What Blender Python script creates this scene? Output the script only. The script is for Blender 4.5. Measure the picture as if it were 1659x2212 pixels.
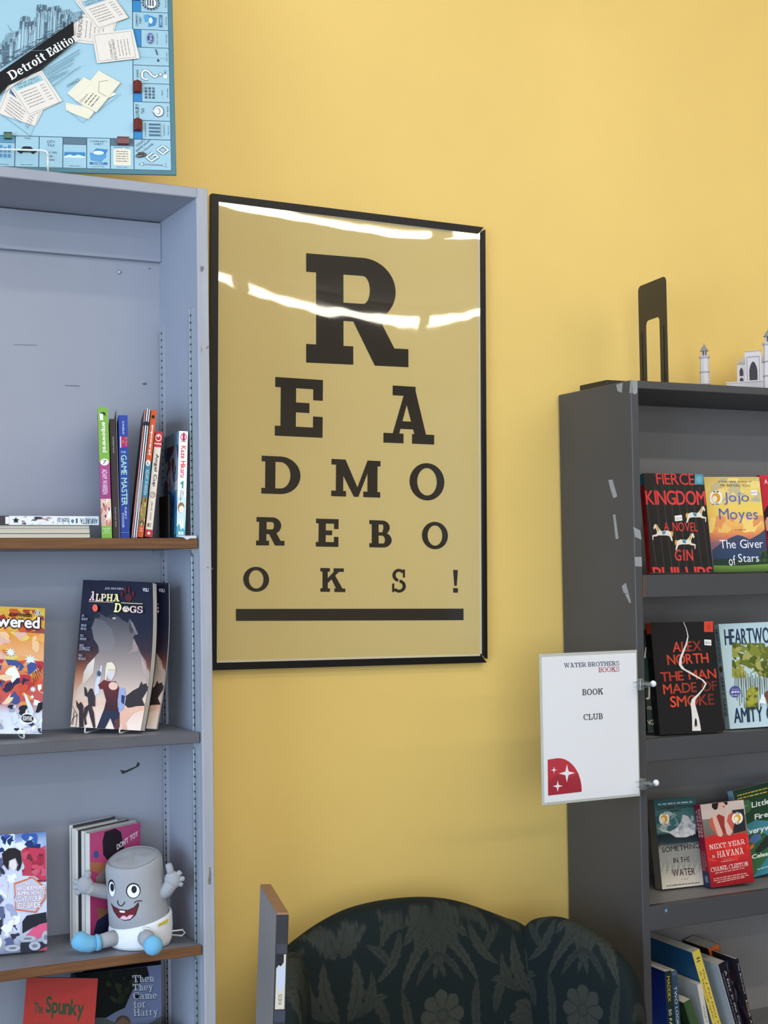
import bpy, bmesh, math, random
import numpy as np
from mathutils import Vector, Matrix
for _o in list(bpy.data.objects): bpy.data.objects.remove(_o)
SC = bpy.context.scene
COL = SC.collection
# ------------------------------------------------------------------ camera
W, H = 1659, 2212
F, YAW, PITCH, ROLL = 3203.37, .4684, .0433, -.0152
CAM = Vector((0, -2.7279, 1.62))
_cy, _sy, _cp, _sp = math.cos(YAW), math.sin(YAW), math.cos(PITCH), math.sin(PITCH)
FWD = Vector((_sy*_cp, _cy*_cp, _sp)); _r = Vector((_cy, -_sy, 0)); _u = _r.cross(FWD)
_c, _s = math.cos(ROLL), math.sin(ROLL)
RT = _c*_r + _s*_u; UP = -_s*_r + _c*_u
_cd = bpy.data.cameras.new('camera'); _co = bpy.data.objects.new('camera', _cd); COL.objects.link(_co)
_cd.sensor_fit = 'VERTICAL'; _cd.sensor_height = 36; _cd.lens = F/H*36
_m = Matrix((RT, UP, -FWD)).transposed().to_4x4(); _m.translation = CAM
_co.matrix_world = _m; SC.camera = _co
_cd.clip_start = .05
# ------------------------------------------------------------------ world, exposure
SC.view_settings.view_transform = 'Standard'; SC.view_settings.look = 'None'
SC.view_settings.gamma = 1; SC.view_settings.use_curve_mapping = False
SC.view_settings.exposure = -0.10
SC.cycles.use_denoising = True
_w = bpy.data.worlds.new('daylight'); SC.world = _w; _w.use_nodes = True
_bg = _w.node_tree.nodes['Background']; _bg.inputs[0].default_value = (.74, .84, 1.0, 1); _bg.inputs[1].default_value = 0.38
TUBE_STRENGTH = 21.0
# tall shop windows on the street side, out of view to the left
for _n, _loc, _rot, _sx, _sy_, _p, _col in (('street_window_daylight', (-3.9, -3.6, 1.75), (0, math.radians(-90), 0), 2.3, 5.0, 330, (.56, .75, 1.0)), ('shopfront_daylight', (-1.9, -8.9, 1.7), (math.radians(90), 0, 0), 4.0, 2.4, 220, (.88, .94, 1.0))):
    _l = bpy.data.lights.new(_n, 'AREA'); _l.shape = 'RECTANGLE'; _l.size = _sx; _l.size_y = _sy_; _l.energy = _p; _l.color = _col
    _lo = bpy.data.objects.new(_n, _l); COL.objects.link(_lo); _lo.location = _loc; _lo.rotation_euler = _rot

# ------------------------------------------------------------------ helpers
def lin(c):
    return tuple(((v/255)/12.92 if v/255 <= .04045 else ((v/255+.055)/1.055)**2.4) for v in c[:3])
def ray(x, y): return FWD + RT*((x-W/2)/F) - UP*((y-H/2)/F)
def aY(x, y, Y):
    d = ray(x, y); return CAM + d*((Y-CAM.y)/d.y)
def aZ(x, y, Z):
    d = ray(x, y); return CAM + d*((Z-CAM.z)/d.z)
def aP(x, y, P, n):
    d = ray(x, y); return CAM + d*((P-CAM).dot(n)/d.dot(n))
MATS = {}
def mat(name, col, rough=.6, spec=.4, metal=0, var=0., scale=6., bump=0., bscale=60., chip=None, chip_amt=.0, coat=0, stretch=(1, 1, 1)):
    if name in MATS: return MATS[name]
    m = bpy.data.materials.new(name); m.use_nodes = True; nt = m.node_tree; b = nt.nodes['Principled BSDF']
    c = lin(col); b.inputs['Base Color'].default_value = (*c, 1); b.inputs['Roughness'].default_value = rough
    b.inputs['Specular IOR Level'].default_value = spec; b.inputs['Metallic'].default_value = metal
    if coat: b.inputs['Coat Weight'].default_value = coat; b.inputs['Coat Roughness'].default_value = .08
    tc = nt.nodes.new('ShaderNodeTexCoord'); mp = nt.nodes.new('ShaderNodeMapping'); mp.inputs['Scale'].default_value = stretch
    nt.links.new(tc.outputs['Object'], mp.inputs[0])
    last = None
    if var:
        n = nt.nodes.new('ShaderNodeTexNoise'); n.inputs['Scale'].default_value = scale; n.inputs['Detail'].default_value = 5
        nt.links.new(mp.outputs[0], n.inputs['Vector'])
        r = nt.nodes.new('ShaderNodeValToRGB')
        r.color_ramp.elements[0].position = .3; r.color_ramp.elements[0].color = (*[v*(1-var) for v in c], 1)
        r.color_ramp.elements[1].position = .7; r.color_ramp.elements[1].color = (*[min(1, v*(1+var)) for v in c], 1)
        nt.links.new(n.outputs[0], r.inputs[0]); last = r.outputs[0]
    if chip:
        n = nt.nodes.new('ShaderNodeTexNoise'); n.inputs['Scale'].default_value = 34; n.inputs['Detail'].default_value = 3
        m2 = nt.nodes.new('ShaderNodeMapping'); m2.inputs['Scale'].default_value = (1.6, 1.6, .5); nt.links.new(tc.outputs['Object'], m2.inputs[0])
        nt.links.new(m2.outputs[0], n.inputs['Vector'])
        r = nt.nodes.new('ShaderNodeValToRGB'); r.color_ramp.elements[0].position = chip_amt; r.color_ramp.elements[1].position = chip_amt+.012
        nt.links.new(n.outputs[0], r.inputs[0])
        mx = nt.nodes.new('ShaderNodeMix'); mx.data_type = 'RGBA'
        nt.links.new(r.outputs[0], mx.inputs[0])
        if last: nt.links.new(last, mx.inputs[6])
        else: mx.inputs[6].default_value = (*c, 1)
        mx.inputs[7].default_value = (*lin(chip), 1); last = mx.outputs[2]
    if last: nt.links.new(last, b.inputs['Base Color'])
    if bump:
        n = nt.nodes.new('ShaderNodeTexNoise'); n.inputs['Scale'].default_value = bscale; n.inputs['Detail'].default_value = 6
        nt.links.new(mp.outputs[0], n.inputs['Vector'])
        bp = nt.nodes.new('ShaderNodeBump'); bp.inputs['Strength'].default_value = bump; bp.inputs['Distance'].default_value = .002
        nt.links.new(n.outputs[0], bp.inputs['Height']); nt.links.new(bp.outputs[0], b.inputs['Normal'])
    MATS[name] = m; return m
def print_mat(name, rough, spec, grain=.0, sheen=0):
    m = bpy.data.materials.new(name); m.use_nodes = True; nt = m.node_tree; b = nt.nodes['Principled BSDF']
    a = nt.nodes.new('ShaderNodeAttribute'); a.attribute_name = 'Col'
    b.inputs['Roughness'].default_value = rough; b.inputs['Specular IOR Level'].default_value = spec
    out = a.outputs['Color']
    if grain:
        n = nt.nodes.new('ShaderNodeTexNoise'); n.inputs['Scale'].default_value = 300; n.inputs['Detail'].default_value = 2
        tc = nt.nodes.new('ShaderNodeTexCoord'); nt.links.new(tc.outputs['Object'], n.inputs['Vector'])
        bp = nt.nodes.new('ShaderNodeBump'); bp.inputs['Strength'].default_value = grain; bp.inputs['Distance'].default_value = .001
        nt.links.new(n.outputs[0], bp.inputs['Height']); nt.links.new(bp.outputs[0], b.inputs['Normal'])
    if sheen: b.inputs['Sheen Weight'].default_value = sheen
    nt.links.new(out, b.inputs['Base Color']); MATS[name] = m; return m
PRINT = print_mat('printed_ink', .45, .13); MATTE = print_mat('matte_paint', .7, .25); CLOTH = print_mat('cloth', .95, .1, .35, .15)
FABRIC = print_mat('woven_damask', .8, .25, .3)
def clear_mat(name, tint=(1, 1, 1), amt=1.0, rough=.03, ior=1.5, bump=0):
    m = bpy.data.materials.new(name); m.use_nodes = True; nt = m.node_tree; nt.nodes.remove(nt.nodes['Principled BSDF'])
    o = nt.nodes['Material Output']; t = nt.nodes.new('ShaderNodeBsdfTransparent'); t.inputs[0].default_value = (*tint, 1)
    g = nt.nodes.new('ShaderNodeBsdfGlossy'); g.inputs['Roughness'].default_value = rough
    lw = nt.nodes.new('ShaderNodeLayerWeight'); lw.inputs['Blend'].default_value = .5
    pw = nt.nodes.new('ShaderNodeMath'); pw.operation = 'POWER'; pw.inputs[1].default_value = 5; nt.links.new(lw.outputs['Facing'], pw.inputs[0])
    f = nt.nodes.new('ShaderNodeMath'); f.operation = 'MULTIPLY_ADD'; f0 = ((ior-1)/(ior+1))**2; f.inputs[1].default_value = 1-f0; f.inputs[2].default_value = f0; nt.links.new(pw.outputs[0], f.inputs[0])
    mu = nt.nodes.new('ShaderNodeMath'); mu.operation = 'MULTIPLY'; mu.inputs[1].default_value = amt; mu.use_clamp = True
    mx = nt.nodes.new('ShaderNodeMixShader'); nt.links.new(f.outputs[0], mu.inputs[0]); nt.links.new(mu.outputs[0], mx.inputs[0])
    nt.links.new(t.outputs[0], mx.inputs[1]); nt.links.new(g.outputs[0], mx.inputs[2]); nt.links.new(mx.outputs[0], o.inputs[0])
    if bump:
        n = nt.nodes.new('ShaderNodeTexNoise'); n.inputs['Scale'].default_value = 7; n.inputs['Detail'].default_value = 1.5
        tc = nt.nodes.new('ShaderNodeTexCoord'); nt.links.new(tc.outputs['Object'], n.inputs['Vector'])
        bp = nt.nodes.new('ShaderNodeBump'); bp.inputs['Strength'].default_value = bump; bp.inputs['Distance'].default_value = .004
        nt.links.new(n.outputs[0], bp.inputs['Height']); nt.links.new(bp.outputs[0], g.inputs['Normal'])
    MATS[name] = m; return m
def emit_mat(name, col, s):
    m = bpy.data.materials.new(name); m.use_nodes = True; nt = m.node_tree; nt.nodes.remove(nt.nodes['Principled BSDF'])
    e = nt.nodes.new('ShaderNodeEmission'); e.inputs[0].default_value = (*col, 1); e.inputs[1].default_value = s
    nt.links.new(e.outputs[0], nt.nodes['Material Output'].inputs[0]); return m

class MB:
    """collects geometry with a colour per face corner; build() links ONE mesh object"""
    def __init__(s): s.v = []; s.f = []; s.c = []
    def add(s, vs, fs, col):
        b = len(s.v); s.v += [tuple(p) for p in vs]
        for f in fs:
            s.f.append([i+b for i in f]); s.c.append([col]*len(f) if not isinstance(col, list) else [col[i] for i in f])
        return s
    def box(s, x0, y0, z0, x1, y1, z1, col=(200, 200, 200), M=None):
        vs = [Vector(p) for p in ((x0,y0,z0),(x1,y0,z0),(x1,y1,z0),(x0,y1,z0),(x0,y0,z1),(x1,y0,z1),(x1,y1,z1),(x0,y1,z1))]
        if M: vs = [M @ p for p in vs]
        return s.add(vs, [(0,3,2,1),(4,5,6,7),(0,1,5,4),(1,2,6,5),(2,3,7,6),(3,0,4,7)], col)
    def rbox(s, x0, y0, z0, x1, y1, z1, r=.003, col=(200, 200, 200), seg=2):
        bm = bmesh.new(); bmesh.ops.create_cube(bm, size=1)
        for v in bm.verts: v.co = Vector(((x0+x1)/2+v.co.x*(x1-x0), (y0+y1)/2+v.co.y*(y1-y0), (z0+z1)/2+v.co.z*(z1-z0)))
        bmesh.ops.bevel(bm, geom=bm.edges[:], offset=r, segments=seg, affect='EDGES', profile=.5)
        bm.verts.ensure_lookup_table(); bm.verts.index_update()
        s.add([v.co for v in bm.verts], [[v.index for v in f.verts] for f in bm.faces], col); bm.free(); return s
    def tube(s, pts, r, col=(200, 200, 200), n=8, caps=True):
        pts = [Vector(p) for p in pts]; rs = r if isinstance(r, (list, tuple)) else [r]*len(pts)
        rings = []; prev = None
        for i, p in enumerate(pts):
            t = (pts[min(i+1, len(pts)-1)]-pts[max(i-1, 0)]).normalized()
            a = prev if prev else (Vector((0, 0, 1)) if abs(t.z) < .9 else Vector((1, 0, 0)))
            a = (a - t*a.dot(t)).normalized(); prev = a; b = t.cross(a)
            rings.append([p + (a*math.cos(2*math.pi*k/n) + b*math.sin(2*math.pi*k/n))*rs[i] for k in range(n)])
        vs = [q for g in rings for q in g]
        fs = [(i*n+k, i*n+(k+1) % n, (i+1)*n+(k+1) % n, (i+1)*n+k) for i in range(len(pts)-1) for k in range(n)]
        if caps: fs += [tuple(range(n))[::-1], tuple(range((len(pts)-1)*n, len(pts)*n))]
        return s.add(vs, fs, col)
    def lathe(s, prof, col=(200, 200, 200), n=24, o=(0, 0, 0), M=None, sx=1, sy=1):
        vs = [Vector((o[0]+r*sx*math.cos(2*math.pi*k/n), o[1]+r*sy*math.sin(2*math.pi*k/n), o[2]+z)) for r, z in prof for k in range(n)]
        if M: vs = [M @ p for p in vs]
        m = len(prof)
        fs = [(i*n+k, i*n+(k+1) % n, (i+1)*n+(k+1) % n, (i+1)*n+k) for i in range(m-1) for k in range(n)]
        fs += [tuple(range(n))[::-1], tuple(range((m-1)*n, m*n))]
        return s.add(vs, fs, col)
    def ball(s, c, r, col=(200, 200, 200), n=16, M=None):
        rx, ry, rz = r if isinstance(r, (tuple, list)) else (r, r, r)
        prof = [(math.sin(math.pi*i/(n//2)), -math.cos(math.pi*i/(n//2))) for i in range(n//2+1)]
        prof[0] = (.02, -1); prof[-1] = (.02, 1)
        vs = [Vector((p*rx*math.cos(2*math.pi*k/n), p*ry*math.sin(2*math.pi*k/n), z*rz)) for p, z in prof for k in range(n)]
        vs = [(M @ q if M else q) + Vector(c) for q in vs]
        m = len(prof)
        fs = [(i*n+k, i*n+(k+1) % n, (i+1)*n+(k+1) % n, (i+1)*n+k) for i in range(m-1) for k in range(n)]
        fs += [tuple(range(n))[::-1], tuple(range((m-1)*n, m*n))]
        return s.add(vs, fs, col)
    def prism(s, pts, y0, y1, col=(200, 200, 200), M=None):
        """outline in x,z extruded along y"""
        n = len(pts); vs = [Vector((x, y0, z)) for x, z in pts] + [Vector((x, y1, z)) for x, z in pts]
        if M: vs = [M @ p for p in vs]
        return s.add(vs, [tuple(range(n)), tuple(range(n, 2*n))[::-1]] + [(i, i+n, (i+1) % n+n, (i+1) % n) for i in range(n)], col)
    def build(s, name, material, parent=None, smooth=False, weld=False, M=None):
        me = bpy.data.meshes.new(name)
        vs = [M @ Vector(p) for p in s.v] if M else s.v
        me.from_pydata([tuple(p) for p in vs], [], s.f)
        at = me.color_attributes.new('Col', 'FLOAT_COLOR', 'CORNER')
        cache = {}; flat = []
        for f in s.c:
            for c in f:
                if c not in cache: cache[c] = (*lin(c), 1.)
                flat += cache[c]
        at.data.foreach_set('color', flat)
        if material: me.materials.append(material)
        if smooth:
            me.polygons.foreach_set('use_smooth', [True]*len(me.polygons))
        o = bpy.data.objects.new(name, me); COL.objects.link(o)
        if parent: o.parent = parent
        if smooth == 'auto':
            me.set_sharp_from_angle(angle=math.radians(40))
        return o
def tag(o, label, cat, group=None, kind=None):
    o['label'] = label
    if cat: o['category'] = cat
    if group: o['group'] = group
    if kind: o['kind'] = kind
    return o
def empty(name, loc=(0, 0, 0), M=None):
    o = bpy.data.objects.new(name, None); COL.objects.link(o); o.empty_display_size = .05
    if M: o.matrix_world = M
    else: o.location = loc
    return o

# ------------------------------------------------------------------ lettering: built-in sans glyphs and an own slab serif
CHARS = "ABCDEFGHIJKLMNOPQRSTUVWXYZabcdefghijklmnopqrstuvwxyz0123456789'.:!?$&,-#/%"
SANS = {}
def _load_sans():
    tmp = {}
    for ch in CHARS:
        cu = bpy.data.curves.new('g', 'FONT'); cu.body = ch; cu.resolution_u = 3; cu.fill_mode = 'FRONT'; cu.offset = 0
        o = bpy.data.objects.new('g', cu); COL.objects.link(o); tmp[ch] = o
    bpy.context.view_layer.update(); dg = bpy.context.evaluated_depsgraph_get()
    for ch, o in tmp.items():
        me = o.evaluated_get(dg).to_mesh()
        vs = [(v.co.x, v.co.y) for v in me.vertices]; fs = [tuple(p.vertices) for p in me.polygons]
        x0 = min(v[0] for v in vs); SANS[ch] = ([(x-x0, y) for x, y in vs], fs, max(v[0] for v in vs)-x0)
        o.evaluated_get(dg).to_mesh_clear()
    for o in tmp.values():
        cu = o.data; bpy.data.objects.remove(o); bpy.data.curves.remove(cu)
_load_sans()
def _R(a, b, c, d): return [(a, b), (c, b), (c, d), (a, d)]
def _ring(cx, cy, RX, RY, rx, ry, a0, a1, n=20):
    out = []
    for i in range(n):
        t0 = math.radians(a0+(a1-a0)*i/n); t1 = math.radians(a0+(a1-a0)*(i+1)/n)
        out.append([(cx+RX*math.cos(t0), cy+RY*math.sin(t0)), (cx+RX*math.cos(t1), cy+RY*math.sin(t1)),
                    (cx+rx*math.cos(t1), cy+ry*math.sin(t1)), (cx+rx*math.cos(t0), cy+ry*math.sin(t0))])
    return out
def slab(ch, v=.22, h=.15, o=.09):
    R = _R; st = R(o, 0, o+v, 1); e = o+v; x = .70
    if ch == 'A': return [[(.13, 0), (.13+v*.62, 0), (.50+v*.2, .95), (.46, 1), (.42, .9)], [(.36, 1), (.40+v, 1), (.90, 0), (.90-v*1.05, 0)], R(.25, .25, .74, .25+h*.8), R(0, 0, .40, h), R(.57, 0, 1.02, h), R(.18, 1-h, .64, 1)]
    if ch == 'B': return [st, R(0, 0, .5, h), R(0, 1-h, .48, 1), R(e-.02, .5-h*.42, .5, .5+h*.42)] + _ring(.48, .74, .27, .26, .27-v*.95, .26-h, -90, 90) + _ring(.5, .28, .32, .28, .32-v, .28-h, -90, 90)
    if ch == 'C': return _ring(.5, .5, .5, .51, .5-v, .51-h*.9, 48, 312, 28) + [R(.80, .62, .92, .98)]
    if ch == 'D': return [st, R(0, 0, .47, h), R(0, 1-h, .47, 1)] + _ring(.46, .5, .50, .5, .5-v, .5-h, -90, 90)
    if ch == 'E': return [st, R(0, 0, .78, h), R(0, 1-h, .78, 1), R(e-.02, .5-h*.5, .56, .5+h*.5), R(.62, 1-.36, .78, 1), R(.62, 0, .78, .36)]
    if ch == 'F': return [st, R(0, 0, .5, h), R(0, 1-h, .76, 1), R(e-.02, .5-h*.5, .55, .5+h*.5), R(.62, .64, .76, 1)]
    if ch == 'G': return _ring(.5, .5, .5, .51, .5-v, .51-h*.9, 48, 320, 28) + [R(.80, .64, .92, .98), R(.56, .36, 1, .36+h), R(.74, .06, .94, .42)]
    if ch == 'H': return [st, R(.68, 0, .68+v, 1), R(e, .5-h/2, .7, .5+h/2)] + [R(a, b, a+v+2*o, b+h) for a in (0, .68-o) for b in (0, 1-h)]
    if ch == 'I': return [st, R(0, 0, v+2*o, h), R(0, 1-h, v+2*o, 1)]
    if ch == 'K': return [st, R(0, 0, e+o, h), R(0, 1-h, e+o, 1), [(e-.02, .34), (.86, .94), (.64, .94), (e-.02, .56)], [(.42, .62), (.60, .72), (.98, .05), (.70, .05)], R(.55, 1-h, .98, 1), R(.58, 0, 1.04, h)]
    if ch == 'L': return [st, R(0, 0, .78, h), R(.64, 0, .78, .4), R(0, 1-h, e+o, 1)]
    if ch == 'M': return [R(.11, 0, .11+v*.72, 1), R(.88, 0, .88+v, 1), [(.08, 1), (.34, 1), (.66, .2), (.55, 0)], [(.55, 0), (.66, 0), (1.0, 1), (.88, 1)], R(0, 0, .36, h), R(.78, 0, 1.2, h), R(0, 1-h, .3, 1), R(.9, 1-h, 1.2, 1)]
    if ch == 'N': return [R(.12, 0, .12+v*.7, 1), R(.74, 0, .74+v*.7, 1), [(.06, 1), (.30, 1), (.9, 0), (.70, 0)], R(0, 0, .38, h), R(0, 1-h, .26, 1), R(.62, 1-h, 1.0, 1)]
    if ch == 'O': return _ring(.5, .5, .5, .51, .5-v, .51-h*.9, 0, 360, 40)
    if ch in 'PR':
        q = [st, R(0, 0, e+o, h), R(0, 1-h, .52, 1), R(e-.02, .40, .52, .40+h)] + _ring(.52, .70, .31, .30, .31-v*.98, .30-h, -90, 90)
        return q + ([[(.40, .46), (.40+v*1.05, .46), (.88, .05), (.80, 0), (.63, 0)], R(.66, 0, .95, h)] if ch == 'R' else [])
    if ch == 'S': return _ring(.4, .73, .37, .28, .37-v*.85, .28-h*.85, 35, 262) + _ring(.4, .27, .39, .28, .39-v*.85, .28-h*.85, -145, 84) + [R(.62, .64, .74, .99), R(.02, .01, .14, .38)]
    if ch == 'T': return [R(.34, 0, .34+v, 1), R(0, 1-h, .9, 1), R(0, .64, .13, 1), R(.77, .64, .9, 1), R(.2, 0, .7, h)]
    if ch == 'U': return [R(.10, .33, .10+v, 1), R(.72, .33, .72+v*.7, 1), R(0, 1-h, .42, 1), R(.6, 1-h, 1.0, 1)] + _ring(.485, .35, .385, .35, .385-v*.9, .35-h, 180, 360)
    if ch == 'V': return [[(.08, 1), (.08+v, 1), (.56, .16), (.52, 0), (.42, 0)], [(.8, 1), (.92, 1), (.58, 0), (.44, 0)], R(0, 1-h, .40, 1), R(.64, 1-h, 1.02, 1)]
    if ch == 'W': return [[(.06, 1), (.06+v*.9, 1), (.46, .1), (.42, 0), (.32, 0)], [(.6, 1), (.7, 1), (.46, 0), (.34, 0)], [(.58, 1), (.58+v*.9, 1), (.98, .1), (.94, 0), (.84, 0)], [(1.16, 1), (1.26, 1), (.98, 0), (.86, 0)], R(0, 1-h, .36, 1), R(1.04, 1-h, 1.36, 1), R(.5, 1-h, .8, 1)]
    if ch == 'X': return [[(.06, 1), (.08+v, 1), (.94, 0), (.92-v, 0)], [(.8, 1), (.92, 1), (.2, 0), (.08, 0)], R(0, 0, .36, h), R(.6, 0, 1, h), R(0, 1-h, .38, 1), R(.62, 1-h, 1, 1)]
    if ch == 'Y': return [R(.38, 0, .38+v, .48), [(.06, 1), (.06+v, 1), (.58, .42), (.40, .40)], [(.82, 1), (.94, 1), (.58, .40), (.46, .42)], R(.24, 0, .74, h), R(0, 1-h, .38, 1), R(.64, 1-h, 1, 1)]
    if ch == 'Z': return [R(0, 0, .8, h), R(0, 1-h, .8, 1), [(0, h*.8), (.22, h*.8), (.8, 1-h*.8), (.58, 1-h*.8)]]
    if ch == '!': return [[(.0, 1), (.2, 1), (.15, .3), (.05, .3)], R(0, 0, .2, .2)]
    r_ = lambda cx: _ring(cx, x/2, .32, x/2+.01, .32-v*.85, x/2-h*.75, 0, 360, 28)
    if ch == 'o': return r_(.32)
    if ch == 'e': return _ring(.32, x/2, .32, x/2+.01, .32-v*.85, x/2-h*.75, 0, 320, 26) + [R(.1, x/2-h*.3, .62, x/2+h*.35)]
    if ch == 'c': return _ring(.32, x/2, .32, x/2+.01, .32-v*.85, x/2-h*.75, 45, 315, 26)
    if ch == 'd': return r_(.32) + [R(.46, 0, .46+v*.85, 1), R(.36, 1-h, .6, 1), R(.46, 0, .46+v*.85+o, h*.8)]
    if ch == 'b': return r_(.42) + [R(.1, 0, .1+v*.85, 1), R(0, 1-h, .2, 1)]
    if ch == 'a': return _ring(.27, .22, .27, .23, .27-v*.7, .23-h*.6, 0, 360, 22) + [R(.40, 0, .40+v*.85, .5), R(.4, 0, .72, h*.7)] + _ring(.3, .46, .29, x-.45, .29-v*.8, x-.45-h*.7, 0, 150, 14)
    if ch in 'nhm':
        q = [R(.09, 0, .09+v*.85, 1 if ch == 'h' else x), R(0, 0, .09+v*.85+o, h*.8), R(0, (1 if ch == 'h' else x)-h*.9, .15, 1 if ch == 'h' else x)]
        for k in range(2 if ch == 'm' else 1):
            q += _ring(.33+.4*k, .42, .25, x-.41, .25-v*.8, x-.41-h*.7, 0, 170, 14) + [R(.58+.4*k-v*.85, 0, .58+.4*k, .43), R(.58+.4*k-v*.85-o, 0, .58+.4*k+o, h*.8)]
        return q
    if ch == 'i': return [R(.09, 0, .09+v*.85, x), R(0, 0, .09+v*.85+o, h*.8), R(0, x-h*.9, .12, x)] + _ring(.09+v*.42, .9, .12, .11, .0, .0, 0, 360, 12)
    if ch == 'r': return [R(.09, 0, .09+v*.85, x), R(0, 0, .09+v*.85+o, h*.8), R(0, x-h*.9, .12, x)] + _ring(.37, .40, .26, x-.39, .26-v*.8, x-.39-h*.8, 55, 175, 12)
    if ch == 't': return [R(.14, .15, .14+v*.85, .92), R(0, x-h*.8, .48, x)] + _ring(.36, .2, .22, .21, .22-v*.8, .21-h*.7, 180, 300, 12)
    if ch == 'f': return [R(.12, 0, .12+v*.85, .8), R(0, x-h*.8, .46, x), R(0, 0, .46, h*.8)] + _ring(.35, .78, .23, .23, .23-v*.8, .23-h*.8, 60, 180, 12)
    if ch == 'y': return [[(.06, x), (.06+v*.9, x), (.46, .05), (.34, 0)], [(.56, x), (.67, x), (.34, -.28), (.2, -.28)], R(0, x-h*.8, .34, x), R(.46, x-h*.8, .76, x), R(.05, -.3, .3, -.3+h)]
    return None
def layout(s, font='sans', track=.09, v=.22, h=.15):
    """list of (verts2d, faces), and the bounding box"""
    out = []; x = 0
    for ch in s:
        if ch == ' ': x += .34; continue
        if font == 'slab':
            q = slab(ch, v, h)
            if q is None and ch in SANS: vs, fs, w = SANS[ch]; vs = [(a*1.35, b*1.35) for a, b in vs]; w *= 1.35
            else:
                vs = []; fs = []
                for p in q: b = len(vs); vs += p; fs.append(tuple(range(b, b+len(p))))
                x0 = min(a for a, b in vs); w = max(a for a, b in vs)-x0; vs = [(a-x0, b) for a, b in vs]
        else: vs, fs, w = SANS[ch]
        out.append(([(a+x, b) for a, b in vs], fs)); x += w+track*(1 if font == 'slab' else .75)
    xs = [a for vs, _ in out for a, _ in vs]; ys = [b for vs, _ in out for _, b in vs]
    return out, (min(xs), min(ys), max(xs), max(ys))

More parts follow.
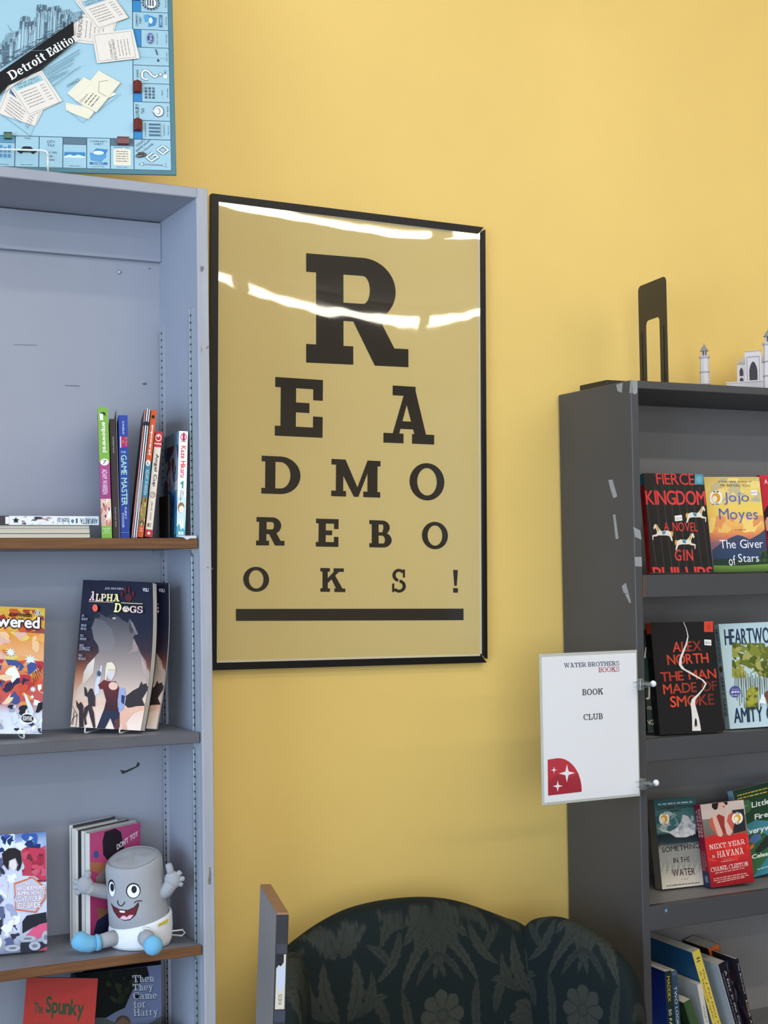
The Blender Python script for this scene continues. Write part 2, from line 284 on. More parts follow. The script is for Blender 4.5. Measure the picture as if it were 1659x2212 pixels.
def affine(TL, TR, BL):
    """picture-of-the-cover coordinates -> (u, v) on the cover, v downwards"""
    a = Vector(TR)-Vector(TL); b = Vector(BL)-Vector(TL); det = a.x*b.y-a.y*b.x
    return lambda p: (((p[0]-TL[0])*b.y-(p[1]-TL[1])*b.x)/det, ((p[1]-TL[1])*a.x-(p[0]-TL[0])*a.y)/det)
class Art:
    """flat print laid on a face: o = top-left corner, eu / ev = the face's width and (downward) height vectors, n = outward"""
    def __init__(s, o, eu, ev, n, A=None, base=.00020, step=.000012, deform=None):
        s.o, s.eu, s.ev, s.n = Vector(o), Vector(eu), Vector(ev), Vector(n).normalized(); s.A = A or (lambda p: p); s.k = 0; s.mb = MB(); s.base = base+(.0007 if deform else 0); s.step = 7e-5 if deform else step; s.deform = deform; s.x = 0.
    def P(s, p, raw=False):
        u, v = p if raw else s.A(p)
        u = min(max(u, 0), 1); v = min(max(v, 0), 1)
        q = s.o + s.eu*u + s.ev*v + s.n*(s.base+s.k*s.step+s.x)
        return s.deform(q) if s.deform else q
    def poly(s, pts, col, col2=None, raw=False):
        vs = [s.P(p, raw) for p in pts]
        if col2 is not None:
            y0 = min(p[1] for p in pts); y1 = max(p[1] for p in pts)
            nb = 36 if s.deform else 14
            def cut(P, y, keep_above):
                out = []
                for (ax, ay), (bx, by_) in zip(P, P[1:]+P[:1]):
                    ia = (ay <= y) if keep_above else (ay >= y); ib = (by_ <= y) if keep_above else (by_ >= y)
                    if ia: out.append((ax, ay))
                    if ia != ib: t = (y-ay)/(by_-ay); out.append((ax+(bx-ax)*t, y))
                return out
            if len(pts) <= 4: 
                cs = [tuple(int(a+(b-a)*(p[1]-y0)/max(y1-y0, 1e-6)) for a, b in zip(col, col2)) for p in pts]
                s.mb.add(vs, [tuple(range(len(vs)))], cs)
            else:
                for i in range(nb):
                    ya, yb = y0+(y1-y0)*i/nb, y0+(y1-y0)*(i+1)/nb
                    Q = cut(cut(list(pts), ya, False) if i else list(pts), yb, True)
                    if len(Q) < 3: continue
                    cc = [tuple(int(a+(b-a)*(p[1]-y0)/max(y1-y0, 1e-6)) for a, b in zip(col, col2)) for p in Q]
                    s.mb.add([s.P(p, raw) for p in Q], [tuple(range(len(Q)))], cc)
        else: s.mb.add(vs, [tuple(range(len(vs)))], col)
        s.k += 1; return s
    def rect(s, a, b, c, d, col, col2=None, raw=False): return s.poly([(a, b), (a, d), (c, d), (c, b)], col, col2, raw)
    def stops(s, lst, raw=True):
        nu, nv = (6, 14) if s.deform else (1, 1)
        for (v0, c0), (v1, c1) in zip(lst, lst[1:]):
            for i in range(nv):
                f0, f1 = i/nv, (i+1)/nv; ca = tuple(int(a+(b-a)*f0) for a, b in zip(c0, c1)); cb = tuple(int(a+(b-a)*f1) for a, b in zip(c0, c1)); va, vb = v0+(v1-v0)*f0, v0+(v1-v0)*f1
                for j in range(nu): s.poly([(j/nu, va), (j/nu, vb), ((j+1)/nu, vb), ((j+1)/nu, va)], ca, cb, raw); s.k -= 1
        s.k += 1; return s
    def ell(s, cx, cy, rx, ry, col, n=22, raw=False, col2=None): return s.poly([(cx+rx*math.cos(-2*math.pi*i/n), cy+ry*math.sin(-2*math.pi*i/n)) for i in range(n)], col, col2, raw)
    def line(s, pts, w, col, raw=False):
        for (x0, y0), (x1, y1) in zip(pts, pts[1:]):
            l = math.hypot(x1-x0, y1-y0) or 1; nx, ny = -(y1-y0)/l*w/2, (x1-x0)/l*w/2
            s.poly([(x0+nx, y0+ny), (x0-nx, y0-ny), (x1-nx, y1-ny), (x1+nx, y1+ny)], col, None, raw); s.k -= 1
        s.k += 1; return s
    def text(s, t, TL, TR, BL, col, font='sans', raw=False, track=.09, v=.22, h=.15, col2=None, shadow=None, bold=0):
        """fits the string's own bounding box into the parallelogram TL, TR, BL"""
        if shadow: s.text(t, (TL[0]+shadow[0], TL[1]+shadow[1]), (TR[0]+shadow[0], TR[1]+shadow[1]), (BL[0]+shadow[0], BL[1]+shadow[1]), shadow[2], font, raw, track, v, h)
        gl, (x0, y0, x1, y1) = layout(t, font, track, v, h)
        by = bold*(s.eu.length/s.ev.length if raw else 1)
        for ci, (dx, dy) in enumerate([(0, 0)] if not bold else [(-bold, 0), (bold, 0), (0, -by), (0, by)]):
            for vs, fs in gl:
                for fi, grp in enumerate([fs] if font != 'slab' or len(fs) < 2 else [[f] for f in fs]):
                    s.x = ci*.000016+(fi % 7)*.000012; vv = []; cc = []; used = sorted({i for f in grp for i in f}); mp = {i: j for j, i in enumerate(used)}
                    for a, b in (vs[i] for i in used):
                        U = (a-x0)/(x1-x0); V = 1-(b-y0)/(y1-y0)
                        vv.append(s.P((TL[0]+(TR[0]-TL[0])*U+(BL[0]-TL[0])*V+dx, TL[1]+(TR[1]-TL[1])*U+(BL[1]-TL[1])*V+dy), raw))
                        cc.append(col if col2 is None else tuple(int(p+(q-p)*U) for p, q in zip(col, col2)))
                    s.mb.add(vv, [tuple(mp[i] for i in f) for f in grp], cc)
        s.x = 0.; s.k += 8
        return s
    def scribble(s, x0, y0, x1, y1, col, raw=False, seed=1, frac=.55, gap=.35):
        """a line of print too small to read: short dashes"""
        r = random.Random(seed); L = math.hypot(x1-x0, y1-y0); hh = s_h = None
        return s.dashes(x0, y0, x1, y1, L*.012, col, raw, seed)
    def dashes(s, x0, y0, x1, y1, hgt, col, raw=False, seed=1):
        r = random.Random(seed); t = 0; L = math.hypot(x1-x0, y1-y0); dx, dy = (x1-x0)/L, (y1-y0)/L
        while t < L:
            w = min(hgt*r.uniform(1.2, 4.2), L-t)
            a = (x0+dx*t, y0+dy*t); b = (x0+dx*(t+w), y0+dy*(t+w)); n = (-dy*hgt/2, dx*hgt/2)
            s.poly([(a[0]-n[0], a[1]-n[1]), (a[0]+n[0], a[1]+n[1]), (b[0]+n[0], b[1]+n[1]), (b[0]-n[0], b[1]-n[1])], col, None, raw); s.k -= 1
            t += w+hgt*r.uniform(.5, .9)
        s.k += 1; return s
    def patches(s, box, n, cols, size, seed, jag=.45, raw=False, k=9, asp=1.):
        r = random.Random(seed); x0, y0, x1, y1 = box
        for i in range(n):
            cx, cy = r.uniform(x0, x1), r.uniform(y0, y1); sz = size*r.uniform(.5, 1.3); an = r.uniform(0, 6.28); el = r.uniform(.35, 1)
            pts = []
            for j in range(k):
                t = -2*math.pi*j/k; rr = sz*r.uniform(1-jag, 1+jag); px, py = rr*math.cos(t), rr*el*math.sin(t)
                qx, qy = cx+(px*math.cos(an)-py*math.sin(an)), cy+(px*math.sin(an)+py*math.cos(an))*asp
                pts.append((min(max(qx, x0), x1), min(max(qy, y0), y1)))
            s.poly(pts, cols[r.randrange(len(cols))], None, raw)
        return s
    def build(s, name, parent, material=None): return s.mb.build(name, material or PRINT, parent)
# ------------------------------------------------------------------ the room
def struct(o, label=None):
    o['kind'] = 'structure'
    if label: o['label'] = label
    return o
M_WALL = mat('yellow_wall_paint', (234, 201, 118), .5, .35, var=.035, scale=2.2, bump=.05, bscale=220)
struct(MB().box(-1.5, 0, 0, 6.5, .12, 3.2).build('wall_back', M_WALL), 'yellow painted wall behind the bookcases')
struct(MB().box(6.5, -8, 0, 6.62, .12, 3.2).build('wall_right', mat('cream_wall_paint', (205, 196, 176), .6)), 'pale side wall of the shop')
struct(MB().box(.2, -9.1, 0, 6.62, -9, 3.2).build('wall_front', mat('cream_wall_paint', (205, 196, 176), .6)), 'pale far wall of the shop')
struct(MB().box(-4, -9, -.1, 6.62, .12, 0).build('floor', mat('worn_grey_floor', (120, 112, 102), .5, var=.15, scale=5)), 'worn grey shop floor')
struct(MB().box(-4, -9, 3.2, 6.62, .12, 3.3).build('ceiling', mat('white_ceiling_paint', (215, 212, 204), .8)), 'white painted shop ceiling')
struct(MB().box(.7, -.014, 0, 6.5, 0, .1).build('baseboard_back', mat('baseboard_paint', (70, 70, 74), .5)), 'dark baseboard along the yellow wall')
M_TUBE = emit_mat('fluorescent_glow', (1.0, .93, .80), TUBE_STRENGTH)
M_FIX = mat('white_enamel_fixture', (225, 225, 222), .4)
k = 0
for Y, nm in ((-1.5, 'nearest the yellow wall'), (-2.62, 'in the middle of the ceiling'), (-4.95, 'farthest from the yellow wall')):
    for X, od in ((-.175, 'first'), (1.075, 'second'), (2.325, 'third'), (3.575, 'fourth'), (4.825, 'fifth')):
        if (X < 1 or X > 3) and Y > -2: continue
        r = empty('ceiling_light', (X, Y, 3.1))
        tag(r, od + ' ceiling strip light from the window side, row ' + nm, 'ceiling light', 'ceiling strip lights ' + nm)
        MB().rbox(-.61, -.05, .035, .61, .05, .1, .006).build('housing', M_FIX, r)
        MB().tube([(-.585, 0, .012), (.585, 0, .012)], .028, n=10).build('tube', M_TUBE, r)
        for sx in (-1, 1): MB().box(sx*.595-.012, -.03, -.01, sx*.595+.012, .03, .036).build('end_cap', M_FIX, r)

# ------------------------------------------------------------------ left bookcase (blue-grey paint)
LXO, LXI, LYF, LYB, LYC = .8889, .8691, -.3093, -.1021, -.1125
LZT, LZU, LZC = 2.3000, 2.2819, 2.2074
S1T, S1B, S2T, S2B, S3T, S3B = 1.6907, 1.6732, 1.3579, 1.3403, .9970, .9816
S4T = .672
LX0 = -.06
M_LP = mat('blue_grey_case_paint', (154, 158, 170), .55, .4, var=.06, scale=4, bump=.10, bscale=90, chip=(96, 96, 104), chip_amt=.775, stretch=(1, 1, .25))
M_LS = mat('blue_grey_stile_paint', (164, 166, 174), .6, .3, var=.07, scale=9, bump=.5, bscale=30, chip=(120, 114, 108), chip_amt=.70, stretch=(3, 3, .5))
M_WOOD = mat('bare_brown_wood', (112, 76, 48), .6, .3, var=.28, scale=16, bump=.25, bscale=60, stretch=(.5, 5, 12))
M_SHF = mat('dull_grey_shelf_paint', (128, 130, 138), .5, .45, var=.08, scale=5, bump=.08, bscale=70)
M_SHD = mat('charcoal_shelf_paint', (92, 92, 98), .5, .45, var=.1, scale=9, bump=.1, bscale=70)
M_STEEL = mat('dull_zinc', (168, 178, 186), .35, .5, metal=.75)
M_DARK = mat('slot_darkness', (32, 32, 38), .9)
lc = empty('bookcase', (LXI, (LYF+LYB)/2, 0))
tag(lc, 'tall blue-grey painted bookcase with adjustable shelves of comics, cut off by the picture edge', 'bookcase')
_o = Vector((LXI, (LYF+LYB)/2, 0))
def lpart(mb, name, m, parent=None, **kw):
    return mb.build(name, m, parent or lc, M=Matrix.Translation(-_o), **kw)
lpart(MB().rbox(LXI, LYF, 0, LXO, LYB-.005, LZT, .0012, seg=1), 'side_panel', M_LS)
lpart(MB().box(LXI-.0012, LYF+.0015, .02, LXI, LYB, LZU), 'side_lining', M_LP)
lpart(MB().rbox(LX0-.02, LYF, 0, LX0, LYB-.005, LZT, .0012, seg=1), 'side_panel', M_LS)
lpart(MB().rbox(LX0, LYF, LZU, LXI, LYB-.005, LZT, .0015, seg=1), 'top_board', M_LP)
lpart(MB().box(LX0, LYB, 0, LXI, LYB+.012, LZT-.002), 'back_panel', M_LP)
lpart(MB().rbox(LX0, LYC-.004, LZC, LXI-.0015, LYB, LZU-.002, .0012, seg=1), 'top_rail', M_LP)
for zt, zb, wood in ((S1T, S1B, 1), (S2T, S2B, 0), (S3T, S3B, 1), (S4T, S4T-.017, 1)):
    sh = lpart(MB().rbox(LX0+.002, LYF+.012, zb, LXI-.0028, LYB-.001, zt, .0012, seg=1), 'shelf', M_SHF)
    lpart(MB().rbox(LX0+.002, LYF+.0045, zb-.0005, LXI-.0028, LYF+.0122, zt, .0012, seg=1), 'edge_band', M_WOOD if wood else M_SHD, sh)
for yy, top in ((-.283, 2.092), (-.124, 2.085)):
    st = lpart(MB().box(LXI-.0046, yy-.0075, .05, LXI-.0012, yy+.0075, top), 'shelf_standard', M_STEEL if yy < -.2 else M_LP)
    lip = MB()
    for s in (-1, 1): lip.box(LXI-.0062, yy+s*.0075-.0012, .05, LXI-.0012, yy+s*.0075+.0012, top)
    lpart(lip, 'standard_lips', M_STEEL if yy < -.2 else M_LP, st)
    sl = MB(); z = top-.012
    while z > .8:
        sl.box(LXI-.0052, yy-.0028, z-.0017, LXI-.0045, yy+.0028, z+.0017); z -= .0127
    lpart(sl, 'slots', M_DARK, st)
    for zb in (S1B, S2B, S3B):
        lpart(MB().box(LXI-.024, yy-.006, zb-.0028, LXI-.004, yy+.006, zb-.0008).prism([(LXI-.010, zb-.003), (LXI-.004, zb-.003), (LXI-.004, zb-.016)], yy-.005, yy+.005), 'shelf_clip', M_STEEL)
sc_ = aY(257, 588, LYB)
lpart(MB().lathe([(.0005, .0026), (.003, .0024), (.0042, .001), (.0042, 0)][::-1], n=14, M=Matrix.Translation(sc_) @ Matrix.Rotation(math.radians(90), 4, 'X')), 'screw_head', M_STEEL, smooth='auto')
# bare patches where the paint has flaked
fl = MB()
for (x, y, w, h) in ((257, 1662, 0, 0),):
    for pts in ([(259, 1663), (264, 1672), (268, 1671), (283, 1664), (300, 1655), (302, 1649), (297, 1646), (294, 1655), (280, 1661), (270, 1665)],):
        fl.add([aY(a, b, LYB-.0006) for a, b in pts], [tuple(range(len(pts)))[::-1]], (58, 58, 64))
for pts in ([(140, 832), (172, 833), (172, 835), (140, 833.5)], [(307, 828), (316, 826), (318, 831), (310, 832)], [(321, 579), (326, 579), (325, 582), (321, 581)], [(30, 744), (80, 745), (80, 746.2), (30, 745)]):
    fl.add([aY(a, b, LYB-.0006) for a, b in pts], [tuple(range(len(pts)))[::-1]], (96, 98, 106))
for pts in ([(433, 575), (441, 576), (440, 582), (436, 588), (433, 584)], [(446, 750), (451, 746), (450, 750), (446, 756)], [(434.5, 750), (436.5, 752), (435.5, 765)], [(446, 1225), (451, 1224), (450, 1228)], [(457, 1226), (460, 1228), (459, 1231)]):
    fl.add([aY(a, b, LYF-.0006) for a, b in pts], [tuple(range(len(pts)))[::-1]], (122, 118, 116))
lpart(fl, 'paint_chips', MATTE)
# strip of white paint drip left on the wooden shelf edge
dr = MB(); pts = [(380, 1157), (424, 1157), (424, 1163), (411, 1163), (404, 1166), (396, 1161), (386, 1159)]
dr.add([aY(a, b, LYF+.003) for a, b in pts], [tuple(range(len(pts)))[::-1]], (205, 206, 214)); lpart(dr, 'paint_drip', MATTE)

# ------------------------------------------------------------------ right bookcase (charcoal)
RXO, RXI, RYF, RYB = 1.8115, 1.8302, -.271, -.006
RZT, RZU = 2.0121, 1.9959
SA, SB, SCz, SD = (1.6146, 1.5686), (1.2824, 1.236), (.9469, .898), (.612, .566)
RX1 = 2.78
M_RC = mat('charcoal_case_paint', (70, 70, 74), .42, .45, var=.05, scale=4, bump=.06, bscale=120)
M_RI = mat('grey_case_interior', (134, 132, 133), .5, .4, var=.06, scale=4)
M_TAPE = mat('cloudy_tape', (150, 152, 156), .3, .5)
rc = empty('bookcase', (RXO, RYB, 0)); _ro = Vector((RXO, RYB, 0))
tag(rc, 'charcoal painted bookcase with old tape marks on its side, beside the armchair', 'bookcase')
def rpart(mb, name, m, parent=None, **kw): return mb.build(name, m, parent or rc, M=Matrix.Translation(-_ro), **kw)
rpart(MB().rbox(RXO, RYF, 0, RXI, RYB, RZT, .0012, seg=1), 'side_panel', M_RC)
rpart(MB().rbox(RX1, RYF, 0, RX1+.019, RYB, RZT, .0012, seg=1), 'side_panel', M_RC)
rpart(MB().rbox(RXI, RYF, RZU, RX1, RYB, RZT, .0012, seg=1), 'top_board', M_RC)
rpart(MB().box(RXI, RYB-.012, 0, RX1, RYB-.001, RZU), 'back_panel', M_RI)
for i, (zt, zb) in enumerate((SA, SB, SCz, SD)):
    sh = rpart(MB().rbox(RXI+.0005, RYF+.02, zt-.02, RX1-.0005, RYB-.013, zt, .0008, seg=1), 'shelf', M_RI)
    rpart(MB().rbox(RXI+.0005, RYF+.001, zb, RX1-.0005, RYF+.0205, zt, .0012, seg=1), 'front_rail', M_RC, sh)
    if i == 0: rpart(MB().box(RXI+.0006, RYF+.0004, zb+.001, RXI+.0045, RYF+.0016, zt-.003), 'bare_wood_edge', M_WOOD, sh)
    if i == 2:
        q = aY(1439, 1967, RYF+.001)
        rpart(MB().lathe([(.0003, .0006), (.003, .0005), (.0033, 0)][::-1], n=14, M=Matrix.Translation(q) @ Matrix.Rotation(math.radians(90), 4, 'X')), 'blue_dot_sticker', mat('sky_blue_sticker', (96, 160, 196), .5), sh)
def tape(quads, name='tape_strip'):
    for plane, pts in quads:
        mb = MB(); P = [aY(a, b, RYF-.0004) if plane == 'Y' else aP(a, b, Vector((RXO-.0004, 0, 0)), Vector((1, 0, 0))) for a, b in pts]
        n = len(P); off = Vector((0, .0003, 0)) if plane == 'Y' else Vector((.0003, 0, 0))
        mb.add(P+[p+off for p in P], [tuple(range(n)), tuple(range(n, 2*n))[::-1]]+[(i, i+n, (i+1) % n+n, (i+1) % n) for i in range(n)], (150, 152, 156)); rpart(mb, name, M_TAPE)
tape([('X', [(1314, 1037), (1323, 1036), (1333, 1071), (1331, 1074), (1325, 1076), (1319, 1058)]),
      ('X', [(1324, 1112), (1329, 1111), (1336, 1163), (1330, 1165)]),
      ('X', [(1343, 1266), (1352, 1259), (1354, 1268), (1358, 1281), (1351, 1282), (1347, 1280)]), ('X', [(1350, 1283), (1358, 1282), (1363, 1301), (1360, 1303)]),
      ('X', [(1331, 831), (1345, 827), (1343, 848), (1334, 845)]), ('X', [(1361.5, 822), (1364.5, 821), (1364.5, 848), (1359.5, 850)]),
      ('Y', [(1365, 821), (1377, 822), (1377, 848), (1372, 852), (1366, 849)]),
      ('Y', [(1368, 1138), (1383, 1146), (1386, 1166), (1372, 1160)]), ('Y', [(1371, 1203), (1386, 1203), (1387, 1224), (1372, 1223)])])
# ------------------------------------------------------------------ the reading-chart poster
PX, PZ, PT, PW, PH, PY = 1.3083, 1.9042, .0154, .6211, .93, -.004
PM = Matrix.Translation((PX, PY, PZ)) @ Matrix.Rotation(PT, 4, 'Y')
po = empty('poster', M=PM); tag(po, 'framed eye-chart poster spelling READ MORE BOOKS! in black letters on tan paper', 'poster')
M_BLK = mat('black_plastic_frame', (14, 14, 15), .45, .3)
M_PAPER = mat('tan_poster_paper', (212, 190, 128), .7, .2, var=.02, scale=1.5)
hw, hh = PW/2, PH/2; fwid = .0140
for a, b, c, d, pts in (('t', 0, 0, 0, [(-hw, hh), (hw-.004, hh), (hw-.0165, hh-fwid), (-hw+fwid, hh-fwid)]),
                        ('b', 0, 0, 0, [(-hw, -hh), (-hw+fwid, -hh+fwid), (hw-.014, -hh+fwid), (hw-.002, -hh)]),
                        ('l', 0, 0, 0, [(-hw, hh), (-hw+fwid, hh-fwid), (-hw+fwid, -hh+fwid), (-hw, -hh)]),
                        ('r', 0, 0, 0, [(hw, hh-.004), (hw, -hh+.008), (hw-.010, -hh+.016), (hw-.010, hh-.012)])):
    MB().prism(pts, -.013, .001).build('frame_rail', M_BLK, po)
MB().box(-hw+.004, -.005, -hh+.004, hw-.003, -.003, hh-.004).build('paper', M_PAPER, po)
MB().box(hw-.014, -.0062, -hh+.011, hw-.0095, -.0052, hh-.012).box(-hw+.01, -.0062, -hh+fwid-.002, hw-.01, -.0052, -hh+fwid+.004).box(-hw+.01, -.0062, hh-fwid-.002, hw-.01, -.0052, hh-fwid+.0005).box(-hw+.011, -.0062, -hh+.011, -hw+.0145, -.0052, hh-.012).build('paper_border', mat('white_paper_border', (226, 214, 186), .6), po)
PN = PM.to_3x3() @ Vector((0, 1, 0)); PP = PM @ Vector((0, -.0052, 0)); PI = PM.inverted()
def pl(x, y): return PI @ aP(x, y, PP, PN)
M_INK = mat('chart_ink', (38, 30, 20), .6, .2)
LET = [('R', (661.2, 547), (881.4, 565), (661.2, 783.2)), ('E', (594.6, 814.2), (697.6, 821), (593.4, 941)), ('A', (828.5, 831.5), (938, 838), (828.1, 956)),
       ('D', (565.2, 984.2), (649.4, 988), (564.4, 1066)), ('M', (716, 991.3), (821.8, 996), (715.3, 1071.6)), ('O', (884.5, 999), (959.8, 1002), (884.5, 1080)),
       ('R', (554.2, 1116.7), (615.5, 1118), (553, 1178)), ('E', (682.7, 1120.2), (731.5, 1121.5), (682, 1180.6)), ('B', (797.6, 1123.4), (846, 1125), (797.6, 1182.1)), ('O', (911.2, 1126.5), (967.6, 1128), (911.2, 1186)),
       ('O', (525.2, 1223.7), (581.3, 1225), (525.2, 1278)), ('K', (691.8, 1226.8), (745.8, 1228), (691.8, 1278.3)), ('S', (847, 1228.4), (876.7, 1229), (847, 1280)), ('!', (978.6, 1231), (989.2, 1231.5), (978.6, 1280))]
for ch, TL, TR, BL in LET:
    a, b, c = pl(*TL), pl(*TR), pl(*BL); vv, (x0, y0, x1, y1) = layout(ch, 'slab', v=.25 if ch in 'REDMB' else .22, h=.17 if ch in 'REA' else .15)
    mb = MB()
    for vs, fs in vv:
        P = [a+(b-a)*((x-x0)/(x1-x0))+(c-a)*(1-(y-y0)/(y1-y0)) for x, y in vs]
        for fi, f in enumerate(fs): mb.add([(P[i].x, -.0054-.00002*(fi % 9), P[i].z) for i in f], [tuple(range(len(f)))], (38, 30, 20))
    mb.build('chart_letter', M_INK, po)
mb = MB(); P = [pl(*q) for q in ((509.5, 1315.4), (509.5, 1341.2), (1001.3, 1339.7), (1001.3, 1314.6))]
mb.add([(p.x, -.0054, p.z) for p in P], [(0, 1, 2, 3)], (38, 30, 20)); mb.build('black_rule', M_INK, po)
# loose clear sheet, gently bowed inside its frame
NX, NZ = 40, 60; mb = MB(); vs = []
for j in range(NZ+1):
    for i in range(NX+1):
        u = i/NX; v = j/NZ; x = -hw+.012+(PW-.023)*u; z = hh-.0125-(PH-.026)*v
        e = 2*u-1
        g = min(1., max(0., (z-.12)/.34)); g = g*.75+.25*g*g*(3-2*g)                 # rises from mid-height to the top rail
        low = min(1., max(0., (.12-z)/.5)); low = low*low*(3-2*low)
        q_ = (u-.70)/.70 if u < .70 else (u-.70)/.30; sag = (.0052 if u < .70 else .0030)*q_*q_
        y = -.0092 + sag*.42*(1-low) - sag*g - .0008*math.sin(2.6*u+.4)*g
        y += .0010*math.exp(-v/.05) - .0012*(1-e*e)*math.sin(math.pi*v)
        y = min(y, -.0062)
        vs.append((x, y, z))
fs = [(j*(NX+1)+i, (j+1)*(NX+1)+i, (j+1)*(NX+1)+i+1, j*(NX+1)+i+1) for j in range(NZ) for i in range(NX)]
mb.add(vs, fs, (255, 255, 255)); mb.build('clear_sheet', clear_mat('clear_plastic_sheet', amt=1.9, rough=.022, bump=.12), po, smooth=True)

# ------------------------------------------------------------------ framed notice clipped to the charcoal case
SY = RYF-.012
a, b, c = aY(1165, 1413, SY), aY(1376, 1406, SY), aY(1173, 1738, SY)
sw, shh = .232, .292; ang = math.atan2(-(c.x-a.x)*0+(b.z-a.z), b.x-a.x)*.5
SM = Matrix.Translation((a.x, SY, a.z)) @ Matrix.Rotation(.0, 4, 'Y')
sg = empty('book_club_notice', M=SM); tag(sg, 'white paper book club notice in a clear holder clipped to the charcoal bookcase', 'sign')
MB().box(0, -.0002, -shh, sw, .0012, 0).build('backing_sheet', mat('holder_backing', (196, 196, 190), .3), sg)
MB().box(.005, -.0009, -shh+.005, sw-.003, -.0003, -.006).build('paper', mat('white_notice_paper', (236, 236, 240), .6, .2), sg)
A = affine((80, 300), (755, 270), (105, 1330))
ar = Art((0, -.0009, 0), (sw, 0, 0), (0, 0, -shh), (0, -1, 0), A, base=.0001)
navy, crim = (52, 62, 92), (176, 52, 74)
ar.text('WATER BROTHERS', (243, 362), (626, 348), (247, 394), navy, 'slab', v=.19, h=.12)
ar.text('BOOKS', (482, 392), (627, 387), (484, 428), crim, 'slab', v=.17, h=.11)
ar.text('BOOK', (370, 543), (515, 538), (371, 586), (58, 60, 66), 'slab', v=.2, h=.12)
ar.text('CLUB', (378, 716), (512, 711), (380, 758), (58, 60, 66), 'slab', v=.19, h=.12)
ar.build('notice_lettering', sg, MATTE)
ar = Art((0, -.0009, 0), (sw, 0, 0), (0, 0, -shh), (0, -1, 0), A, base=.0001)
arc = [(137, 1020)] + [(205+165*math.sin(t*math.pi/2/10)-0, 1012+ (235)*(1-math.cos(t*math.pi/2/10))) for t in range(0, 11)] + [(366, 1250), (142, 1265)]
ar.poly(arc[::-1], (190, 46, 62))
ar.poly([(142, 1265), (142, 1175), (190, 1130), (250, 1120), (300, 1150), (325, 1135), (345, 1118), (362, 1190), (366, 1250)][::-1], (166, 38, 56))
def star(cx, cy, R, k=.28):
    return [(cx+(R if i % 2 == 0 else R*k)*math.sin(-i*math.pi/4), cy-(R if i % 2 == 0 else R*k)*math.cos(-i*math.pi/4)*1.12) for i in range(8)]
for cx, cy, R in ((268, 1118, 55), (180, 1092, 21), (206, 1203, 34)): ar.poly(star(cx, cy, R), (240, 238, 240))
ar.build('quarter_circle_logo', sg, MATTE)
MB().box(-.001, -.0024, -shh-.002, sw+.001, -.0018, .003).build('clear_cover', clear_mat('clear_holder', amt=.8, rough=.05), sg)
M_CLR = clear_mat('clear_clip_plastic', (.93, .95, .97), 3.2, .06, 1.6)
M_PEARL = mat('white_pin_ball', (238, 240, 248), .15, .6)
for (px, py) in ((1411, 1477), (1417, 1691)):
    q = aY(px, py, SY-.012); cl = empty('sign_clip', q)
    tag(cl, 'clear plastic clip with white ball holding the book club notice, ' + ('upper' if py < 1600 else 'lower') + ' of two', 'clip')
    MB().ball((0, 0, 0), .0066, n=20).build('ball_head', M_PEARL, cl, smooth=True)
    for s in (-1, 1):
        MB().prism([(-.004, s*.002), (-.020, s*.007), (-.045, s*.0055), (-.045, s*.0040), (-.022, s*.0050), (-.006, s*.0005)][::s], -.003+s*.002, .006+s*.002).build('clip_arm', M_CLR, cl)
    MB().rbox(-.034, -.004, -.012, -.026, .008, .012, .0015).build('clip_pad', M_CLR, cl)
    MB().lathe([(.0035, -.012), (.0035, .012)], n=12, M=Matrix.Translation((-.018, .002, 0)) @ Matrix.Rotation(math.pi/2, 4, 'X')).build('spring_pin', M_STEEL, cl)
    MB().box(-.030, .012, -.004, .0, .0155, .004).box(-.005, .001, -.003, -.001, .0155, .003).build('clip_foot', M_CLR, cl)
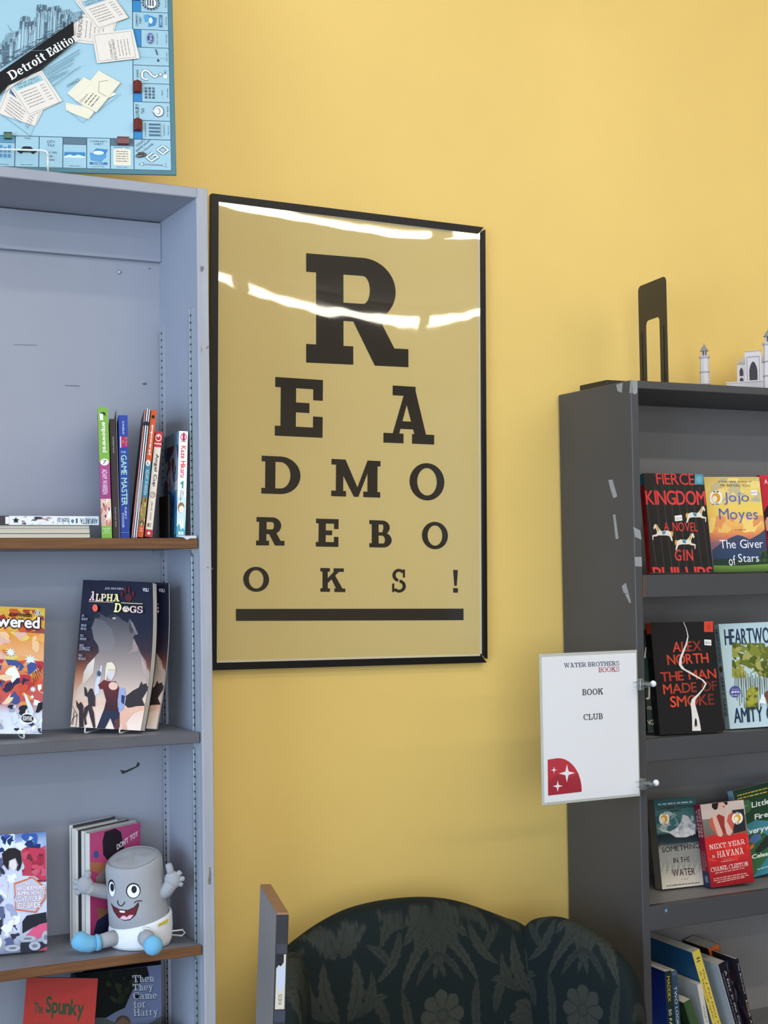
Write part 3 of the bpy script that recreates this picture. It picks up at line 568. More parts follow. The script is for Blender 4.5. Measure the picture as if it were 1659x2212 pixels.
# ------------------------------------------------------------------ books
PAGES = (222, 214, 196)
def copy_tree(o, parent=None):
    c = o.copy(); COL.objects.link(c)
    if parent: c.parent = parent
    for ch in o.children: copy_tree(ch, c)
    return c
class Book:
    """local frame: front cover on the -y side, spine on the -x side, foot at z = 0"""
    def __init__(s, name, label, w, h, t, M, front=(200, 200, 200), spine=None, back=None, pages=PAGES, ct=.0007, inset=.0, cat='book', group=None, deform=None, m=None, rounded=0):
        s.w, s.h, s.t = w, h, t; s.deform = deform
        s.root = empty(name, M=M); tag(s.root, label, cat, group)
        spine = spine or front; back = back or spine; d = deform or (lambda p: p)
        mb = MB(); nz = 12 if deform else 1
        def slabz(x0, y0, x1, y1, col, z0=0, z1=h):
            for i in range(nz):
                a = z0+(z1-z0)*i/nz; b = z0+(z1-z0)*(i+1)/nz
                q = MB().box(x0, y0, a, x1, y1, b, col)
                mb.add([d(Vector(p)) for p in q.v], [f for k, f in enumerate(q.f) if (k > 1 or (k == 0 and i == 0) or (k == 1 and i == nz-1))], col)
        slabz(0, 0, w, ct, front); slabz(0, t-ct, w, t, back)
        if rounded:
            n = 6; pts = [(-rounded*math.sin(math.pi*i/n), t*(.5-.5*math.cos(math.pi*i/n))) for i in range(n+1)]
            vs = [Vector((x, y, z)) for z in (0, h) for x, y in pts]
            mb.add(vs, [(i, i+1, n+2+i, n+1+i)[::-1] for i in range(n)] + [tuple(range(n+1))[::-1], tuple(range(n+1, 2*n+2))], spine)
        else: slabz(0, ct, ct, t-ct, spine)
        s.cover = mb.build('cover', m or PRINT, s.root)
        mb = MB(); z0, z1, x1 = inset, h-max(inset, .0004), w-max(inset, .0006)
        pc = [tuple(int(c*f) for c in pages) for f in (1, .93)]; ns = max(2, min(14, int((t-2*ct)/.0012)))
        for j in range(ns):
            ya = ct+(t-2*ct)*j/ns; yb = ct+(t-2*ct)*(j+1)/ns; e = .0004 if j % 2 else 0
            for i in range(nz):
                a = z0+(z1-z0)*i/nz; b = z0+(z1-z0)*(i+1)/nz
                q = MB().box(ct, ya, a, x1-e, yb, b); mb.add([d(Vector(p)) for p in q.v], [f for k, f in enumerate(q.f) if (k > 1 or (k == 0 and i == 0) or (k == 1 and i == nz-1))], pc[j % 2])
        s.pages = mb.build('page_block', MATTE, s.root)
    def art(s, face='front', A=None, **kw):
        w, h, t = s.w, s.h, s.t
        if face == 'front': return Art((0, 0, h), (w, 0, 0), (0, 0, -h), (0, -1, 0), A, deform=s.deform, **kw)
        if face == 'spine': return Art((0, t, h), (0, -t, 0), (0, 0, -h), (-1, 0, 0), A, **kw)
        return Art((w, t, h), (-w, 0, 0), (0, 0, -h), (0, 1, 0), A, **kw)
def faced(P, yaw, lean=0, tilt=0):
    """book showing its front cover: P = foot corner at the spine; yaw turns the cover towards -x, lean tips the head back, tilt tips it in its own plane"""
    return Matrix.Translation(P) @ Matrix.Rotation(-yaw, 4, 'Z') @ Matrix.Rotation(-lean, 4, 'X') @ Matrix.Rotation(tilt, 4, 'Y')
def solve_faced(TL, TR, BL, Y, Z, yaw, lean=0., ratio=None):
    """cover plane through the pixel BL at depth Y / height Z: returns matrix, width, height that put the corners on TL, TR"""
    q = aY(BL[0], BL[1], Y); P = Vector((q.x, Y, Z)); M = faced(P, yaw, lean)
    n = M.to_3x3() @ Vector((0, 1, 0)); I = M.inverted()
    a = I @ aP(*TL, P, n); b = I @ aP(*TR, P, n)
    tilt = math.atan2(a.x, a.z)
    return faced(P, yaw, lean, tilt), (b-a).length, a.length
def rad(d): return math.radians(d)
def spined(PBL, PBR, PTL, Y, Z, yaw, depth):
    """book showing its spine: matrix, height, thickness. Local book frame turned so that its spine faces the room"""
    q = aY(PBR[0], PBR[1], Y); P = Vector((q.x, Y, Z)); B = Matrix.Translation(P) @ Matrix.Rotation(-yaw, 4, 'Z')
    n = B.to_3x3() @ Vector((0, 1, 0)); I = B.inverted()
    bl = I @ aP(*PBL, P, n); tl = I @ aP(*PTL, P, n); br = I @ aP(*PBR, P, n)
    t = abs(br.x-bl.x); tilt = math.atan2(tl.x-bl.x, tl.z-bl.z); h = math.hypot(tl.x-bl.x, tl.z-bl.z)
    t *= math.cos(tilt)
    lift = t*abs(math.sin(tilt)) if tilt > 0 else 0
    return B @ Matrix.Rotation(tilt, 4, 'Y') @ Matrix.Translation((0, 0, 0)) @ Matrix.Rotation(math.pi/2, 4, 'Z'), h, t, lift
def vtext(ar, t, u0, v0, u1, v1, col, font='sans', up=False, **kw):
    """text running down a spine (raw cover coordinates)"""
    if up: return ar.text(t, (u0, v1), (u0, v0), (u1, v1), col, font, raw=True, **kw)
    return ar.text(t, (u1, v0), (u1, v1), (u0, v0), col, font, raw=True, **kw)
Z1 = lambda z: (180+z[0]/6.9125, 860+z[1]/6.9125)

# ---- left case, upper shelf: a short row of spines
def shelf1(name, label, bl, br, tl, yaw, depth, front, spine, back=None, Y=-.288, pages=PAGES, group='books standing on the brown-edged upper shelf', dz=0, **kw):
    M, h, t, lift = spined(Z1(bl), Z1(br), Z1(tl), Y, S1T+.0006, rad(yaw), depth)
    M = Matrix.Translation((0, 0, lift+dz)) @ M
    return Book(name, label, depth, h, t, M, front, spine, back, pages, group=group, **kw)
G7, P7 = (122, 164, 70), (160, 74, 128)
b = shelf1('graphic_novel', 'green and magenta graphic novel spine numbered 7 on the upper shelf', (275, 2065), (430, 2060), (213, 105), 15.6, .146, (150, 90, 130), G7, (150, 96, 132))
s = b.art('spine'); s.rect(0, 0, 1, .42, (124, 168, 70), raw=True); s.rect(0, .42, 1, .70, (164, 74, 130), (150, 66, 118), raw=True); s.rect(0, .70, 1, .905, (214, 178, 164), raw=True); s.rect(0, .905, 1, 1, (126, 172, 74), raw=True)
s.patches((0, .70, 1, .905), 16, [(232, 204, 150), (196, 120, 110), (120, 64, 90), (240, 214, 200), (84, 52, 70), (222, 226, 232)], .16, 7, raw=True, asp=.2)
s.ell(.5, .42, .40, .026, (240, 240, 238), raw=True); s.text('7', (.30, .405), (.70, .405), (.30, .435), (30, 28, 32), raw=True)
s.poly([(.2, .045), (.2, .068), (.42, .068), (.62, .055), (.72, .075), (.74, .05), (.6, .038)], (26, 26, 26), raw=True); s.line([(.18, .04), (.18, .075), (.5, .075)], .05, (225, 232, 215), raw=True)
vtext(s, 'empowered', .24, .115, .78, .345, (240, 242, 236), bold=.012); vtext(s, 'ADAM WARREN', .22, .475, .72, .665, (238, 214, 230)); s.text('DARK HORSE', (.15, .92), (.85, .92), (.15, .933), (216, 232, 190), raw=True); s.text('BOOKS', (.3, .938), (.7, .938), (.3, .95), (216, 232, 190), raw=True); s.rect(.1, .958, .9, .961, (190, 220, 150), raw=True)
s.build('spine_print', b.root)
b = shelf1('softcover_book', 'dark brown softcover spine with small pale lettering on the upper shelf', (446, 2066), (535, 2064), (388, 285), 15.6, .15, (62, 52, 52), (60, 50, 50))
s = b.art('spine'); vtext(s, 'MONKEYSUIT', .42, .15, .66, .29, (176, 166, 162)); vtext(s, 'MONKEYSUIT PRESS', .4, .74, .62, .905, (168, 158, 156)); s.build('spine_print', b.root)
b = shelf1('thin_comic', 'thin stapled comic edge beside the blue spine, slightly taller than the brown book', (535, 2063), (550, 2063), (481, 152), 15.6, .165, (58, 58, 64), (200, 200, 204), (70, 66, 66))
b = shelf1('hardcover_novel', 'royal blue hardback spine with pale green lettering on the upper shelf', (552, 2062), (692, 2062), (520, 228), 15.6, .14, (26, 32, 70), (46, 66, 142), (24, 32, 66), rounded=.0016)
s = b.art('spine', base=.0019); s.rect(.02, 0, 1, 1, (48, 70, 148), (42, 62, 138), raw=True)
vtext(s, 'XANDLD', .42, .045, .62, .155, (206, 216, 240)); s.rect(.28, .175, .98, .262, (190, 40, 86), (150, 40, 110), raw=True); s.patches((.34, .18, .9, .25), 6, [(96, 140, 96), (60, 80, 140), (220, 90, 70)], .2, 3, raw=True, asp=.12); s.rect(.16, .172, .26, .265, (226, 226, 236), raw=True)
s.text('THE', (.2, .292), (.75, .292), (.2, .308), (178, 204, 190), raw=True); vtext(s, 'GAME MASTER', .22, .325, .82, .735, (164, 206, 186), bold=.012); vtext(s, 'FURRY', .5, .75, .72, .845, (196, 208, 232)); vtext(s, 'SCHOOLER', .22, .795, .44, .915, (196, 208, 232)); s.rect(.05, .952, .95, .955, (110, 150, 170), raw=True); s.build('spine_print', b.root)
for i, (bl, br, tl, fr, sp, lab) in enumerate((((712, 2062), (738, 2062), (912, 140), (120, 70, 70), (196, 130, 122), 'thin leaning comic with reddish spine next to the dark gap on the upper shelf'),
        ((741, 2061), (770, 2061), (944, 132), (40, 44, 70), (226, 228, 232), 'thin leaning comic with white spine between two other thin comics'),
        ((773, 2060), (802, 2060), (975, 140), (44, 40, 44), (206, 208, 214), 'thin leaning comic with grey spine touching the orange numbered spine'))):
    b = shelf1('thin_comic', lab, bl, br, tl, 15.6, .17, fr, sp, (60, 58, 62))
    s = b.art('spine'); s.rect(0, .1, 1, .13, (40, 42, 60), raw=True); s.rect(0, .55, 1, .8, tuple(int(c*.8) for c in sp), raw=True); s.build('spine_print', b.root)
b = shelf1('graphic_novel', 'orange and teal graphic novel spine numbered 6 leaning on the upper shelf', (805, 2060), (893, 2058), (1012, 158), 15.6, .146, (90, 70, 50), (196, 88, 48), (60, 50, 50))
s = b.art('spine'); s.rect(0, 0, 1, .41, (200, 88, 48), raw=True); s.rect(0, .41, 1, .69, (62, 120, 144), raw=True); s.rect(0, .69, 1, .91, (150, 124, 70), raw=True); s.rect(0, .91, 1, 1, (200, 86, 50), raw=True)
s.patches((0, .69, 1, .91), 14, [(190, 164, 92), (60, 48, 34), (214, 190, 130), (120, 84, 56), (38, 40, 40)], .17, 9, raw=True, asp=.2)
s.ell(.45, .42, .38, .024, (236, 232, 222), raw=True); s.text('6', (.28, .405), (.62, .405), (.28, .437), (28, 26, 26), raw=True); s.poly([(.2, .05), (.25, .07), (.6, .065), (.7, .08), (.72, .05), (.5, .04)], (28, 26, 26), raw=True)
vtext(s, 'empowered', .25, .12, .80, .355, (240, 238, 230), bold=.012); vtext(s, 'ADAM WARREN', .25, .47, .78, .67, (196, 214, 220)); s.text('DARK', (.2, .925), (.8, .925), (.2, .938), (240, 190, 160), raw=True); s.text('HORSE', (.2, .945), (.8, .945), (.2, .957), (240, 190, 160), raw=True); s.build('spine_print', b.root)
b = shelf1('manga_volume', 'cream manga spine with red ends leaning on the upper shelf', (912, 2058), (1028, 2055), (1072, 492), 15.6, .13, (120, 60, 56), (222, 208, 190), (60, 44, 44))
s = b.art('spine'); s.rect(0, 0, 1, .145, (192, 56, 64), raw=True); s.rect(0, .93, 1, 1, (186, 52, 60), raw=True); s.ell(.5, .055, .4, .034, (238, 226, 216), raw=True); s.ell(.5, .055, .31, .026, (186, 48, 58), raw=True); s.ell(.46, .04, .14, .01, (238, 220, 210), raw=True); s.rect(0, .108, 1, .118, (236, 220, 206), raw=True)
vtext(s, 'Angel Cup', .28, .21, .78, .52, (52, 40, 66), bold=.014); s.ell(.48, .6, .36, .028, (110, 92, 96), raw=True); s.ell(.48, .6, .28, .021, (222, 208, 190), raw=True); vtext(s, 'MC', .3, .585, .68, .615, (70, 60, 70)); vtext(s, 'JAE-HO YOUN', .36, .665, .64, .84, (66, 54, 62)); s.text('E', (.25, .872), (.72, .872), (.25, .905), (40, 34, 40), raw=True); s.ell(.5, .965, .18, .014, (236, 214, 200), raw=True); s.build('spine_print', b.root)
q = aY(348, 1158, -.23)
bk = empty('bookend', M=Matrix.Translation((.829, -.23, S1T+.0006)) @ Matrix.Rotation(-rad(6.5), 4, 'Z')); tag(bk, 'dark metal bookend plate between two manga volumes on the upper shelf', 'bookend')
MB().rbox(-.001, -.05, 0, .001, .03, .075, .0008, seg=1).build('upright', mat('black_sheet_metal', (34, 33, 32), .45, .5), bk); MB().box(.001, -.05, 0, .004, .03, .0012).build('foot', MATS['black_sheet_metal'], bk)
b = shelf1('manga_volume', 'white and turquoise manga spine with red lettering beside the metal shelf standard', (1388, 2050), (1520, 2050), (1430, 462), 6.5, .122, (226, 236, 240), (240, 242, 246), (150, 176, 190), Y=-.292)
s = b.art('spine'); s.rect(0, 0, 1, .62, (240, 241, 245), raw=True); s.rect(0, .62, 1, 1, (110, 176, 192), (84, 164, 182), raw=True); s.poly([(0, .62), (0, .90), (.3, .87), (.9, .93), (1, .8), (1, .62)], (206, 226, 230), raw=True)
s.ell(.52, .055, .36, .034, (214, 74, 110), raw=True); s.ell(.52, .055, .27, .024, (240, 240, 244), raw=True); s.line([(.4, .065), (.5, .045), (.62, .05), (.5, .065), (.66, .07)], .07, (214, 74, 110), raw=True); s.rect(.2, .094, .84, .1, (120, 110, 120), raw=True)
vtext(s, 'Kaze Hikaru', .27, .14, .82, .435, (214, 52, 56), bold=.012); s.poly([(.30, .49), (.30, .505), (.48, .498), (.46, .54), (.62, .54), (.66, .47), (.52, .47)], (60, 150, 130), raw=True); vtext(s, 'Taeko', .56, .555, .74, .615, (60, 60, 66)); vtext(s, 'Watanabe', .28, .555, .5, .655, (60, 60, 66))
s.ell(.45, .72, .36, .05, (150, 112, 76), raw=True); s.ell(.5, .735, .3, .034, (244, 226, 212), raw=True); s.poly([(.25, .86), (.4, .80), (.5, .88), (.65, .80), (.75, .9), (.5, .93)], (240, 246, 248), raw=True); s.rect(.22, .945, .78, .975, (232, 240, 242), raw=True); s.text('V', (.35, .95), (.65, .95), (.35, .97), (60, 140, 160), raw=True); s.build('spine_print', b.root)
s = b.art('back'); s.stops([(0, (120, 160, 184)), (.3, (170, 176, 196)), (.6, (120, 160, 190)), (1, (72, 118, 134))]); s.patches((.0, .12, 1, .6), 26, [(74, 44, 66), (112, 60, 84), (206, 200, 214), (60, 84, 130), (90, 66, 56)], .11, 12, raw=True); s.patches((0, .55, 1, 1), 12, [(58, 110, 170), (70, 130, 160), (120, 170, 190), (52, 80, 78)], .16, 15, raw=True); s.build('cover_print', b.root)
# ---- the lying pile at the left of that shelf
def lying(name, label, xl, xr, yb, yt, depth, cols, spine_text=None, fore=False, Y=-.296):
    a = aY(xl, yb, Y); b2 = aY(xr, yb, Y); c = aY(xr, yt, Y); L = (b2-a).length; t = c.z-b2.z
    return a, b2, c, L, t
ya = .0
zcur = S1T+.0006
LP = []
x_r = aY(193, 1160, -.285).x; x_r2 = aY(214, 1135, -.292).x
pile = [('black manga lying at the bottom of the flat pile on the upper shelf', (40, 36, 40), .0079, .02), ('pale manga lying second from the bottom of the flat pile', (206, 200, 190), .0073, .0), ('grey manga lying just under the heart-lettered volume of the pile', (120, 118, 120), .0058, .006)]
for i, (lab, cc, t, dx) in enumerate(pile):
    # fore-edge towards the room: local x -> -y, local z -> x
    M = Matrix.Translation((x_r-.186, -.282+.002*i, zcur)) @ Matrix(((0, 0, 1, 0), (-1, 0, 0, 0), (0, -1, 0, 0), (0, 0, 0, 1))).to_4x4()
    M = Matrix.Translation((x_r-.186, -.168+.002*i, zcur+t)) @ Matrix(((0, 0, 1, 0), (-1, 0, 0, 0), (0, -1, 0, 0), (0, 0, 0, 1)))
    Book('manga_volume', lab, .122, .186, t, M, cc, cc, cc, (214, 206, 188), group='manga lying flat on the upper shelf'); zcur += t+.0003
t = .0148
M = Matrix.Translation((x_r2-.19, -.29, zcur)) @ Matrix(((0, 0, 1, 0), (1, 0, 0, 0), (0, 1, 0, 0), (0, 0, 0, 1)))
b = Book('manga_volume', 'white manga lying on top of the flat pile, spine lettered with a teal heart', .125, .19, t, M, (226, 232, 240), (232, 236, 242), (210, 214, 222), group='manga lying flat on the upper shelf')
# spine art: u from back (bottom) to front (top) ; text runs upside down as in the photo
s = b.art('spine')
def along(t_, v0, v1, u0, u1, col, **kw): s.text(t_, (u1, v0), (u1, v1), (u0, v0), col, raw=True, **kw)
s.rect(0, 0, 1, .12, (196, 214, 226), raw=True); along('ARIFURETA:', .01, .17, .25, .85, (48, 62, 84), bold=.01); along('I', .19, .205, .25, .8, (70, 86, 106)); s.ell(.55, .235, .2, .013, (72, 132, 150), raw=True); s.poly([(.5, .22), (.5, .25), (.85, .235)], (72, 132, 150), raw=True); along('Isekai', .265, .37, .2, .9, (70, 90, 112))
s.patches((0.05, .4, .95, .68), 22, [(196, 170, 160), (236, 226, 222), (90, 80, 92), (150, 120, 130), (60, 56, 66)], .13, 4, raw=True, asp=.22); s.poly(star(.5, .73, .4, .4) and [(.5+.38*math.cos(i*math.pi/5)*(1 if i % 2 else .45), .73+.032*math.sin(i*math.pi/5)*(1 if i % 2 else .45)) for i in range(10)], (40, 40, 46), raw=True); s.rect(0, .79, 1, 1, (70, 64, 70), raw=True); s.rect(.1, .79, .9, .82, (232, 234, 240), raw=True)
s.build('spine_print', b.root)

# ---- left case, second shelf: comics on wire stands
M_WIRE = mat('white_coated_wire', (226, 226, 222), .35, .5)
def wire_stand(name, label, M, w=.09, hook=.016, hgt=.12, lean=.22, back=.07):
    r = empty(name, M=M); tag(r, label, 'stand')
    for sx in (-1, 1):
        x = sx*w/2
        MB().tube([(x, -hook-.004, .012), (x, -hook-.006, .004), (x, -hook, .0025), (x, .0, .0025), (x, .01, .004), (x*.9, .01+hgt*math.sin(lean), hgt)], .0014, n=6).build('side_wire', M_WIRE, r, smooth=True)
    MB().tube([(-w/2*.9, .01+hgt*math.sin(lean), hgt), (0, .012+hgt*math.sin(lean), hgt+.006), (w/2*.9, .01+hgt*math.sin(lean), hgt)], .0014, n=6).build('top_wire', M_WIRE, r, smooth=True)
    MB().tube([(-w/2*.9, .008+hgt*.6*math.sin(lean), hgt*.62), (-w*.42, back, .002), (w*.42, back, .002), (w/2*.9, .008+hgt*.6*math.sin(lean), hgt*.62)], .0014, n=6).build('rear_prop', M_WIRE, r, smooth=True)
    return r
ZA = lambda z: (140+z[0]/5.977, 1230+z[1]/5.977)
ADEF = lambda W_, H_: (lambda p: Vector((p.x + .010*math.sin(math.pi*min(max(p.z/H_, 0), 1))*max(0, p.x/W_)**2, p.y - .004*math.sin(math.pi*min(max(p.z/H_, 0), 1))*max(0, p.x/W_), p.z)))
def alpha_art(b):
    A = affine((240, 135), (1135, 138), (75, 1985))
    s = b.art('front', A)
    s.stops([(0, (14, 17, 42)), (.30, (17, 19, 42)), (.46, (44, 30, 42)), (.56, (104, 56, 42)), (.66, (176, 120, 92)), (.78, (222, 178, 152)), (1, (244, 222, 210))])
    dog = [(435, 540), (540, 605), (590, 560), (650, 560), (745, 635), (800, 660), (815, 605), (860, 660), (915, 800), (870, 810), (850, 850), (905, 950), (930, 1030), (990, 1130), (1005, 1215), (1050, 1280), (1065, 1380), (1050, 1500), (1030, 1640), (140, 1640), (160, 1520), (225, 1420), (245, 1300), (300, 1200), (390, 1100), (440, 1040), (430, 960), (375, 880), (370, 810), (345, 740), (390, 650), (390, 590)]
    s.poly(dog[::-1], (58, 58, 68), (222, 196, 178))
    s.poly([(390, 620), (500, 640), (600, 740), (640, 900), (600, 1010), (480, 1030), (430, 960), (375, 880), (350, 740)][::-1], (84, 84, 92), (132, 124, 124)); s.ell(418, 582, 40, 34, (30, 30, 36)); s.ell(608, 588, 52, 26, (38, 38, 46)); s.ell(835, 720, 26, 70, (60, 58, 66)); s.poly([(820, 610), (862, 665), (910, 800), (880, 790), (840, 700)][::-1], (120, 110, 112))
    s.poly([(610, 600), (655, 595), (650, 620), (615, 622)][::-1], (170, 168, 170))
    s.poly([(860, 850), (905, 960), (900, 1010), (840, 1030), (760, 1080), (840, 990)][::-1], (150, 132, 128)); s.poly([(940, 1060), (1000, 1220), (1010, 1400), (960, 1300)][::-1], (176, 152, 144))
    s.poly([(300, 1200), (390, 1110), (370, 1300), (260, 1450), (230, 1430), (250, 1300)][::-1], (214, 208, 204), (206, 182, 160))
    s.poly([(770, 1570), (850, 1500), (915, 1460), (945, 1380), (960, 1420), (1005, 1400), (1005, 1430), (1050, 1440), (1040, 1490), (1000, 1520), (960, 1600), (1010, 1680), (900, 1690), (800, 1720), (760, 1680)][::-1], (48, 36, 38)); s.poly([(700, 1740), (800, 1715), (1010, 1685), (990, 1720), (860, 1780), (780, 1900), (800, 1990), (740, 1990), (700, 1850)][::-1], (226, 176, 150))
    s.poly([(385, 1590), (395, 1420), (430, 1330), (470, 1200), (482, 1210), (470, 1330), (440, 1460), (450, 1540)][::-1], (206, 204, 222)); s.ell(442, 1310, 26, 36, (60, 80, 100))
    s.poly([(430, 1450), (500, 1385), (560, 1400), (640, 1395), (690, 1480), (690, 1560), (670, 1700), (700, 1775), (500, 1770), (530, 1640), (490, 1500), (450, 1500)][::-1], (110, 34, 32), (52, 24, 34)); s.ell(615, 1455, 55, 50, (226, 184, 166))
    s.poly([(500, 1760), (700, 1765), (705, 2000), (640, 2000), (585, 1850), (520, 1985), (415, 1985)][::-1], (34, 36, 62)); s.poly([(640, 1880), (700, 1840), (705, 2000), (640, 2000)][::-1], (96, 48, 44))
    s.poly([(690, 1470), (755, 1480), (772, 1600), (745, 1740), (690, 1780), (672, 1640)][::-1], (150, 160, 196)); s.poly([(715, 1560), (760, 1570), (750, 1680), (715, 1650)][::-1], (44, 48, 80))
    s.ell(585, 1260, 62, 100, (206, 186, 150)); s.poly([(525, 1240), (540, 1170), (600, 1160), (640, 1210), (640, 1250), (560, 1250), (530, 1390), (515, 1380)][::-1], (226, 214, 184)); s.poly([(545, 1270), (630, 1265), (625, 1340), (595, 1390), (550, 1360)][::-1], (212, 198, 206))
    for pts in ([(255, 1480), (280, 1500), (300, 1560), (330, 1500), (360, 1500), (395, 1600), (395, 1720), (350, 1720), (380, 1800), (400, 1980), (370, 2010), (330, 1850), (310, 1760), (275, 1870), (290, 1940), (265, 1960), (245, 1830), (260, 1740), (310, 1700), (300, 1610), (262, 1590)], [(150, 1650), (185, 1700), (215, 1670), (245, 1720), (250, 1980), (190, 2000), (190, 1780), (160, 1730)]):
        s.poly(pts[::-1], (52, 38, 42))
    s.line([(95, 1720), (165, 1830), (150, 1980)], 8, (60, 40, 40)); s.line([(125, 1790), (110, 1960)], 7, (60, 40, 40)); s.line([(165, 1830), (110, 1880), (85, 1960)], 7, (60, 40, 40))
    for (cx, cy, rx, ry) in ((825, 345, 42, 48), (740, 300, 16, 40), (785, 250, 15, 42), (835, 245, 15, 44), (885, 300, 15, 36)): s.ell(cx, cy, rx, ry, (84, 22, 30))
    s.text("JOD DEXTER'S", (530, 222), (766, 222), (526, 255), (196, 200, 214)); s.text('VOL.1', (1012, 216), (1082, 216), (1010, 260), (206, 208, 216), bold=1.2)
    s.text('A', (352, 280), (415, 280), (328, 396), (232, 196, 196), 'slab', v=.24); s.text('LPHA', (418, 310), (722, 305), (408, 402), (236, 208, 180), 'slab', v=.24, col2=(238, 232, 150)); s.line([(325, 411), (640, 411)], 7, (206, 190, 170)); s.line([(735, 413), (998, 418)], 7, (230, 222, 160))
    s.text('D', (660, 420), (745, 422), (640, 534), (238, 230, 150), 'slab', v=.24); s.text('O', (752, 455), (835, 455), (748, 530), (226, 206, 180), 'slab', v=.2); s.text('GS', (840, 450), (1000, 450), (835, 535), (224, 196, 190), 'slab', v=.24, col2=(226, 190, 192))
    s.ell(792, 508, 18, 15, (232, 214, 196)); [s.ell(772+13*k, 480-abs(1.5-k)*-3, 6, 9, (232, 214, 196)) for k in range(4)]
    s.ell(412, 492, 34, 46, (236, 96, 78))
    s.text('DOMINGUEZ', (212, 985), (346, 985), (210, 1030), (166, 168, 184))
    for i, (x0, y0, x1) in enumerate(((246, 594, 272), (240, 635, 320), (235, 716, 306), (230, 757, 302), (226, 844, 266), (222, 886, 302), (216, 966, 272), (204, 1092, 246), (200, 1134, 294))): [s.dashes(x0, y0+d_, x1, y0+d_+1, 11, (140, 142, 162), seed=i*3+j_) for j_, d_ in enumerate((-7, 9))]
    return s.build('cover_print', b.root)
M, w, h = solve_faced(ZA((240, 135)), ZA((1135, 138)), ZA((75, 1985)), -.197, S2T+.012, rad(37), rad(7))
b = Book('comic_volume', 'dark comic volume with a giant dog on its cover, in front of its twin', w, h, .024, M, (24, 26, 50), (24, 26, 50), (30, 30, 40), (206, 202, 194), group='copies of the dog comic', deform=ADEF(w, h)); alpha_art(b)
M2, w2, h2 = solve_faced(ZA((455, 170)), ZA((1345, 175)), ZA((290, 2025)), -.172, S2T+.011, rad(37), rad(7))
b = Book('comic_volume', 'second copy of the dog comic, half hidden behind the first', w, h, .008, M2, (24, 26, 50), (24, 26, 50), (30, 30, 40), (206, 202, 194), group='copies of the dog comic', deform=ADEF(w, h)); alpha_art(b)
q = M @ Vector((w/2, .052, 0)); wire_stand('wire_stand', 'white wire stand under the dog comics', Matrix.Translation((q.x, q.y, S2T+.0005)) @ Matrix.Rotation(-rad(37), 4, 'Z'), w=.062, hook=.062, hgt=.07, lean=.08, back=.03)
ZE = lambda z: (0+z[0]/6.323, 1260+z[1]/6.323)
M, w, h = solve_faced(ZE((-555, 292)), ZE((615, 262)), ZE((-625, 2135)), -.232, S2T+.016, rad(2), rad(9))
b = Book('graphic_novel', 'fiery graphic novel numbered 8 facing out on a wire stand beside the dog comic', w, h, .013, M, (214, 150, 70), (40, 34, 36), (34, 30, 32), (200, 190, 180))
s = b.art('front', affine((-555, 292), (615, 262), (-625, 2135)))
s.stops([(0, (222, 184, 72)), (.22, (226, 150, 66)), (.4, (232, 176, 130)), (.58, (212, 92, 62)), (.74, (196, 90, 92)), (.84, (212, 216, 230)), (1, (226, 232, 240))])
s.patches((-600, 300, 600, 640), 34, [(232, 204, 84), (206, 96, 58), (176, 66, 56), (236, 180, 80), (150, 74, 74)], 90, 21, jag=.6)
s.patches((-600, 640, 600, 1050), 40, [(238, 196, 150), (232, 170, 90), (226, 206, 110), (226, 180, 168), (214, 120, 80)], 90, 22, jag=.6)
s.patches((-600, 1050, 590, 1700), 60, [(204, 84, 60), (230, 150, 70), (180, 60, 70), (236, 206, 170), (70, 84, 140), (240, 240, 246), (52, 48, 80)], 75, 23, jag=.6)
for cx, cy, R in ((130, 945, 80), (400, 1040, 90), (440, 1170, 60), (430, 1465, 50), (420, 1575, 32)): s.poly([(cx+R*(1 if i % 2 else .45)*math.sin(-i*math.pi/9), cy+R*(1 if i % 2 else .45)*math.cos(-i*math.pi/9)) for i in range(18)], (224, 234, 246))
s.poly([(350, 1120), (400, 1070), (470, 1080), (490, 1150), (430, 1220), (370, 1260)][::-1], (66, 84, 150))
for i in range(6): s.line([(430+18*i, 1230-25*i), (450+28*i, 1400-40*i)], 7, (60, 40, 44))
s.patches((-600, 1700, 560, 2110), 50, [(236, 240, 246), (200, 212, 230), (150, 160, 190), (70, 64, 90), (214, 224, 240), (40, 40, 52)], 75, 24, jag=.65)
s.poly([(300, 1510), (345, 1560), (440, 1780), (420, 1850), (380, 1820), (330, 1650)][::-1], (214, 224, 238)); s.poly([(460, 1800), (500, 1660), (560, 1640), (556, 1740), (500, 1800)][::-1], (34, 34, 44))
for x0, x1, c, k in ((-12, -12, (70, 30, 40), 26), (0, 0, (240, 242, 246), 6)):
    s.text('Empowered', (-540, 418), (530, 405), (-548, 636), c, bold=k)
s.text('ADAM WARREN', (112, 364), (425, 360), (110, 415), (34, 34, 34), bold=1.8)
s.ell(505, 340, 42, 42, (236, 238, 240)); s.ell(505, 340, 34, 34, (56, 56, 62)); s.text('8', (486, 315), (524, 315), (486, 366), (240, 240, 240), bold=1.8)
s.ell(350, 1890, 92, 82, (230, 234, 240)); s.ell(350, 1890, 84, 60, (40, 40, 48)); [s.dashes(286, 1868+22*i_, 414, 1866+22*i_, 13, (236, 238, 242), seed=i_) for i_ in range(3)]
s.build('cover_print', b.root)
wire_stand('wire_stand', 'white wire stand under the fiery graphic novel', Matrix.Translation((M.translation.x+.075, -.222, S2T)), w=.07, hook=.022, hgt=.1, back=.1)

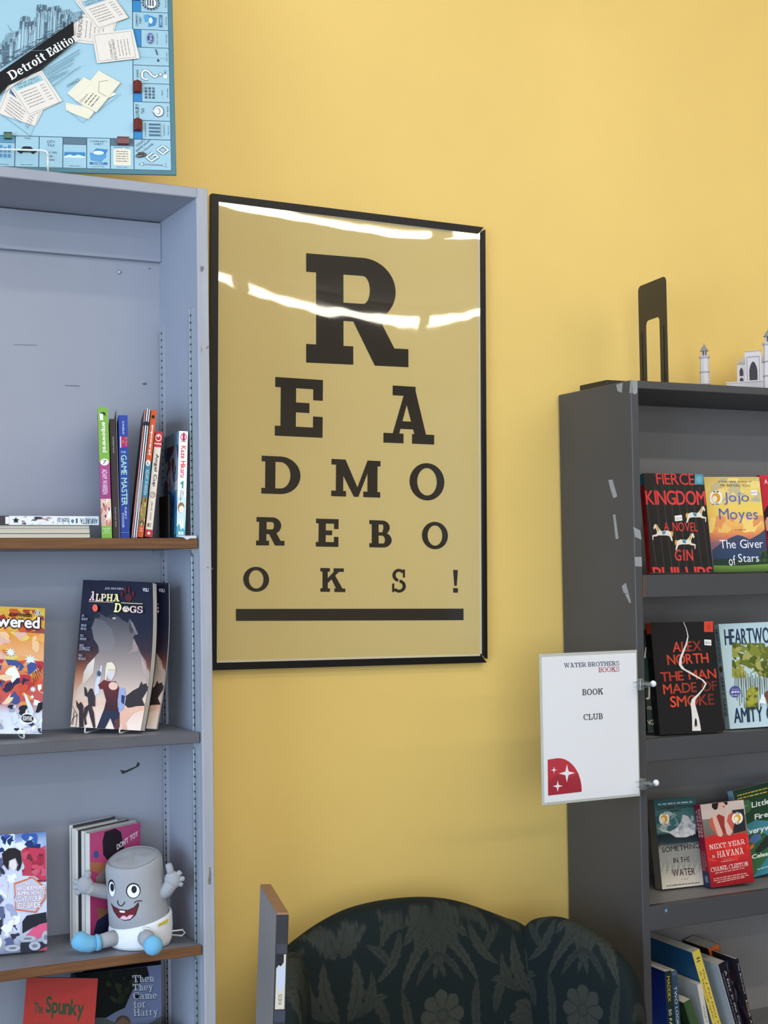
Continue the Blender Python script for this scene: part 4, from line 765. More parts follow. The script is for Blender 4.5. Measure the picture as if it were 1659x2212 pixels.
# ---- left case, third shelf
ZD = lambda z: (z[0]/7.136, 1750+z[1]/7.136)
M, w, h = solve_faced(ZD((-470, 410)), ZD((712, 352)), ZD((-470, 2010)), -.205, S3T+.0058, rad(6), rad(5))
b = Book('light_novel', 'manga-style novel with a white, blue and red cover and a pentagon title panel', w, h, .02, M, (214, 220, 234), (200, 206, 220), (170, 60, 74), (206, 200, 190))
s = b.art('front', affine((-470, 410), (712, 352), (-470, 2010)))
s.stops([(0, (96, 132, 190)), (.15, (206, 216, 236)), (.8, (206, 212, 232)), (1, (120, 128, 150))])
s.patches((-460, 370, 700, 620), 34, [(58, 96, 170), (214, 226, 244), (150, 178, 220), (34, 56, 110), (232, 238, 248)], 85, 31, jag=.6)
s.patches((-460, 620, 300, 1900), 90, [(232, 236, 246), (206, 210, 232), (160, 170, 206), (90, 100, 140), (240, 242, 250), (50, 52, 70)], 80, 32, jag=.6)
s.poly([(320, 600), (380, 560), (590, 575), (700, 540), (706, 1030), (600, 1000), (520, 950), (330, 940), (370, 820), (330, 720)][::-1], (190, 62, 88)); s.patches((330, 560, 700, 1030), 18, [(206, 82, 104), (160, 48, 70), (120, 44, 60), (200, 96, 120)], 60, 33, jag=.5)
s.poly([(20, 640), (120, 570), (220, 565), (310, 610), (330, 760), (300, 860), (230, 700), (130, 740), (120, 870), (40, 780)][::-1], (40, 36, 42)); s.poly([(130, 800), (160, 730), (240, 730), (250, 830), (200, 880)][::-1], (232, 224, 222))
s.poly([(330, 1560), (400, 1480), (700, 1440), (712, 1600), (500, 1640), (330, 1720)][::-1], (38, 40, 50)); s.poly([(360, 1770), (480, 1660), (600, 1600), (712, 1580), (712, 1720), (560, 1800)][::-1], (216, 92, 130)); s.rect(300, 1840, 712, 1985, (44, 48, 60)); s.poly([(560, 1985), (712, 1900), (712, 1985)][::-1], (180, 70, 96))
for cx, cy, rx, ry in ((180, 1910, 120, 45), (410, 1790, 130, 40), (520, 1890, 90, 60), (690, 1780, 60, 90)): s.ell(cx, cy, rx, ry, (176, 182, 196)); s.ell(cx, cy, rx*.5, ry*.4, (120, 126, 142))
pent = [(205, 1040), (490, 960), (700, 1110), (690, 1260), (540, 1450), (225, 1405)]
s.poly(pent[::-1], (214, 112, 72)); s.poly([(222, 1062), (488, 980), (672, 1115), (668, 1250), (530, 1425), (240, 1388)][::-1], (196, 196, 212))
for t_, x0, x1, y0, y1 in (('AN', 385, 450, 1035, 1070), ("ARCHDEMON'S", 245, 690, 1082, 1140), ('DILEMMA: HOW TO', 240, 690, 1155, 1205), ('LOVE YOUR', 225, 640, 1220, 1290), ('ELF BRIDE', 270, 615, 1310, 1380)):
    s.text(t_, (x0, y0), (x1, y0-8), (x0, y1), (150, 84, 140), bold=5.4); s.text(t_, (x0, y0), (x1, y0-8), (x0, y1), (246, 242, 250), bold=1.8)
s.build('cover_print', b.root)
ZT = lambda z: (120+z[0]/5.352, 1740+z[1]/5.352)
PT0 = aY(ZT((405, 1440))[0], ZT((405, 1440))[1], -.213)
yaw = -rad(31)
def toy(i, off, h, t, col, back, lab, lift=0, wd=.128, pages=(214, 210, 204)):
    # volumes stand behind one another; fore-edges towards the room, spines at the far end
    M = Matrix.Translation((PT0.x, PT0.y, S3T+.0006)) @ Matrix.Rotation(-yaw, 4, 'Z') @ Matrix.Translation((.004*math.sin(i*2), off, 0)) @ Matrix.Rotation(0, 4, 'Z')
    # mirror: spine on the far (+x) side -> turn the book round and show its back board
    M = M @ Matrix.Translation((wd, t, 0)) @ Matrix.Rotation(math.pi, 4, 'Z')
    return Book('manga_volume', lab, wd, h, t, M, back, col, col, pages, group='manga volumes standing behind the plush toy')
b = toy(0, 0, .190, .0125, (176, 66, 116), (120, 116, 120), 'bright pink manga standing behind the plush toy')
s = b.art('back', affine((385, 265), (1003, 115), (410, 1440)))
s.stops([(0, (190, 78, 132)), (.5, (192, 70, 122)), (1, (176, 56, 106))])
s.ell(462, 482, 32, 40, (58, 92, 156))
s.poly([(690, 195), (560, 240), (535, 340), (545, 480), (600, 540), (780, 500), (800, 400), (760, 230)][::-1], (44, 34, 44)); s.poly([(392, 560), (560, 565), (640, 540), (560, 700), (392, 650)][::-1], (176, 116, 84))
s.poly([(460, 720), (600, 600), (640, 860), (470, 830)][::-1], (150, 140, 138)); s.poly([(470, 1040), (620, 1060), (560, 1200), (500, 1160)][::-1], (150, 104, 80)); s.poly([(450, 1280), (480, 1180), (640, 1080), (640, 1390), (440, 1340)][::-1], (36, 42, 70))
for t_, TL, TR, BL in (("DON'T TOY", (708, 368), (968, 205), (715, 425)), ('WITH ME.', (762, 468), (962, 392), (768, 520))): s.text(t_, TL, TR, BL, (240, 232, 238), bold=1.8)
s.build('cover_print', b.root)
for i, (off, h, t, col, back, lab) in enumerate(((.013, .192, .0110, (206, 204, 204), (190, 188, 190), 'white-edged manga standing directly behind the pink one'),
                                  (.0245, .194, .0075, (60, 58, 62), (200, 198, 198), 'slim dark-covered manga third in the row behind the plush toy'),
                                  (.0325, .196, .0100, (214, 214, 216), (120, 120, 124), 'white manga fourth in the row behind the plush toy'),
                                  (.043, .200, .0085, (70, 72, 78), (230, 232, 236), 'manga with a black and white cover at the outer end of the row'))):
    b = toy(i+1, off, h, t, col, back, lab, wd=.128 if i < 2 else .106)
    if i == 3:
        s = b.art('back'); s.rect(.0, .02, .3, .45, (46, 48, 54), (90, 94, 100), raw=True); s.rect(.0, .45, .3, 1, (206, 208, 214), raw=True); s.build('cover_print', b.root)

# ---- left case, lowest shelf in view
ZS = lambda z: (z[0]/3.95, 2040+z[1]/3.95)
def hang(name, label, TL, TR, LL, Y, yaw, lean, t, cols, pages, ratio, Z, **kw):
    """only the head of the cover is in the picture: work down from the top corner to the shelf"""
    q = aY(TL[0], TL[1], Y); M0 = faced(q, yaw, lean); n = M0.to_3x3() @ Vector((0, 1, 0)); I = M0.inverted()
    b_ = I @ aP(*TR, q, n); c_ = I @ aP(*LL, q, n); tilt = math.atan2(-c_.x, -c_.z); w = b_.length
    h = (q.z-Z)/math.cos(lean)/math.cos(tilt)
    M = M0 @ Matrix.Rotation(tilt, 4, 'Y') @ Matrix.Translation((0, 0, -h))
    M = Matrix.Translation((0, 0, Z+.001-min((M @ Vector((x, y, 0))).z for x in (0, w) for y in (0, t)))) @ M
    return Book(name, label, w, h, t, M, *cols, pages=pages, **kw)
b = hang('hardcover_novel', 'dark blue-grey hardback with a tree and pale serif title on the lowest shelf', ZS((640, 300)), ZS((1375, 222)), ZS((640, 679)), -.160, -rad(4), rad(4), .022, ((96, 108, 140), (30, 32, 38), (30, 32, 38)), (150, 160, 176), 1.4, S4T, ct=.002, inset=.003)
s = b.art('front', affine((640, 300), (1375, 222), (640, 1380)))
s.stops([(0, (110, 122, 158)), (.35, (120, 132, 166)), (.45, (96, 104, 120)), (1, (60, 66, 70))])
s.poly([(640, 300), (1250, 236), (1270, 300), (1200, 350), (1130, 400), (1090, 470), (1060, 530), (980, 560), (900, 600), (820, 600), (700, 640), (640, 640)][::-1], (24, 28, 28)); s.patches((900, 260, 1180, 520), 20, [(34, 42, 30), (22, 26, 24), (44, 54, 36)], 40, 44)
s.poly([(700, 605), (880, 602), (1000, 640), (1240, 660), (1375, 590), (1375, 760), (640, 760), (640, 640)][::-1], (86, 92, 96))
s.ell(1042, 640, 66, 56, (86, 72, 64)); s.poly([(980, 640), (1040, 596), (1105, 640), (1105, 740), (980, 740)][::-1], (120, 98, 88)); s.poly([(920, 760), (980, 690), (1110, 680), (1200, 760)][::-1], (66, 62, 66))
for i, (t_, x1, y0, y1) in enumerate((('Then', 1308, 300, 350), ('They', 1300, 362, 425), ('Came', 1330, 422, 472), ('for', 1232, 482, 535), ('Harry', 1340, 540, 606))):
    s.text(t_, (1122+i*2, y0), (x1, y0-6), (1128+i*2, y1), (206, 214, 230), 'slab', v=.2, h=.1, shadow=(5, 5, (60, 68, 92)))
s.build('cover_print', b.root)
b = hang('softcover_book', 'red softcover with dark green lettering on the lowest shelf in view', ZS((228, 345)), ZS((835, 372)), ZS((200, 679)), -.232, rad(14), rad(7), .008, ((150, 42, 36), (130, 38, 34), (100, 36, 34)), (190, 188, 184), 1.4, S4T)
s = b.art('front', affine((228, 345), (835, 372), (176, 1100)))
s.stops([(0, (152, 42, 36)), (.42, (164, 48, 40)), (.43, (196, 150, 110)), (1, (160, 120, 90))]); g = (36, 62, 38)
s.text('The', (305, 455), (378, 462), (303, 498), g, bold=1.2); s.text('Spunky', (405, 432), (724, 462), (402, 520), g, bold=3.0); s.text('MONKEYS', (295, 545), (722, 565), (290, 618), g, bold=3.0); s.dashes(290, 632, 712, 672, 20, (90, 50, 40), seed=5)
s.build('cover_print', b.root)
q = aY(364, 2206, -.19); b = Book('softcover_book', 'pale pink book corner peeping over the bottom picture edge', .13, q.z-S4T-.004, .012, Matrix.Translation((q.x-.115, -.225, S4T+.0045)) @ Matrix.Rotation(rad(-6), 4, 'Z') @ Matrix.Rotation(rad(1.5), 4, 'Y'), (226, 160, 150), (214, 150, 142), (206, 140, 132))
b = Book('hardcover_novel', 'black hardback standing behind the blue-grey tree-cover hardback', .14, .272, .012, Matrix.Translation((aY(358, 2100, -.12).x-.148, -.117, S4T+.001)), (22, 22, 26), (20, 20, 24), (20, 20, 24), (120, 120, 120))
# ------------------------------------------------------------------ charcoal case: faced-out novels
ZF = lambda z: (1380+z[0]/5.946, 1010+z[1]/5.946)
def faced_book(name, label, Zf, TL, TR, BL, Y, Zs, yaw, lean, t, cols, pages=PAGES, **kw):
    M, w, h = solve_faced(Zf(TL), Zf(TR), Zf(BL), Y, Zs+.0006, yaw, lean)
    b = Book(name, label, w, h, t, M, *cols, pages=pages, **kw)
    lo = min((M @ Vector((x, y, 0))).z for x in (0, w) for y in (0, t))
    b.root.matrix_world = Matrix.Translation((0, 0, Zs+.0006-lo)) @ M
    return b, affine(TL, TR, BL)
def sticker_seal(s, cx, cy, rx, ry):
    s.ell(cx, cy, rx, ry, (238, 236, 230)); s.ell(cx, cy, rx*.66, ry*.66, (224, 158, 44)); s.ell(cx-rx*.2, cy+ry*.12, rx*.38, ry*.42, (240, 226, 200)); s.dashes(cx-rx*.42, cy-ry*.82, cx+rx*.42, cy-ry*.82, ry*.16, (70, 60, 54)); s.dashes(cx-rx*.5, cy+ry*.82, cx+rx*.5, cy+ry*.82, ry*.14, (110, 96, 80))
b, A = faced_book('novel', 'black and red novel with white carousel horses on its cover', ZF, (58, 95), (825, 95), (165, 1372), -.243, SA[0], rad(9), rad(8), .020, ((38, 36, 36), (186, 44, 50), (40, 36, 36)), group='novels facing out on the charcoal bookcase')
s = b.art('front', A); s.stops([(0, (42, 40, 38)), (1, (34, 33, 33))])
for i in range(8): s.line([(235+95*i-130, 250 if i else 500), (235+95*i, 1350)], 5, (92, 70, 50))
red = (214, 62, 62)
s.text('FIERCE', (212, 88), (700, 92), (230, 238), red); s.text('KINGDOM', (78, 318), (842, 318), (98, 502), red, bold=2.8); s.text('A NOVEL', (312, 725), (742, 730), (322, 842), red, track=.14); s.text('GIN', (452, 1080), (680, 1080), (462, 1222), red, track=.3, bold=1.7); s.text('PHILLIPS', (172, 1302), (940, 1302), (195, 1480), red, bold=2.8)
def horse(ox, oy, k, flip=1):
    f = lambda pts: [(ox+flip*x*k, oy+y*k) for x, y in pts][::flip]
    s.poly(f([(-130, -20), (-150, 10), (-140, 70), (-120, 40), (-105, 0)]), (206, 156, 84))
    s.poly(f([(-110, -5), (-60, -25), (30, -15), (70, -60), (95, -110), (130, -120), (150, -60), (135, -40), (120, -70), (95, -10), (100, 30), (60, 50), (-40, 50), (-90, 60), (-120, 130), (-140, 140), (-125, 60)]), (226, 214, 196))
    s.poly(f([(80, -60), (98, -118), (118, -122), (100, -60), (85, -10), (60, -25)]), (198, 152, 84)); s.poly(f([(-40, -15), (20, -12), (15, 40), (-25, 30)]), (66, 134, 170)); s.poly(f([(60, 45), (100, 30), (165, 50), (160, 120), (148, 118), (148, 70), (95, 62)]), (222, 208, 190))
horse(720, 620, .85); horse(310, 855, .85, -1); horse(580, 970, .85)
s.rect(712, 98, 826, 235, (84, 142, 162)); s.ell(768, 168, 38, 44, (110, 162, 178)); s.poly([(452, 645), (545, 632), (552, 705), (460, 716)], (232, 230, 226)); s.text('$5.00', (470, 668), (540, 660), (474, 698), (120, 120, 130)); s.build('cover_print', b.root)
s = b.art('spine'); s.rect(0, 0, 1, .11, (56, 122, 138), raw=True); vtext(s, 'GIN PHILLIPS', .3, .19, .7, .52, (60, 24, 28)); vtext(s, 'FIERCE KINGDOM', .28, .62, .74, .99, (52, 20, 24)); s.build('spine_print', b.root)
b, A = faced_book('novel', 'novel with a yellow sunset and blue mountain on its cover', ZF, (832, 135), (1545, 135), (958, 1362), -.236, SA[0], rad(9), rad(8), .018, ((226, 190, 110), (70, 110, 170), (60, 70, 90)), group='novels facing out on the charcoal bookcase')
s = b.art('front', A); s.stops([(0, (206, 176, 110)), (.12, (226, 200, 112)), (.36, (236, 202, 100)), (.52, (234, 176, 96)), (.62, (220, 130, 88)), (.70, (140, 104, 120)), (1, (70, 90, 70))])
s.patches((860, 150, 1560, 460), 16, [(196, 180, 140), (236, 208, 128), (178, 172, 150)], 80, 51); s.patches((900, 640, 1640, 860), 14, [(238, 190, 110), (226, 150, 96), (240, 206, 120)], 90, 52)
s.poly([(940, 1080), (1040, 1000), (1160, 930), (1260, 890), (1330, 905), (1420, 950), (1530, 890), (1620, 820), (1665, 800), (1670, 1300), (960, 1300)][::-1], (74, 78, 104), (44, 64, 96)); s.poly([(955, 1200), (1150, 1190), (1400, 1220), (1540, 1200), (1600, 1110), (1670, 1100), (1680, 1290), (960, 1290)][::-1], (40, 62, 52)); s.poly([(960, 1275), (1300, 1285), (1680, 1270), (1680, 1365), (960, 1365)][::-1], (120, 150, 70), (70, 100, 50)); s.patches((1530, 1090, 1670, 1240), 14, [(34, 52, 36), (52, 72, 44), (70, 88, 50)], 34, 53)
bl, wh = (88, 100, 170), (238, 238, 244)
s.text('#1 Bestselling Author of', (1005, 185), (1445, 185), (1008, 212), (112, 92, 60)); s.text('ME BEFORE YOU', (1045, 230), (1425, 236), (1048, 262), (104, 86, 62), track=.16)
s.text('Jojo', (1080, 335), (1405, 335), (1092, 500), bl); s.text('Moyes', (1020, 545), (1515, 550), (1035, 735), bl); s.text('a novel', (1225, 812), (1362, 810), (1228, 834), (110, 86, 60)); s.text('The Giver', (1028, 950), (1580, 950), (1040, 1062), wh); s.text('of', (1140, 1160), (1225, 1150), (1155, 1285), wh); s.text('Stars', (1262, 1135), (1525, 1135), (1272, 1240), wh)
sticker_seal(s, 985, 410, 84, 98); s.poly([(1428, 310), (1512, 308), (1516, 378), (1434, 380)], (236, 234, 228)); s.text('$5.00', (1436, 330), (1500, 328), (1438, 362), (110, 110, 120)); s.build('cover_print', b.root)
b, A = faced_book('novel', 'crimson novel with a dark-haired figure, cut by the picture edge beside the sunset novel', ZF, (1548, 112), (2250, 100), (1690, 1350), -.232, SA[0], rad(9), rad(8), .02, ((196, 48, 66), (150, 30, 50), (80, 30, 40)), group='novels facing out on the charcoal bookcase')
s = b.art('front', A); s.stops([(0, (200, 50, 68)), (1, (186, 40, 58))]); s.text('A', (1608, 168), (1650, 166), (1612, 228), (240, 226, 228)); s.poly([(1600, 600), (1640, 520), (1700, 480), (1800, 480), (1850, 700), (1840, 1340), (1690, 1345), (1640, 820)][::-1], (42, 30, 34)); s.poly([(1620, 720), (1640, 660), (1700, 640), (1700, 840), (1640, 830)][::-1], (206, 160, 140)); s.build('cover_print', b.root)
# second row
ZM = lambda z: (1370+z[0]/5.74, 1330+z[1]/5.74)
b, A = faced_book('novel', 'black novel with orange lettering and a white smoke trail', ZM, (200, 110), (980, 85), (320, 1505), -.252, SB[0], rad(8), rad(8), .022, ((30, 28, 29), (26, 25, 26), (26, 25, 26)), (120, 116, 110), group='novels facing out on the charcoal bookcase')
s = b.art('front', A); s.stops([(0, (30, 28, 29)), (1, (32, 30, 31))]); oc, od = (206, 74, 50), (118, 44, 36)
for t_, TL, TR, BL, c, c2 in (('ALEX', (470, 355), (820, 335), (478, 478), oc, (130, 50, 40)), ('NORTH', (400, 515), (905, 488), (415, 640), (190, 66, 48), oc), ('THE MAN', (320, 735), (1000, 690), (335, 850), (170, 58, 44), (200, 70, 48)), ('MADE OF', (352, 885), (1010, 840), (365, 1008), oc, (110, 42, 36)), ('SMOKE', (438, 1035), (975, 1005), (450, 1170), (226, 84, 54), (110, 42, 36))):
    s.text(t_, TL, TR, BL, c, bold=2.2, col2=c2)
tr = [(605, 95, 6), (640, 180, 8), (662, 280, 12), (640, 380, 22), (600, 480, 26), (570, 560, 30), (565, 640, 36), (600, 690, 40), (690, 740, 44), (770, 790, 36), (840, 830, 26), (880, 880, 22), (850, 940, 18), (790, 1010, 30), (730, 1070, 48), (718, 1130, 56), (735, 1210, 66), (750, 1300, 84), (760, 1400, 100), (765, 1465, 108)]
L = [(x-w_/2, y) for x, y, w_ in tr]; R_ = [(x+w_/2, y) for x, y, w_ in tr]
for i in range(len(tr)-1): s.poly([L[i], L[i+1], R_[i+1], R_[i]], (224, 216, 208)); s.k -= 1
s.k += 1; s.poly([(738, 1400), (742, 1330), (755, 1300), (768, 1340), (772, 1400), (765, 1420), (755, 1390), (748, 1425)][::-1], (40, 36, 36))
s.rect(862, 85, 975, 222, (206, 70, 48)); s.ell(920, 155, 26, 46, (190, 58, 40)); s.poly([(862, 318), (950, 322), (952, 395), (866, 390)], (232, 230, 228)); s.text('$8.00', (872, 340), (940, 346), (874, 378), (110, 110, 120)); s.build('cover_print', b.root)
s = b.art('spine'); s.rect(.1, 0, 1, .10, (206, 72, 50), raw=True); s.build('spine_print', b.root)
b, A = faced_book('novel', 'dark green novel half hidden behind the notice clips and the smoke novel', ZM, (100, 212), (640, 188), (172, 1520), -.222, SB[0], rad(8), rad(8), .016, ((44, 52, 46), (40, 44, 42), (40, 44, 42)), group='novels facing out on the charcoal bookcase')
b.root.location.y += .0
s = b.art('front', A); s.stops([(0, (40, 46, 44)), (.4, (38, 60, 50)), (1, (62, 70, 62))]); s.poly([(140, 430), (150, 440), (140, 580), (122, 570)][::-1], (206, 204, 186)); s.line([(190, 900), (185, 1090), (145, 1090)], 22, (212, 210, 196)); s.text('OVER', (110, 1185), (222, 1188), (112, 1230), (190, 188, 176)); s.text('KING', (90, 1358), (238, 1358), (94, 1420), (214, 212, 200)); s.build('cover_print', b.root)
b, A = faced_book('novel', 'pale blue novel with a mossy green tree on its cover', ZM, (1045, 120), (1860, 75), (1190, 1438), -.240, SB[0], rad(8), rad(8), .020, ((186, 208, 216), (176, 200, 206), (170, 190, 196)), group='novels facing out on the charcoal bookcase')
s = b.art('front', A); s.stops([(0, (182, 206, 214)), (1, (192, 214, 220))]); nv = (38, 56, 84)
s.text('HEARTWOOD', (1112, 188), (1830, 145), (1128, 388), nv, bold=3.3)
s.patches((1210, 360, 1700, 800), 60, [(128, 134, 56), (104, 112, 44), (150, 150, 70), (84, 94, 40), (166, 164, 96)], 60, 61, jag=.6)
for i in range(26): x = 1250+19*i; s.line([(x, 720+(i*37) % 90), (x+((i*53) % 40)-10, 1010+(i*71) % 180)], 7, (86, 84, 50))
s.poly([(1370, 1150), (1390, 960), (1450, 900), (1510, 960), (1520, 1190), (1440, 1220)][::-1], (150, 152, 60)); s.patches((1370, 920, 1530, 1200), 16, [(120, 130, 44), (168, 164, 66), (90, 96, 40)], 34, 62)
s.poly([(1540, 1120), (1560, 1040), (1580, 1000), (1610, 1050), (1625, 1130)][::-1], (236, 240, 240)); s.poly([(1600, 1000), (1640, 960), (1700, 1080), (1700, 1160), (1640, 1120)][::-1], (110, 76, 66))
s.text('AMITY GAIGE', (1225, 1180), (1950, 1140), (1240, 1365), nv, bold=2.8); s.ell(1245, 972, 68, 72, (84, 86, 152)); s.text('READ WITH', (1205, 938), (1285, 936), (1206, 952), (206, 210, 236)); s.text('JENNA', (1196, 968), (1300, 962), (1198, 998), (240, 240, 248), bold=1.1); s.dashes(1200, 1018, 1290, 1016, 12, (190, 194, 226)); s.build('cover_print', b.root)
s = b.art('spine'); vtext(s, 'HEARTWOOD', .25, .05, .75, .37, (34, 50, 70)); s.ell(.5, .43, .35, .03, (100, 104, 60), raw=True); vtext(s, 'AMITY GAIGE', .25, .5, .75, .88, (34, 50, 70)); s.build('spine_print', b.root)
# third row
ZW = lambda z: (1390+z[0]/6.167, 1680+z[1]/6.167)
b, A = faced_book('novel', 'teal and grey novel with a breaking wave on its cover', ZW, (138, 325), (685, 275), (252, 1525), -.170, SCz[0], rad(3), rad(8), .026, ((60, 90, 96), (120, 116, 108), (90, 88, 84)), group='novels facing out on the charcoal bookcase')
s = b.art('front', A); s.stops([(0, (40, 78, 84)), (.2, (70, 110, 112)), (.36, (90, 124, 124)), (.40, (22, 38, 46)), (.50, (44, 60, 66)), (.56, (150, 152, 146)), (.8, (176, 172, 160)), (.92, (206, 196, 180)), (1, (214, 206, 192))])
s.patches((170, 480, 690, 760), 24, [(120, 146, 146), (60, 100, 104), (160, 170, 170), (44, 84, 90)], 60, 71); s.poly([(180, 690), (260, 730), (350, 750), (440, 700), (500, 620), (520, 520), (590, 540), (650, 640), (690, 650), (690, 780), (560, 830), (430, 830), (340, 770), (250, 750)][::-1], (196, 194, 196)); s.patches((420, 620, 690, 820), 12, [(214, 212, 214), (160, 164, 172)], 40, 72)
for i in range(60): x = 225+9*i; s.line([(x, 900+(i*41) % 80), (x+6, 1150+(i*67) % 180)], 4, (206, 204, 198) if i % 2 else (104, 114, 116))
bk_ = (58, 44, 40)
s.dashes(190, 385, 640, 345, 22, (150, 168, 170), seed=3); s.text('CATHERINE STEADMAN', (185, 418), (660, 375), (188, 462), (56, 40, 38)); s.dashes(345, 475, 490, 462, 14, (60, 50, 46), seed=6)
s.text('SOMETHING', (235, 965), (735, 905), (245, 1035), bk_, track=.14); s.text('IN THE', (390, 1105), (605, 1090), (396, 1172), bk_, track=.14); s.text('WATER', (370, 1262), (665, 1240), (385, 1355), (84, 50, 46), track=.14); s.text('a novel', (492, 1385), (582, 1380), (494, 1400), (100, 90, 84)); s.dashes(300, 1480, 740, 1440, 13, (120, 110, 100), seed=8); sticker_seal(s, 268, 580, 68, 84); s.build('cover_print', b.root)
b, A = faced_book('novel', 'red novel with a woman in a red dress on its cover', ZW, (755, 385), (1335, 350), (900, 1475), -.208, SCz[0], rad(10), rad(8), .027, ((176, 40, 46), (150, 34, 58), (120, 30, 44)), group='novels facing out on the charcoal bookcase')
s = b.art('front', A); s.stops([(0, (206, 186, 176)), (.18, (196, 176, 168)), (.181, (120, 124, 110)), (.36, (110, 100, 92)), (.42, (190, 50, 48)), (.7, (186, 40, 44)), (1, (142, 26, 34))])
s.poly([(1180, 480), (1340, 470), (1365, 760), (1200, 790)][::-1], (44, 42, 48)); s.poly([(870, 600), (930, 540), (1010, 600), (1100, 560), (1190, 500), (1220, 620), (1190, 760), (1000, 820), (900, 700)][::-1], (196, 92, 76)); s.poly([(960, 560), (1000, 520), (1080, 560), (1100, 780), (1060, 800), (1000, 640)][::-1], (150, 54, 50))
s.poly([(905, 500), (940, 480), (975, 560), (1060, 780), (1030, 845), (990, 800), (930, 620)][::-1], (214, 174, 158)); s.poly([(1080, 560), (1110, 490), (1135, 520), (1110, 620), (1190, 760), (1150, 815), (1110, 790), (1080, 680)][::-1], (216, 178, 162))
s.poly([(980, 372), (1100, 364), (1100, 440), (1060, 490), (1000, 460)][::-1], (214, 172, 154)); s.poly([(910, 378), (1000, 370), (985, 450), (950, 465), (912, 430)][::-1], (40, 32, 30)); s.poly([(1060, 366), (1118, 362), (1122, 400), (1100, 410)][::-1], (40, 32, 30)); s.ell(1068, 425, 16, 8, (150, 36, 40))
s.poly([(815, 850), (930, 790), (1100, 840), (1300, 790), (1370, 800), (1400, 1100), (860, 1130)][::-1], (202, 44, 44)); s.patches((830, 850, 1400, 1150), 16, [(214, 58, 52), (170, 30, 38), (190, 40, 40)], 60, 81); cr = (240, 226, 216)
s.text('NEXT YEAR', (872, 918), (1345, 870), (882, 980), cr, 'slab', v=.14, h=.07); s.text('in', (912, 1048), (952, 1044), (914, 1088), cr, 'slab', v=.14, h=.07); s.text('HAVANA', (978, 1010), (1330, 980), (984, 1090), cr, 'slab', v=.14, h=.07); s.text('a novel', (1062, 1112), (1172, 1104), (1064, 1126), (226, 180, 170)); s.dashes(1035, 1148, 1205, 1132, 10, (220, 160, 150)); s.text('CHANEL CLEETON', (892, 1215), (1390, 1165), (898, 1272), cr, 'slab', v=.14, h=.07)
for i, (x0, x1, y) in enumerate(((950, 1340, 1292), (930, 1370, 1362), (930, 1395, 1388), (975, 1345, 1412))): s.dashes(x0, y, x1, y-44, 14, (214, 150, 142), seed=20+i)
sticker_seal(s, 1250, 590, 74, 80); s.build('cover_print', b.root)
s = b.art('spine'); s.rect(0, .81, 1, 1, (52, 56, 92), raw=True); vtext(s, 'NEXT YEAR', .54, .05, .84, .40, cr, 'slab', v=.15, h=.08); vtext(s, 'in HAVANA', .14, .07, .42, .40, cr, 'slab', v=.15, h=.08); vtext(s, 'CHANEL', .54, .56, .8, .76, (206, 150, 160), 'slab', v=.15, h=.08); vtext(s, 'CLEETON', .16, .56, .42, .80, (206, 150, 160), 'slab', v=.15, h=.08); s.rect(.3, .86, .7, .94, (130, 134, 160), raw=True); s.build('spine_print', b.root)
b, A = faced_book('novel', 'dark green novel with large white lettering, cut by the picture edge', ZW, (1190, 200), (1960, 150), (1452, 1395), -.170, SCz[0], rad(8), rad(8), .024, ((40, 66, 48), (160, 190, 214), (60, 80, 70)), group='novels facing out on the charcoal bookcase')
s = b.art('front', A); s.stops([(0, (38, 62, 46)), (.4, (44, 74, 52)), (.6, (52, 96, 62)), (1, (60, 110, 70))]); s.poly([(1370, 680), (1500, 640), (1700, 690), (1700, 900), (1560, 800), (1390, 820)][::-1], (70, 132, 146)); s.poly([(1400, 900), (1480, 820), (1560, 840), (1580, 900), (1480, 960)][::-1], (78, 110, 156)); s.poly([(1420, 970), (1470, 950), (1475, 1000), (1425, 1020)][::-1], (206, 110, 52)); s.poly([(1440, 1400), (1700, 1120), (1900, 1200), (1900, 1390)][::-1], (64, 132, 150)); s.poly([(1480, 1050), (1640, 880), (1700, 900), (1700, 1010), (1540, 1090)][::-1], (44, 50, 48))
for t_, x0, x1, y0, y1 in (('Little', 1445, 1690, 395, 468), ('Fires', 1485, 1710, 565, 635), ('Everywhere', 1352, 1900, 740, 840), ('Celeste Ng', 1445, 1900, 1095, 1165)): s.text(t_, (x0, y0), (x1, y0-14), (x0+4, y1), (238, 240, 234), bold=2.2)
s.dashes(1250, 272, 1659, 240, 15, (206, 180, 70), seed=31); s.dashes(1255, 315, 1659, 290, 15, (206, 180, 70), seed=32); s.ell(1372, 438, 70, 92, (72, 112, 76)); s.text('NY', (1345, 415), (1395, 410), (1347, 445), (150, 176, 150)); s.dashes(1515, 1300, 1700, 1284, 13, (190, 214, 210), seed=33); s.build('cover_print', b.root)
s = b.art('spine'); vtext(s, 'Celeste', .3, .06, .75, .2, (40, 60, 80)); s.build('spine_print', b.root)
q = aY(1645, 1706, -.1); b = Book('novel', 'light blue book standing behind the green novel at the picture edge', .14, q.z-SCz[0]+.014, .02, Matrix.Translation((aY(1640, 1706, -.1).x, -.1, SCz[0]+.0006)) @ Matrix.Rotation(-rad(8), 4, 'Z'), (150, 182, 214), (140, 172, 206), (120, 150, 180))
s = b.art('front'); s.rect(.03, .03, .09, .07, (40, 70, 130), raw=True); s.build('cover_print', b.root)
q = aY(1418, 1724, -.14); b = Book('novel', 'grey-spined paperback squeezed between the charcoal side and the wave novel', .11, .205, .018, Matrix.Translation((RXI+.030, -.146, SCz[0]+.0006)) @ Matrix.Rotation(rad(62), 4, 'Z') @ Matrix.Rotation(rad(0), 4, 'X'), (110, 104, 96), (116, 110, 100), (96, 92, 86), (150, 144, 132))

